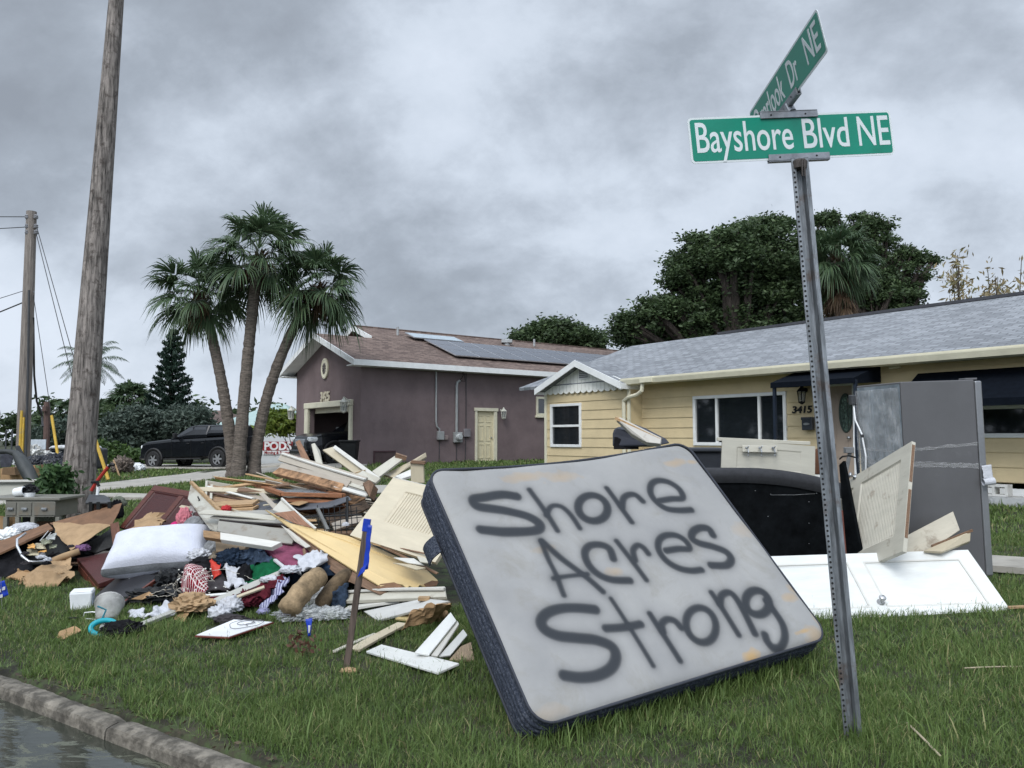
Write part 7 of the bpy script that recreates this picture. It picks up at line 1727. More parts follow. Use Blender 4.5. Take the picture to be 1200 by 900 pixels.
# survey flag and dead plant
fq = GP(364, 747); fl_ = thing('survey_flag', 'small blue and white survey flag in the grass before the clear plastic', 'flag', fq)
MB().tube([fq-Vector((0, 0, .05)), AT(364.5, 722, fq.y)], .0025, 5).build('wire_stem', steel, fl_)
sheet('flag', '', '', [AT(358, 726, fq.y), AT(366, 724, fq.y), AT(364, 745, fq.y-.02), AT(361, 746, fq.y-.02)], blue, .008, 12, 2, .002, 10, .003, parent=fl_)
sheet('flag_patch', '', '', [AT(361, 733, fq.y-.015), AT(364, 733, fq.y-.015), AT(363, 742, fq.y-.03), AT(361.5, 742, fq.y-.03)], wcloth, .004, 12, 2, .002, 6, .001, parent=fl_)
rng = np.random.default_rng(77); dpl = thing('dead_plant', 'dry brown curled weed in the grass left of the wooden stake', 'plant', GP(356, 768))
C_ = []
for cx1, cy1, n_l in ((349, 756, 26), (366, 765, 12), (356, 762, 12)):
    q = GP(cx1, cy1+8)
    for _ in range(n_l): C_.append([q.x+rng.normal()*.045, q.y+rng.normal()*.04, q.z+.03+abs(rng.normal())*.045])
C_ = np.array(C_); V, F = leafcloud(C_, .036, rng, 1, 1.1); npmesh('dry_leaves', V, F, leafmat('dry brown leaves', [(.05, .025, .018), (.09, .045, .03), (.14, .075, .05), (.19, .11, .07)]), parent=dpl, tint=rng.random(len(V)))
q = GP(409, 790); crumple('leaf', 'curled tan dead leaf at the foot of the wooden stake', 'leaf', q+Vector((0, 0, .02)), (.05, .03, .018), tanwood, 4, .4)

scaleY(1.18)
# ================================================================== clothes and soft things of the left pile
sheet('jeans', 'crumpled blue jeans heaped left of the plum cushion', 'jeans', [(262, 665, 6.0), (300, 668, 5.9), (330, 662, 5.8), (290, 638, 6.2)], denim, .09, 6, 3, sag=-.12, n=40, jag=.05)
crumple('jeans', 'blue denim folds hanging over the green cloth', 'jeans', (292, 654, 6.05), (.17, .14, .07), denim, 9, .4, 2.0)
crumple('jeans', 'knot of dark blue denim left of the green cloth', 'jeans', (272, 656, 6.0), (.12, .12, .09), denimd, 12, .55, 2.6)
crumple('denim_skirt', 'dark denim draped over the tan roll under the pale yellow panel', 'jeans', (398, 668, 6.05), (.22, .16, .15), denimd, 13, .5, 1.9, rz=10)
sheet('jeans', 'stretched dark denim leg reaching from the tan roll up to the right', 'jeans', [(330, 686, 5.85), (345, 690, 5.8), (412, 668, 5.75), (372, 650, 5.95)], denimd, .07, 5, 7, bulge=.08, n=34, jag=.02)
sheet('jeans', 'blue jeans leg hanging down between the clear plastic and the white boards', 'jeans', [(386, 717, 5.5), (404, 714, 5.5), (408, 684, 5.6), (382, 686, 5.62)], denim, .045, 7, 15, bulge=.09, jag=.01, n=30)
B('cushion', 'flat plum coloured foam cushion wedged under the white boxed board', 'cushion', [(306, 638, 6.0), (326, 635, 6.1), (365, 637, 6.1), (358, 655, 5.8), (343, 667, 5.65)], .06, plum, bev=.015)
B('cushion', 'dark underside of a second plum cushion behind the flat one', 'cushion', [(335, 636, 6.25), (370, 640, 6.2), (368, 652, 6.1), (350, 655, 6.05)], .05, cloth('dark plum', (.05, .02, .03)), bev=.01)
B('wood_strip', 'short upright brown stick on the plum cushion', 'wood strip', [(354, 643, 5.9), (357, 642, 5.9), (361, 655, 5.85), (356, 656, 5.85)], .02, brownwood)
sheet('green_cloth', 'bright green cloth in the middle of the clothes', 'cloth', [(288, 685, 5.7), (335, 672, 5.65), (325, 655, 5.85), (290, 660, 5.95)], cloth('green cloth', (.006, .085, .035), .2), .03, 5, 6, bulge=.04)
P('wood_strip', 'white strip along the right edge of the green cloth', 'wood strip', (322, 656, 5.8), (338, 669, 5.6), .03, .02, lgrey, 0)
sheet('shirt', 'white shirt with faint print hanging right of the plum cushion', 'shirt', [(350, 672, 5.6), (384, 652, 5.75), (370, 643, 5.9), (350, 655, 5.8)], wcloth, .05, 5, 8, jag=.03)
crumple('cloth', 'white cloth bunched between the green cloth and the maroon one', 'cloth', (340, 668, 5.65), (.08, .08, .035), wcloth, 17, .5, 2.6)
crumple('cloth', 'thin white cloth crest left of the maroon cloth', 'cloth', (318, 679, 5.6), (.08, .06, .028), wcloth, 18, .5, 2.6)
tr_ = thing('carpet_roll', 'tan rolled carpet pad coming out from under the denim', 'roll', T(*AT(350, 695, 5.5)))
rollm = mat('tan felt', (.25, .18, .105), .95, .3, 12, bump=.7, bsc=60)
a_ = GP(337, 716, .10); b_q = AT0(376, 674, a_.y+.30)
pts = [a_+(b_q-a_)*(i/10)+Vector((0, 0, .03*math.sin(i/10*3.1))) for i in range(11)]
MB().tube([pts[0]-(pts[1]-pts[0])*.3]+pts, [.05]+[.088+.006*math.sin(i*2.1) for i in range(10)]+[.075], 20).build('roll', rollm, tr_, smooth=True)
MB().tube([p+Vector((.18, .26, -.03)) for p in pts], [.04]+[.065]*9+[.05], 14).build('inner_layer', mat('dark tan felt', (.10, .07, .04), .95, .3, 12, bump=.7), tr_, smooth=True)
plas = mat('crumpled clear film', (.62, .65, .68), .25, .3, 8, bump=.8, bsc=20, spec=.7, alpha=.42)
for i, (px_, py_, a, b, c, lb_) in enumerate(((352, 722, .17, .12, .06, 'clear plastic film bunched in front of the tan roll'), (386, 722, .14, .1, .05, 'clear plastic film spreading below the blue jeans leg'), (372, 705, .10, .1, .10, 'clear plastic film pushed up between tan roll and jeans'))):
    q = GP(px_, py_+4, .0); crumple('plastic_sheet', lb_, 'plastic film', q+Vector((0, 0, .04)), (a, b, c), plas, 30+i, .6, 3.2)
sheet('cloth', 'maroon cloth spread at the front of the clothes', 'cloth', [(272, 713, 5.55), (318, 700, 5.45), (338, 678, 5.6), (322, 674, 5.75)], maroonc, .07, 5, 12, bulge=.06, jag=.03, n=34)
crumple('cloth', 'maroon cloth bundle at the left end of the maroon sheet', 'cloth', (290, 703, 5.55), (.13, .12, .08), maroonc, 21, .45, 2.2)
stp = cloth('lavender striped cloth', (.25, .25, .36), .1)
t_ = stp.node_tree; wv = t_.nodes.new('ShaderNodeTexWave'); wv.inputs['Scale'].default_value = 14; wv.inputs['Distortion'].default_value = 1.2; c_ = t_.nodes.new('ShaderNodeTexCoord'); t_.links.new(c_.outputs['Object'], wv.inputs['Vector'])
rp = t_.nodes.new('ShaderNodeValToRGB'); rp.color_ramp.elements[0].color = (.10, .10, .2, 1); rp.color_ramp.elements[1].color = (.42, .43, .55, 1); t_.links.new(wv.outputs[0], rp.inputs[0]); t_.links.new(rp.outputs[0], bsdf(stp).inputs['Base Color'])
sheet('shirt', 'lavender striped shirt between the maroon cloth and the tan roll', 'shirt', [(302, 713, 5.45), (322, 706, 5.4), (342, 678, 5.6), (328, 680, 5.65)], stp, .05, 7, 13, bulge=.05, jag=.02)
crumple('cloth', 'pale lavender cloth end touching the grass by the tan roll', 'cloth', (309, 717, 5.4), (.05, .04, .028), cloth('lavender cloth', (.22, .22, .34)), 23, .4, 2.5)
# checkered cloth with string lights
chk = cloth('red check cloth', (.3, .02, .03))
t_ = chk.node_tree; c_ = t_.nodes.new('ShaderNodeTexCoord'); mp = t_.nodes.new('ShaderNodeMapping'); mp.inputs['Rotation'].default_value = (.3, .2, .4); t_.links.new(c_.outputs['Object'], mp.inputs[0])
ck = t_.nodes.new('ShaderNodeTexBrick'); ck.inputs['Color1'].default_value = (.17, .012, .02, 1); ck.inputs['Color2'].default_value = (.17, .012, .02, 1); ck.inputs['Mortar'].default_value = (.6, .5, .5, 1); ck.inputs['Scale'].default_value = 22; ck.inputs['Mortar Size'].default_value = .06; ck.inputs['Brick Width'].default_value = .5; ck.inputs['Row Height'].default_value = .5; ck.offset = 0
t_.links.new(mp.outputs[0], ck.inputs['Vector']); t_.links.new(ck.outputs[0], bsdf(chk).inputs['Base Color'])
sheet('checked_cloth', 'dark red and white checked cloth stretched in the clothes', 'cloth', [(209, 697, 5.85), (242, 697, 5.7), (250, 664, 6.1), (222, 662, 6.2)], chk, .035, 4, 14, bulge=.14, jag=.02)
sheet('grey_cloth', 'charcoal grey cloth right of the checked cloth', 'cloth', [(241, 696, 5.72), (273, 693, 5.75), (262, 668, 6.0), (250, 668, 6.0)], greyc, .035, 5, 15, bulge=.1, jag=.02)
sheet('red_cloth', 'bright orange red cloth tip above the charcoal cloth', 'cloth', [(248, 675, 5.82), (256, 676, 5.8), (260, 664, 5.85), (247, 657, 5.95)], mat('orange red', (.45, .03, .015), .6), .02, 7, 16, bulge=.03, n=12)
slm = mat('string cord', (.45, .42, .36), .7)
sl1 = MB(); rs2 = random.Random(3)
def wander(x0, y0, dx, n, r):
    a = rs2.uniform(0, 6.3); P_ = []; x, y = x0, y0
    for _ in range(n):
        a += rs2.uniform(-.9, .9); x += 2.4*math.cos(a)+dx; y += 2.0*math.sin(a); y += (y0-y)*.12; P_.append(AT(x, y, 5.70+rs2.uniform(-.02, .03)))
    sl1.tube(P_, r, 4)
for y0_ in (670, 677, 683, 690): wander(208, y0_, 1.0, 56, .0021)
wander(203, 690, .05, 40, .0028)
slo = sl1.build('string_lights', slm, top=('tangled string of small white lights over the checked cloth', 'string lights'))
for _ in range(40): q = AT(207+rs2.uniform(0, 64), 665+rs2.uniform(0, 32), 5.69); MB().box(q, (.012, .008, .009), None).build('bulb', mat('tiny bulb', (.7, .7, .66), .2), slo)
crumple('cloth', 'white cloth with dark lining above the checked cloth', 'cloth', (236, 651, 6.3), (.11, .1, .06), wcloth, 25, .5, 2.4)
crumple('cloth', 'black cloth peeping from under the white one above the checked cloth', 'cloth', (237, 660, 6.1), (.10, .08, .05), blackc, 26, .5, 2.4)
crumple('cloth', 'patterned grey tan cloth left of the blue denim', 'cloth', (258, 655, 6.15), (.09, .09, .07), cloth('leopard cloth', (.20, .17, .13), .5), 27, .5, 2.4)
sheet('shirt', 'white shirt hanging down left of the green cloth', 'shirt', [(268, 690, 5.65), (290, 690, 5.65), (281, 664, 5.85), (262, 661, 5.95)], wcloth, .05, 6, 28, bulge=.05, jag=.03)
crumple('cloth', 'black cloth between the white shirt and the green cloth', 'cloth', (287, 676, 5.75), (.06, .06, .10), blackc, 29, .4, 2.4)
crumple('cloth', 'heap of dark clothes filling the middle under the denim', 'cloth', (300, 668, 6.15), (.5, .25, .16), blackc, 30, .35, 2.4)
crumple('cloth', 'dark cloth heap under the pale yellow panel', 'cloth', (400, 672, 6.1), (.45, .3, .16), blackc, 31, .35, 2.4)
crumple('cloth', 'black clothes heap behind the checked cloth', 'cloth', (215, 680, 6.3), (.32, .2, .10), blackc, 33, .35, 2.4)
# long grey mouldings at the front
P('board', 'long dull grey moulding running up to the right in front of the checked cloth', 'board', AT(245, 709, 5.45), AT(328, 673, 5.65), .06, .035, paint('grey moulding', (.34, .34, .31), .62), 40)
P('board', 'grey moulding end lying in the grass left of the crumpled paper bag', 'board', GF(157, 736, .02), GF(205, 717, .05), .05, .03, paint('grey moulding', (0, 0, 0)), 10)
P('wood_strip', 'cream strip just under the long grey moulding', 'wood strip', AT(262, 706, 5.4), AT(310, 688, 5.5), .03, .02, cream, 30)
crumple('paper_bag', 'crumpled brown paper bag at the front of the clothes', 'paper bag', GP(226, 722)+Vector((0, 0, .09)), (.15, .10, .085), kraft, 35, .55, 2.4, facet=True)
sheet('paper', 'flat tan side of the crumpled paper bag', 'paper', [GP(202, 726, .01), GP(218, 728, .01), AT(228, 702, 5.55), AT(205, 700, 5.7)], carton, .02, 5, 36, facet=True, n=8)
crumple('towel', 'white towel scrap right of the crumpled paper bag', 'cloth', GP(257, 726)+Vector((0, 0, .05)), (.08, .07, .06), wcloth, 37, .5, 3)
crumple('towel', 'white tissue heap above the black cloth scrap right of the paper bag', 'cloth', GP(270, 722)+Vector((0, 0, .08)), (.09, .07, .07), wcloth, 38, .6, 3.3)
crumple('cloth', 'charcoal scrap in the grass below the white tissue heap', 'cloth', GP(270, 731)+Vector((0, 0, .03)), (.12, .06, .04), greyc, 39, .4, 2.5)
sheet('towel', 'white towel spread on the grass left of the paper bag', 'towel', [GP(168, 726, .02), GP(205, 722, .03), GP(205, 707, .10), GP(180, 712, .08)], wcloth, .045, 6, 40, jag=.03, bulge=.03)
sheet('towel', 'small white folded cloth left of the white towel', 'towel', [GP(152, 723, .02), GP(169, 725, .02), GP(168, 714, .05), GP(151, 714, .05)], wcloth, .02, 6, 41, jag=.015)
P('wood_strip', 'white strip crossing in front of the charcoal cloth', 'wood strip', AT(225, 700, 5.6), AT(268, 696, 5.55), .03, .015, cleanw, 20)
crumple('cloth', 'maroon cloth edge under the white strip', 'cloth', (240, 702, 5.66), (.18, .06, .03), maroonc, 43, .4, 3)
# whiteboard on the grass
wbp = [GP(228, 745, .045), GP(268, 747, .04), GP(321, 729, .05), GP(274, 726, .07)]
wbo = thing('whiteboard', 'red framed white drawing board lying on the grass before the clothes', 'whiteboard', wbp[0])
MB().slab(wbp, .012, (0, 0, 1)).build('frame', mat('red brown frame', (.13, .03, .022), .5), wbo, bev=.002)
cw_ = sum(wbp, Vector())/4; MB().slab([cw_+(p-cw_)*.95+Vector((0, 0, .004)) for p in wbp], .005, (0, 0, 1)).build('white_surface', mat('smeared white', (.66, .67, .68), .3, .05, 3, dirt=(.4, .38, .36), dsc=9, dthr=.68), wbo)
dwg = MB(); eX = (wbp[1]-wbp[0]).normalized(); eY = (wbp[3]-wbp[0]).normalized(); o0 = cw_+Vector((0, 0, .006))
def cur(f, n=40): dwg.tube([o0+eX*f(i/n)[0]+eY*f(i/n)[1] for i in range(n+1)], .0022, 4)
cur(lambda t: (.02+.11*math.cos(t*6.3), .10+.10*math.sin(t*6.3)*(1+.2*math.sin(t*19)))); cur(lambda t: (.0+.05*math.cos(t*6.3), .12+.05*math.sin(t*6.3)))
cur(lambda t: (.05+.02*math.cos(t*12), .05+.15*t)); cur(lambda t: (.16+.04*math.cos(t*7), .30+.06*t)); cur(lambda t: (.10+.08*t, .36+.02*math.sin(t*20)))
dwg.build('drawing', mat('marker', (.12, .12, .14), .6), wbo)

# ================================================================== pillow, tubs and toys
pc = AT(186, 643, 6.55); pw_ = thing('pillow', 'large white pillow with grey sides lying on the pile', 'pillow', pc-Vector((0, 0, .2)))
PM = Matrix.Translation(AT(187, 645, 6.45)) @ RZ(R(14)) @ Matrix.Rotation(R(28), 4, 'X') @ Matrix.Rotation(R(-4), 4, 'Y')
def pillow(nameb, M, w, h, t, m1, m2, root, gus=.035):
    n = 40; V1 = []
    def hz(u, v):
        e_ = max(0, (1-abs(u)**2.4))*max(0, (1-abs(v)**2.4)); return t*(e_**.42)+.016*noise.noise(Vector((u*2.3, v*2.3, t*9)))*e_
    def xy(u, v): k = 1-.10*(1-abs(u)**2)*(v*v)*0; return (u*w*(1-.07*(1-v*v)*0-.05*(1-abs(v))), v*h*(1-.08*(1-abs(u))))
    for s_, mm_, nm in ((1, m1, 'top_cover'), (-1, m1, 'bottom_cover')):
        mb = MB()
        for j in range(n+1):
            for i in range(n+1):
                u, v = -1+2*i/n, -1+2*j/n; x, y = xy(u, v); mb.v.append(M @ Vector((x, y, s_*(gus+hz(u, v)))))
        mb.f = [[j*(n+1)+i, j*(n+1)+i+1, (j+1)*(n+1)+i+1, (j+1)*(n+1)+i] for j in range(n) for i in range(n)]; mb.build(nm, mm_, root, smooth=True)
    ring = [(-1+2*i/n, -1) for i in range(n)]+[(1, -1+2*i/n) for i in range(n)]+[(1-2*i/n, 1) for i in range(n)]+[(-1, 1-2*i/n) for i in range(n)]
    mb = MB(); k = len(ring)
    for q_ in range(5):
        tt = -1+q_/2
        for u, v in ring: x, y = xy(u, v); f = 1+.02*math.cos(tt*1.57); mb.v.append(M @ Vector((x*f, y*f, tt*gus)))
    for q_ in range(4):
        for i in range(k): mb.f.append([q_*k+i, q_*k+(i+1) % k, (q_+1)*k+(i+1) % k, (q_+1)*k+i])
    mb.build('side_band', m2, root, smooth=True)
pilm = cloth('pillow white', (.52, .535, .60), .04)
pillow('pillow', PM, .45, .285, .155, pilm, cloth('pillow grey side', (.22, .23, .24), .15), pw_, .042)
# white tub with lid panel
tq_ = GP(96, 713); tM = Matrix.Translation(tq_) @ RZ(R(20))
tu = thing('storage_tub', 'white square plastic tub standing on the grass at the left', 'tub', tM)
MB().add([tM @ Vector(p) for p in ((-.075, -.075, 0), (.075, -.075, 0), (.075, .075, 0), (-.075, .075, 0), (-.088, -.088, .15), (.088, -.088, .15), (.088, .088, .15), (-.088, .088, .15))], [(3, 2, 1, 0), (4, 5, 6, 7), (0, 1, 5, 4), (1, 2, 6, 5), (2, 3, 7, 6), (3, 0, 4, 7)]).build('body', wplast, tu, tM, bev=.012, seg=2)
MB().box((0, 0, .153), (.165, .165, .012), tM).build('lid', wplast, tu, tM, bev=.005)
MB().b2((.083, -.06, .04), (.0865, .06, .13), tM).build('label', mat('blue white label', (.4, .45, .55), .5, .5, 20), tu, tM)
# translucent bucket lying on its side
cl = mat('frosted plastic', (.50, .50, .48), .3, .2, 6, bump=.2, alpha=.62)
bkq = GP(126, 727); bkM = Matrix.Translation(bkq+Vector((0, 0, .075))) @ RZ(R(200)) @ Matrix.Rotation(R(62), 4, 'X')
bko = thing('bucket', 'frosted clear plastic bucket tipped over behind the teal hose reel', 'bucket', bkM)
MB().lathe([(0, -.09), (.075, -.09), (.105, .09), (.112, .09), (.112, .10)], bkM, 26, cap=False).build('body', cl, bko, bkM, smooth=True, solid=.003)
MB().tube([bkM @ Vector((.11*math.cos(a), .11*math.sin(a)*.3-.08*abs(math.sin(a)), .09+.13*abs(math.sin(a)))) for a in [i*math.pi/16 for i in range(17)]], .004, 5).build('handle', steel, bko, bkM)
teal = mat('teal plastic', (.01, .30, .36), .35, .1, 6)
tlq = GP(118, 744); tl_ = thing('teal_toy', 'bright teal plastic ring handle lying in the grass', 'toy', tlq)
TM = Matrix.Translation(tlq+Vector((.02, 0, .055))) @ RZ(R(25)) @ Matrix.Rotation(R(55), 4, 'X')
MB().tube([TM @ Vector((.085*math.cos(a), .055*math.sin(a), 0)) for a in [i*2*math.pi/28 for i in range(29)]], .020, 10, cap=False).build('ring', teal, tl_, smooth=True)
MB().tube([TM @ Vector((-.02, .05, .0)), TM @ Vector((.01, .13, .02)), TM @ Vector((-.05, .16, .03))], .007, 6).build('cord', mat('teal dark', (.01, .15, .2), .4), tl_)
MB().lathe([(0, -.01), (.05, -.01), (.05, .01), (0, .01)], TM @ T(.02, 0, -.02), 18).build('disc', cl, tl_)
crumple('cloth', 'black cloth heap in the grass beside the teal ring', 'cloth', GP(143, 744)+Vector((0, 0, .03)), (.14, .09, .065), blackc, 44, .5, 2.8)
cbq = GP(80, 742, .02)
B('cardboard', 'small torn piece of cardboard alone on the grass at the left', 'cardboard', [GP(66, 746, .02), GP(73, 749, .02), GP(96, 738, .05), GP(88, 733, .05), GP(70, 740, .05)], .012, carton)
pts = [GP(80, 724, .02), GP(83, 724, .06), GP(88, 724, .06), GP(92, 724, .02)]; MB().tube(pts, .006, 5).build('cable_loop', black, top=('small black loop of cable in the grass below the white tub', 'cable'))
wc = MB().tube([GP(98, 722, .02), GP(99, 718, .05), GP(108, 717, .07), GP(118, 718, .06), GP(112, 726, .03), GP(101, 725, .02)], .005, 6).build('cable', wplast, top=('white cable loop beside the frosted bucket', 'cable'))
for i, (a, b, lab) in enumerate((((1130, 783), (1197, 781), 'thin dry twig lying in the grass at the right edge'), ((1182, 712), (1205, 711), 'brown stick in the grass right of the long white door'), ((1063, 847), (1102, 886), 'pale dry stalk lying in the grass near the bottom right'))):
    P('twig', lab, 'twig', GP(a[0], a[1], .035), GP(b[0], b[1], .03), .012 if i != 1 else .03, .008 if i != 1 else .02, tanwood if i == 1 else mat('dry grass stalk', (.34, .29, .2), .8), 0)

# --- dark boards, radio, drawer chest left of the pillow
B('board', 'black laminated board with red brown edge sloping into the grass', 'board', [GP(108, 701, .03), GP(142, 709, .03), AT(190, 674, 6.15), AT(142, 672, 6.45)], .03, mat('black laminate', (.022, .022, .025), .35, .1, 5, dirt=(.06, .06, .06), dsc=4, dthr=.66))
MB().bar(GP(143, 709, .02), AT(191, 675, 6.13), .02, .04).build('edge_strip', redwood, top=('red brown edge strip along the black laminated board', 'wood strip'))
B('board', 'small dark bar lying on the black laminated board', 'board', [AT(121, 698, 6.02), AT(127, 700, 5.98), AT(153, 689, 6.05), AT(151, 686, 6.12)], .03, dgrey)
B('board', 'second black board just behind the laminated one, under the pillow', 'board', [(141, 671, 6.5), (188, 673, 6.3), (192, 660, 6.6), (150, 658, 6.8)], .02, black)
B('white_scrap', 'tiny white paper scrap on the black laminated board', 'paper', [(151, 677.5, 6.25), (154, 678, 6.25), (154.5, 680, 6.22), (151, 680, 6.22)], .003, wcloth)
ch = thing('drawer_chest', 'dark cherry wood chest lying on its back left of the pillow', 'chest', T(*AT(125, 665, 6.6)))
c0 = [AT(90, 654, 7.0), AT(115, 684, 6.3), AT(163, 668, 6.5), AT(139, 645, 7.2)]
cher = wood('cherry veneer', (.075, .022, .020), .15, .28)
MB().slab(c0, .05, (0, 0, 1)).build('top', cher, ch, bev=.006, seg=2)
dn_ = Vector((0, 0, -.14)); i_ = (c0[3]-c0[0])*.04
MB().slab([c0[0]+i_-Vector((0, 0, .05)), c0[1]+i_-Vector((0, 0, .05)), c0[1]+i_+dn_, c0[0]+i_+dn_], .3).build('side', darkwood, ch, bev=.004)
e0_, e1_ = c0[0]+i_*.5, c0[1]+i_*.5
for k in (0, 1): MB().slab([e0_.lerp(e1_, .05+.48*k)+Vector((0, 0, -.06)), e0_.lerp(e1_, .47+.48*k)+Vector((0, 0, -.06)), e0_.lerp(e1_, .47+.48*k)+Vector((0, 0, -.13)), e0_.lerp(e1_, .05+.48*k)+Vector((0, 0, -.13))], .02).build('drawer_front', redwood, ch, bev=.003)
rd_ = Matrix.Translation(AT(133, 671, 6.25)) @ RZ(R(-5))
ra = thing('clock_radio', 'small silver clock radio lying on the black board', 'radio', rd_)
MB().box((0, 0, .0), (.115, .06, .05), rd_).build('body', alum, ra, rd_, bev=.008, seg=2); MB().box((.0, -.031, -.002), (.08, .004, .022), rd_).build('display', black, ra, rd_); MB().box((.01, 0, .035), (.04, .03, .02), rd_).build('button_block', mat('mauve plastic', (.2, .15, .22), .5), ra, rd_, bev=.004)
for k in range(5): B('paper_stack', ['white paper stack under the right end of the pillow', 'grey folder in the paper stack below the pillow', 'thin white magazine at the front of the paper stack', 'bluish envelope in the paper stack', 'lowest grey sheet of the paper stack'][k], 'paper', [(183+k*2, 671-k*1.5, 6.3+.05*k), (205+k*3, 671-k*1.6, 6.2+.05*k), (212+k*2, 664-k*1.5, 6.4+.05*k), (190+k, 665-k*1.5, 6.5+.05*k)], .006, [wcloth, mgrey, whitep, lgrey, mgrey][k])
P('board', 'cream strip slanting down from the pillow corner to the paper', 'board', (178, 691, 6.2), (235, 660, 6.5), .06, .02, cream, 20)
P('board', 'dark strip lying parallel under the cream strip', 'board', (165, 697, 6.2), (230, 668, 6.4), .10, .03, darkwood, 20)
B('cardboard', 'small tan card on black scraps in front of the cream strip', 'cardboard', [GP(153, 702, .08), GP(166, 703, .06), GP(180, 697, .1), GP(175, 693, .12)], .008, carton)
crumple('bag', 'black plastic scraps in front of the checked cloth', 'plastic bag', GP(185, 706)+Vector((0, 0, .05)), (.25, .14, .07), black, 46, .5, 3, facet=True)
crumple('bag', 'black plastic bundle left of the string lights', 'plastic bag', (200, 685, 6.1), (.14, .12, .12), black, 47, .5, 3, facet=True)
# --- mahogany cabinet door, paper, pink toy
o, Mo, lx, ly = paneldoor('cabinet_door', 'dark red mahogany door with recessed panels standing up in the pile', 'door', AT(140, 618, 7.6), AT(214, 634, 7.15), AT(165, 566, 8.0), .03, wood('mahogany', (.045, .009, .007), .15, .35), [(.08, .02, .47, .86), (.56, .02, .96, .86)], .010, .012)
mr_ = MB()
for u0, u1, v0, v1 in ((0, 1, .88, 1), (.48, .55, 0, .87), (0, .07, 0, .87)): mr_.b2((u0*lx, v0*ly, .0005), (u1*lx, v1*ly, .006), Mo)
mr_.build('rail', wood('mahogany rail', (.085, .024, .015), .2, .35), o, Mo, bev=.002)
sheet('kraft_sheet', 'folded brown paper sheet in front of the mahogany door', 'paper', [(143, 626, 7.1), (188, 622, 6.95), (194, 607, 7.2), (174, 601, 7.4)], kraft, .035, 4, 50, facet=True, n=10, jag=.05)
B('board', 'pale grey box edge under the brown paper sheet left of the pillow', 'board', [(142, 626, 7.0), (162, 627, 6.9), (165, 636, 6.8), (145, 638, 6.9)], .1, lgrey)
crumple('plush_toy', 'pink plush toy squeezed between the mahogany door and the heap', 'plush toy', (218, 612, 6.9), (.09, .08, .15), mat('pink plush', (.48, .16, .19), .95, .1, 20, bump=.5), 51, .3, 1.8, tilt=20)
crumple('plush_toy', 'small bright magenta ball by the pink plush toy', 'ball', (205, 617, 6.85), (.05, .05, .05), mat('magenta', (.45, .01, .13), .8), 52, .1, 1.2)
crumple('cushion', 'round grey cushion beside the pink plush toy', 'cushion', (228, 617, 6.7), (.11, .09, .10), cloth('grey cushion', (.19, .195, .2)), 53, .15, 1.3)
crumple('cushion', 'grey cloth bulge under the corner of the boxed board', 'cushion', (249, 643, 6.35), (.07, .08, .08), cloth('grey cushion', (0, 0, 0)), 54, .25, 1.6)
sheet('cloth', 'pale lace cloth hanging over the dirty off white board', 'cloth', [(222, 612, 6.85), (230, 612, 6.8), (228, 592, 7.0), (222, 592, 7.0)], cloth('pale lace', (.36, .34, .34), .3), .03, 8, 55, n=14)

# ================================================================== far left of the pile
B('panel', 'wide brown hardboard sheet rising to the right in front of the leaning trunk', 'panel', [(58, 613, 7.5), (143, 589, 7.7), (139, 600, 7.6), (131, 615, 7.4), (66, 617, 7.35)], .008, hardb)
sheet('kraft_sheet', 'large folded brown paper sheet below the hardboard', 'paper', [(66, 626, 7.2), (83, 644, 6.95), (131, 615, 7.2), (62, 612, 7.4)], kraft, .012, 3, 56, facet=True, n=10, jag=.01)
B('mesh_basket', 'black lattice basket side under the brown paper sheet', 'basket', [(92, 643, 7.2), (132, 618, 7.3), (133, 640, 7.2), (112, 648, 7.1)], .02, mat('black lattice', (.012, .012, .012), .6, .5, 30))
B('board', 'short upright reddish board end right of the lattice basket', 'board', [(129, 614, 7.15), (139, 611, 7.2), (143, 637, 7.05), (133, 643, 7.0)], .04, wood('rust wood', (.12, .05, .03)))
sofa = thing('drawer_unit', 'overturned black cabinet with papers spilling out at the left edge', 'cabinet', T(*AT(20, 670, 7.0)))
MB().slab([AT(-60, 655, 7.3), AT(0, 634, 7.4), AT(56, 613, 7.5), AT(62, 619, 7.3), AT(30, 634, 7.0), AT(0, 648, 6.9), AT(-60, 665, 6.9)], .02).build('top_panel', hardb, sofa)
MB().slab([AT(-60, 662, 7.0), AT(0, 647, 7.0), AT(18, 640, 7.0), AT(28, 655, 6.95), AT(38, 662, 6.9), AT(36, 668, 6.85), AT(0, 678, 6.8), AT(-60, 690, 6.8)], .2).build('body', blackc, sofa, bev=.02)
MB().slab([AT(18, 640, 7.25), AT(60, 620, 7.4), AT(86, 640, 7.2), AT(62, 660, 7.05), AT(30, 662, 7.0)], .05).build('inner_panel', black, sofa)
MB().tube([AT(30, 625, 7.1), AT(20, 632, 7.0), AT(20, 640, 6.95), AT(26, 652, 6.88), AT(34, 658, 6.85), AT(55, 658, 6.9)], .014, 8).build('metal_rim', alum, sofa, smooth=True)
MB().tube([AT(47, 634, 6.95), AT(57, 622, 6.98)], .006, 5).tube([AT(50, 636, 6.95), AT(60, 624, 6.98)], .006, 5).build('runner', steel, sofa)
pcm = [mat('printed paper tan', (.33, .30, .21), .8, .5, 18, bump=.3), mat('printed paper green', (.20, .21, .15), .8, .5, 22), mat('printed paper orange', (.45, .24, .07), .8, .4, 22), wcloth, mat('printed paper grey', (.25, .26, .25), .8, .6, 25)]
lbl = ['tan printed sheet on top of the spilled papers', 'greenish booklet in the middle of the spilled papers', 'orange packet among the spilled papers', 'white sheet at the bottom of the spilled papers', 'grey printed leaflet leaning in the spilled papers', 'wide tan page at the lower left of the spilled papers', 'folded pale page at the right of the spilled papers', 'small orange leaf of paper under the booklet']
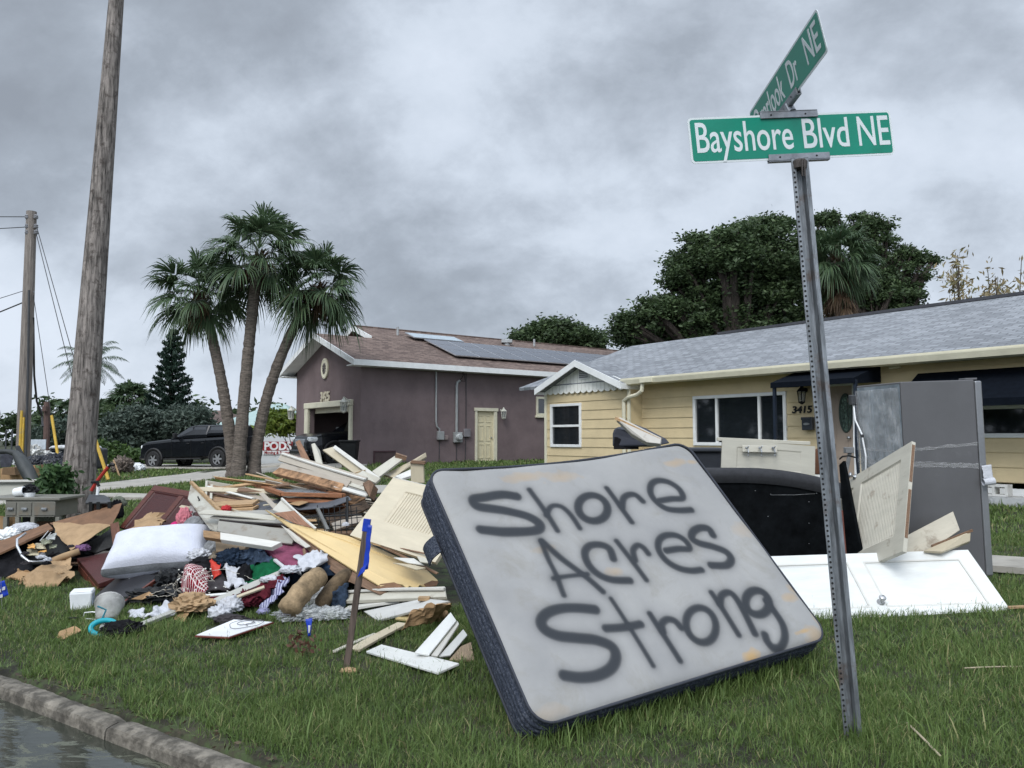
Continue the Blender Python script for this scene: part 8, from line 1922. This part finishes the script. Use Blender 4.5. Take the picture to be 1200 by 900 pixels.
for i, (a, b, w_, h_, m_) in enumerate(((45, 640, 16, 7, 0), (55, 634, 14, 8, 1), (37, 640, 9, 5, 2), (47, 650, 12, 4, 3), (60, 630, 10, 7, 4), (38, 648, 14, 6, 0), (62, 640, 9, 6, 1), (50, 646, 8, 3, 2))):
    Y = 6.86-.01*i; sheet('paper', lbl[i], 'paper', [(a-w_/2, b+h_/2, Y), (a+w_/2, b+h_/3, Y-.02), (a+w_/2.2, b-h_/2, Y+.1), (a-w_/2.4, b-h_/2.6, Y+.1)], pcm[m_], .015, 8, i, facet=True, n=8, jag=.01)
sheet('kraft_sheet', 'big crumpled brown paper on the grass below the black cabinet', 'paper', [GP(21, 680, .04), GP(34, 689, .01), AT(84, 679, 6.5), AT(80, 651, 6.9)], kraft, .05, 3.4, 57, facet=True, n=16, jag=.04, bulge=.07)
sheet('kraft_sheet', 'smaller flap of brown paper under the big crumpled one', 'paper', [GP(40, 687, .01), GP(76, 684, .01), AT(86, 671, 6.6), AT(60, 668, 6.8)], carton, .03, 4, 58, facet=True, n=10, jag=.03)
sheet('kraft_sheet', 'brown paper scrap lying left of the big crumpled paper', 'paper', [GP(8, 678, .01), GP(24, 682, .01), AT(38, 668, 6.8), AT(18, 668, 6.9)], carton, .03, 4, 59, facet=True, n=10, jag=.03)
MB().tube([AT(56, 660, 6.75), AT(75, 652, 6.8), AT(93, 646, 6.85)], .035, 12).build('paper_roll', kraft, smooth=True, top=('rolled brown paper above the big crumpled paper', 'paper roll'))
crumple('cloth', 'muted purple cloth scrap above the cherry chest', 'cloth', (97, 643, 7.0), (.07, .06, .04), cloth('purple scrap', (.15, .08, .16)), 60, .5, 2.5)
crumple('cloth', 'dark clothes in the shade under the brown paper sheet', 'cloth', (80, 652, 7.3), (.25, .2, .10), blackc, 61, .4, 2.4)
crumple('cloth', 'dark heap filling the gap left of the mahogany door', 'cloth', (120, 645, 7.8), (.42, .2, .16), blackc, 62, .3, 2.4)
crumple('bag', 'white bag on the ground at the left edge under the desk', 'bag', (12, 628, 8.0), (.13, .1, .10), wplast, 64, .3, 2)
crumple('bag', 'white rounded bag under the middle of the grey desk', 'bag', (30, 619, 8.1), (.16, .1, .07), wcloth, 65, .2, 2)
crumple('cloth', 'grey green cloth draped at the foot of the leaning trunk', 'cloth', (56, 606, 8.4), (.16, .1, .10), cloth('grey green cloth', (.2, .22, .17)), 66, .4, 2)
crumple('cushion', 'round grey green cushion on a dark chair behind the hardboard', 'cushion', (139, 590, 8.4), (.09, .07, .09), cloth('grey green cushion', (.13, .14, .11)), 67, .15, 1.5)
crumple('cloth', 'black jacket hanging below the round cushion', 'cloth', (136, 601, 8.3), (.08, .08, .15), blackc, 68, .3, 2)
scaleY(1)
# blue and white flag at the left edge
fq = GP(3, 716); fl_ = thing('survey_flag', 'blue and white survey flag at the left edge of the picture', 'flag', fq)
MB().tube([fq-Vector((0, 0, .05)), AT(1, 676, fq.y)], .003, 5).build('wire_stem', steel, fl_)
sheet('flag', '', '', [AT(-3, 703, fq.y), AT(10, 697, fq.y), AT(5, 680, fq.y), AT(-3, 683, fq.y)], blue, .006, 8, 2, .002, 10, .002, parent=fl_)
for a, b in ((-1, 693), (4, 690), (1, 699)): MB().slab([AT(a-2, b+2, fq.y-.012), AT(a+2, b+1, fq.y-.012), AT(a+2, b-3, fq.y-.012), AT(a-1, b-2, fq.y-.012)], .002).build('flag_mark', wcloth, fl_)

# ---- grey desk behind, with things on it
DY = 9.6
dk0 = AT(2, 583, DY); dk1 = AT(60, 583, DY)
dz0 = g(dk0.x, DY); dz1 = dk0.z
wx = MB(); dgm = paint('weathered grey desk', (.17, .165, .14), .55)
ds = thing('desk', 'weathered grey wooden desk beside the leaning trunk', 'desk', T((dk0.x+dk1.x)/2, DY, dz0))
MB().b2((dk0.x-.25, DY-.02, dz1-.035), (dk1.x+.12, DY+.55, dz1)).build('desk_top', dgm, ds, bev=.006)
MB().b2((dk0.x+.05, DY, dz1-.24), (dk1.x+.05, DY+.5, dz1-.036)).build('apron', dgm, ds, bev=.004)
for x0, x1 in ((8, 20), (23, 38), (41, 66)):
    a, b = AT(x0, 583, DY).x, AT(x1, 583, DY).x; f = MB().b2((a, DY-.012, dz1-.22), (b, DY-.0005, dz1-.06)).build('drawer', paint('weathered grey drawer', (.14, .135, .115), .52), ds, bev=.004)
    MB().box(((a+b)/2, DY-.025, dz1-.14), (.07, .02, .03)).build('handle', steel, f, bev=.004)
for x in (7, 21, 39, 68):
    for y in (DY+.02, DY+.46): c = AT(x, 583, DY).x; MB().b2((c-.025, y-.02, dz0-.05), (c+.025, y+.03, dz1-.24)).build('leg', dgm, ds, bev=.003)
mg = T(*AT(23, 582, DY+.1)); MB().lathe([(0, -.06), (.055, -.06), (.06, .06), (.05, .06), (.045, -.04), (0, -.04)], mg @ T(0, 0, .06) @ Matrix.Rotation(R(80), 4, 'Y'), 20).build('cup', wplast, smooth=False, top=('white mug lying on its side on the grey desk', 'mug'))
MB().lathe([(0, 0), (.06, 0), (.07, .05), (0, .05)], T(*AT(34, 582, DY+.15)), 16).build('bowl', wplast, top=('small white bowl on the grey desk under black cables', 'bowl'))
crumple('cable_bundle', 'tangle of black cables on the grey desk', 'cables', AT(34, 575, DY+.2), (.09, .08, .07), black, 70, .6, 4, facet=True)
# plants behind the desk
shrub('leafy green bush growing between the grey desk and the leaning trunk', [lob(60, 573, 10, 9, 10.8), lob(66, 558, 7, 9, 10.8), lob(50, 580, 6, 5, 10.7), lob(66, 572, 6, 10, 10.9)], 90, 40, .07, .060, leafmat('fresh leaves', [(.02, .045, .016), (.04, .085, .03), (.07, .13, .045), (.10, .17, .06)]), 72, (AT(62, 600, 10.8).x, 10.8, 0), 'bush', name='bush')
B('sink_basin', 'long pale grey board standing behind the desk', 'board', [(-80, 584, 10.8), (55, 583, 10.8), (55, 563, 10.9), (-80, 563, 10.9)], .05, paint('pale grey slab', (.30, .30, .26), .62))
P('board', 'white top edge strip on the pale grey board behind the desk', 'board', (-60, 563, 10.85), (55, 563, 10.85), .06, .03, whitep, 0)
B('cardboard_box', 'brown cardboard box left of the utility pole', 'box', [(0, 563, 13.5), (19, 563, 13.5), (19, 548, 13.5), (0, 549, 13.5)], .4, carton)
B('cardboard_box', 'brown cardboard box right of the utility pole by the black bags', 'box', [(34, 562, 14), (41, 562, 14), (41, 545, 14), (34, 546, 14)], .3, carton)
B('cardboard_box', 'darker cardboard box stacked on the box left of the utility pole', 'box', [(2, 556, 13.3), (18, 557, 13.3), (17, 547.5, 13.3), (3, 548, 13.3)], .3, mat('dark carton', (.16, .10, .055), .9))
# black leather armrest shape / recliner lever
arm = MB().tube([AT(-30, 531, 11.6), AT(8, 529, 11.6), AT(18, 531, 11.6), AT(25, 540, 11.5), AT(32, 552, 11.4), AT(38, 563, 11.3), AT(42, 574, 11.2)], [.035, .035, .05, .09, .10, .09, .07], 12)
ar = arm.build('tarp_bundle', mat('dark grey vinyl', (.032, .036, .036), .55, .2, 6), smooth=True, top=('dark grey curved vinyl chair arm leaning behind the desk', 'chair arm'))
B('sign_board', 'dark grey sign board with pale writing marks at the left edge', 'sign', [(0, 548, 14.5), (12, 547, 14.5), (17, 531, 14.5), (0, 530, 14.5)], .02, mat('slate sign', (.04, .042, .055), .5, .3, 12))
B('board', 'dark slanted board top left of the utility pole', 'board', [(17, 523, 12), (21, 522, 12), (28, 535, 12), (22, 535, 12)], .04, dgrey)
# black bag heap
rs3 = random.Random(9)
for i in range(11):
    px_ = 36+rs3.uniform(0, 38); py_ = 542+rs3.uniform(0, 14)
    crumple('rubbish_bag', 'shiny black rubbish bag in the heap beyond the desk', 'rubbish bag', (px_, py_, 16+rs3.uniform(-.5, .5)), (.22, .2, .17), mat('bin bag', (.010, .012, .018), .28, .3, 5, bump=.6), 80+i, .4, 2.5, group='black rubbish bags heaped beyond the desk')
crumple('debris', 'white broken debris heap far left beyond the black bags', 'debris', (36, 532, 24), (.25, .3, .22), mat('white scraps', (.5, .5, .48), .8, .4, 6), 95, .9, 4, facet=True)
crumple('debris', 'second white debris heap further right beyond the black bags', 'debris', (50, 535, 25), (.4, .4, .13), mat('white scraps', (0, 0, 0)), 96, .9, 4, facet=True)
P('board', 'white post slanting out of the far white debris', 'board', (43.5, 535, 24), (41, 523, 24), .12, .08, wplast, 0)
crumple('bag', 'white bag at the left between sign board and pole', 'bag', (14, 541, 15), (.09, .1, .12), wplast, 97, .5, 2)
vh = thing('van', 'dark vehicle with pale roof far off beside the leaning trunk', 'vehicle', T(*AT(66, 540, 30)))
MB().b2((AT(56, 530, 30).x, 30, .2), (AT(80, 530, 30).x, 33, AT(60, 526, 30).z)).build('body', dgrey, vh, bev=.1, seg=3)
MB().slab([AT(55, 526, 29.9), AT(60, 522.5, 29.9), AT(72, 521.5, 29.9), AT(80, 524, 29.9), AT(80, 527, 29.9)], 2.5).build('roof', lgrey, vh, bev=.05)
for px_ in (62, 75): MB().slab([AT(px_-5, 531, 29.93), AT(px_+4, 531, 29.93), AT(px_+4, 528, 29.93), AT(px_-4, 528, 29.93)], .05).build('window', glassc, vh)
# red handled cutter and plastic cart right of the trunk
rh = thing('lopper', 'red handled tool with black grip standing right of the leaning trunk', 'tool', T(*AT(118, 560, 9.5)))
MB().tube([AT(107, 575, 9.5), AT(115, 562, 9.5), AT(127, 547, 9.5)], .022, 8).build('handle', mat('red handle', (.30, .025, .018), .4), rh)
MB().tube([AT(126.5, 548, 9.5), AT(130, 544, 9.5), AT(134, 545, 9.5)], .018, 8).tube([AT(108, 565, 9.5), AT(114, 564.5, 9.45), AT(116, 570, 9.45)], .018, 8).build('grip', black, rh)
MB().tube([AT(115.5, 570, 9.5), AT(114, 580, 9.5)], .018, 8).build('shaft', wplast, rh)
ct = thing('plastic_cart', 'black plastic cart top with open side right of the leaning trunk', 'cart', T(*AT(118, 590, 9.2)))
MB().slab([AT(100, 588, 9.0), AT(130, 588, 9.0), AT(129, 583, 9.3), AT(123, 580, 9.6), AT(104, 579, 9.7)], .03).build('top', dgrey, ct, bev=.01)
for px_ in (107, 116, 129): MB().bar(AT(px_, 588, 9.02), AT(px_, 615, 9.02), .04, .04, up=(0, 1, 0)).build('leg', black, ct)
B('board', 'reddish board visible through the black cart', 'board', [(108, 602, 9.2), (128, 602, 9.2), (128, 591, 9.2), (108, 591, 9.2)], .02, wood('rust wood', (0, 0, 0)))
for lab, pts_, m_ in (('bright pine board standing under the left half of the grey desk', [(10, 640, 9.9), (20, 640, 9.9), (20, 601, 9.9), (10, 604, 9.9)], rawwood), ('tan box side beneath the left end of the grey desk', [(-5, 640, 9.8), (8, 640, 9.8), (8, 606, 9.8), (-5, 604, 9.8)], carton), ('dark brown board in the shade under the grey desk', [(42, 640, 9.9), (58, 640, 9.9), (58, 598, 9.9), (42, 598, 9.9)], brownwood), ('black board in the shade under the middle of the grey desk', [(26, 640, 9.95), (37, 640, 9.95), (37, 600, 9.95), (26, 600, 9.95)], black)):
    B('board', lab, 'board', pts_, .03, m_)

scaleY(1.18)
# loose splinters and scraps over the heap
jr = random.Random(33)
for i in range(64):
    px_ = jr.uniform(262, 452); t_ = (px_-365)/100; py_ = jr.uniform(548+26*abs(t_), 628); Y = 7.5-(py_-550)/80*.95+jr.uniform(-.02, .28)
    a = AT(px_, py_, Y); ang = jr.uniform(-.45, .35)+(math.pi if jr.random() < .15 else 0); ln3 = jr.uniform(.35, 1.05); d = Vector((math.cos(ang), math.sin(ang)*.8-.15, jr.uniform(-.30, -.02) if jr.random() < .75 else jr.uniform(0, .3))).normalized()*ln3
    P('board', 'thin cream, tan or brown board jumbled in the middle of the debris heap', 'board', a-d/2, a+d/2, jr.uniform(.025, .085), jr.uniform(.008, .022), jr.choice([offw, cream, cream, tanwood, rawwood, taupe, greyp, brownwood, darkwood]), jr.uniform(-60, 60), 'thin boards jumbled in the debris heap', broken=jr.random() < .6)
sp = random.Random(21); spm = [rawwood, tanwood, offw, brownwood, cream]
for i in range(56):
    px_ = sp.uniform(245, 500); t_ = (px_-370)/130; py_ = sp.uniform(572+30*abs(t_), 640+14*t_); Y = 7.25-(py_-560)/90*1.1
    a = AT(px_, py_, Y); ang = sp.uniform(-.9, .9); d = Vector((math.cos(ang), math.sin(ang)*.6, sp.uniform(-.35, .15)))*sp.uniform(.06, .28)
    P('splinter', 'thin loose splinter of wood lying on the debris heap', 'splinter', a, a+d, sp.uniform(.008, .03), sp.uniform(.004, .012), sp.choice(spm), sp.uniform(0, 90), 'loose splinters on the debris heap', broken=True)
for i in range(26):
    px_ = sp.uniform(20, 330); py_ = sp.uniform(655, 715) if px_ > 100 else sp.uniform(640, 680); q = GP(px_, max(py_, 690)); q.z += .04; q = AT0(px_, py_, q.y+sp.uniform(-.1, .25))
    crumple('scrap', 'small crumpled scrap of litter among the clothes and papers', 'litter', q, (sp.uniform(.02, .05), sp.uniform(.02, .05), sp.uniform(.012, .03)), sp.choice([wcloth, kraft, carton, blackc, lgrey, greyc]), 200+i, .6, 3, facet=True, group='small scraps of litter')
# ================================================================== grass
def inpoly(x, y, P):
    c = np.zeros(x.shape, bool); n = len(P); j = n-1
    for i in range(n):
        xi, yi = P[i][0], P[i][1]; xj, yj = P[j][0], P[j][1]
        m = ((yi > y) != (yj > y)) & (x < (xj-xi)*(y-yi)/((yj-yi) if yj != yi else 1e-9)+xi); c ^= m; j = i
    return c
def gpoly(pts): return [tuple(GP(*p).xy) for p in pts]
holes = [gpoly([(230, 741), (268, 745), (319, 728), (275, 724)]), gpoly([(432, 761), (447, 756), (532, 776), (513, 785)]),
         [tuple(v) for v in dr_up]+[tuple(v) for v in reversed(dr_lo)], [tuple(v) for v in tp]+[tuple(v) for v in reversed(tq)],
         [tuple(sa-dS*8), tuple(sb+dS*14), tuple(sb+dS*14+nS*.62), tuple(sa-dS*8+nS*.62)],
         gpoly([(0, 676), (60, 672), (130, 690), (205, 705), (290, 712), (330, 712), (420, 714), (520, 715), (560, 700), (560, 640), (300, 630), (0, 640)])]
def blades(x, y, h, w, lean, rng, lev=3, tb=.5):
    n = len(x); z = gnp(x, y); az = rng.random(n)*6.283; la = az+rng.normal(0, .5, n); ca, sa2 = np.cos(az), np.sin(az)
    lx_, ly_ = np.cos(la)*lean*h, np.sin(la)*lean*h
    L_ = []
    for k in range(lev+1):
        t = k/lev; cx1 = x+lx_*t**1.8; cy1 = y+ly_*t**1.8; cz = z-.012+h*t*(1-.35*t*np.minimum(1.3, lean))
        if k < lev:
            ww = w*(1-.55*t); L_.append(np.stack([cx1-sa2*ww, cy1+ca*ww, cz], 1)); L_.append(np.stack([cx1+sa2*ww, cy1-ca*ww, cz], 1))
        else: L_.append(np.stack([cx1, cy1, cz], 1))
    K = 2*lev+1; V = np.stack(L_, 1).reshape(-1, 3); b = (np.arange(n)*K)[:, None]; T_ = []
    for k in range(lev-1): T_ += [[2*k, 2*k+1, 2*k+3], [2*k, 2*k+3, 2*k+2]]
    T_ += [[2*lev-2, 2*lev-1, 2*lev]]
    F = np.concatenate([b+np.array(t_)[None, :] for t_ in T_], 0); return V, F, K
rng = np.random.default_rng(99)
lawnm = mat('grass blades', (.05, .09, .02), .55, .1, 2, bump=0, spec=.25, sub=.3, tint=[(.050, .082, .022), (.086, .138, .038), (.132, .198, .056), (.20, .262, .090), (.33, .30, .15)])
VV_, FF_, TT_, off_ = [], [], [], 0
def patch(Y0, Y1, dens, h, w, lev, seed, xmul=.80, hole=True, smin=.03):
    global off_
    r = np.random.default_rng(seed); area = xmul*(Y1*Y1-Y0*Y0)+3.2*(Y1-Y0); n = int(area*dens)
    y = np.sqrt(r.random(n)*(Y1*Y1-Y0*Y0)+Y0*Y0); x = (r.random(n)*2-1)*(y*xmul+1.6)
    s = (x-CURB0.x)*CN.x+(y-CURB0.y)*CN.y; keep = s > smin
    # density and height in soft patches; the strip beside the kerb is ragged
    pn = np.sin(x*2.3+1.3*np.sin(y*1.7))*np.sin(y*2.9+1.1*np.sin(x*2.1)); pf = np.sin(x*9+3*np.sin(y*5))*np.sin(y*8+2*np.sin(x*6))
    rag = .115+.06*np.sin(x*7)+.05*np.sin(x*17+y*9)
    keep &= ~((s < rag) & (r.random(n) < .8))
    keep &= r.random(n) < (.72+.22*pn+.16*pf)
    if hole:
        for P in holes: keep &= ~inpoly(x, y, P)
    x, y, pn, pf, s = x[keep], y[keep], pn[keep], pf[keep], s[keep]; m = len(x)
    hh_ = h*(.55+.75*r.random(m))*(1+.22*pn+.18*pf); tall = r.random(m) < .05; hh_[tall] *= 1.6
    hh_ *= np.where(s < .5, 1.0, 1.0)
    lean = np.abs(r.normal(.55, .35, m)); ww = w*(.6+.8*r.random(m))
    V, F, K = blades(x, y, hh_, ww, lean, r, lev)
    tn = np.clip(r.normal(.42, .17, m)+.10*pf+.08*pn, 0, .82); dry = r.random(m) < .05+.10*np.clip(-pn, 0, 1); tn[dry] = 1.0
    VV_.append(V); FF_.append(F+off_); off_ += len(V); TT_.append(np.repeat(tn, K))
patch(2.2, 4.6, 11500, .064, .0021, 3, 1)
patch(4.6, 6.6, 7800, .066, .0026, 3, 2)
patch(6.6, 9.5, 3800, .068, .0037, 2, 3)
patch(9.5, 15, 1100, .085, .0075, 2, 4, .74)
patch(15, 26, 330, .095, .014, 2, 5, .74)
patch(26, 42, 110, .11, .028, 2, 6, .70)
# coarse broad blades and runners scattered near
patch(2.7, 6.0, 170, .115, .0038, 3, 7)
def fringe(a, b, n, h, w, spread, seed):
    global off_
    r = np.random.default_rng(seed); t = r.random(n); x = a[0]+(b[0]-a[0])*t+r.normal(0, spread, n); y = a[1]+(b[1]-a[1])*t+r.normal(0, spread, n)
    V, F, K = blades(x, y, h*(.5+.8*r.random(n)), w*(.7+.7*r.random(n)), np.abs(r.normal(.4, .25, n)), r, 3)
    VV_.append(V); FF_.append(F+off_); off_ += len(V); TT_.append(np.repeat(np.clip(r.normal(.5, .17, n), 0, .82), K))
bl_ = Mm @ Vector((-AW+.05, -AH, -.10)); br2 = Mm @ Vector((AW-.05, -AH, -.10))
fringe(bl_, br2, 1500, .14, .003, .05, 11)
fringe(bl_+Vector((.05, .25, 0)), br2+Vector((.05, .25, 0)), 1500, .15, .003, .06, 12)
fringe((pb.x-.05, pb.y, 0), (pb.x+.05, pb.y, 0), 120, .14, .003, .06, 13)
V = np.concatenate(VV_); F = np.concatenate(FF_); Tn = np.concatenate(TT_)
npmesh('grass', V, F, lawnm, Matrix.Identity(4), tint=Tn); tag(bpy.data.objects['grass'], kind='stuff', label='short uneven green lawn grass', cat='grass')
print('GRASS', len(F))
# crisp leaf litter and weeds along the kerb
C = []
for _ in range(420):
    a = rng.uniform(-6, 6); s_ = abs(rng.normal(0, .09))-.03; p = kpt(a, s_); C.append([p.x, p.y, .012+.012*rng.random()])
Vq, Fq = leafcloud(np.array(C), .018, rng, .2, 1.8); npmesh('leaf_litter', Vq, Fq, leafmat('kerb litter', [(.03, .022, .015), (.07, .05, .032), (.13, .10, .06), (.08, .09, .04)]), Matrix.Identity(4), tint=np.repeat(rng.random(len(C)), 4)); tag(bpy.data.objects['leaf_litter'], kind='stuff', label='dry leaf litter and crumbs along the kerb', cat='litter')
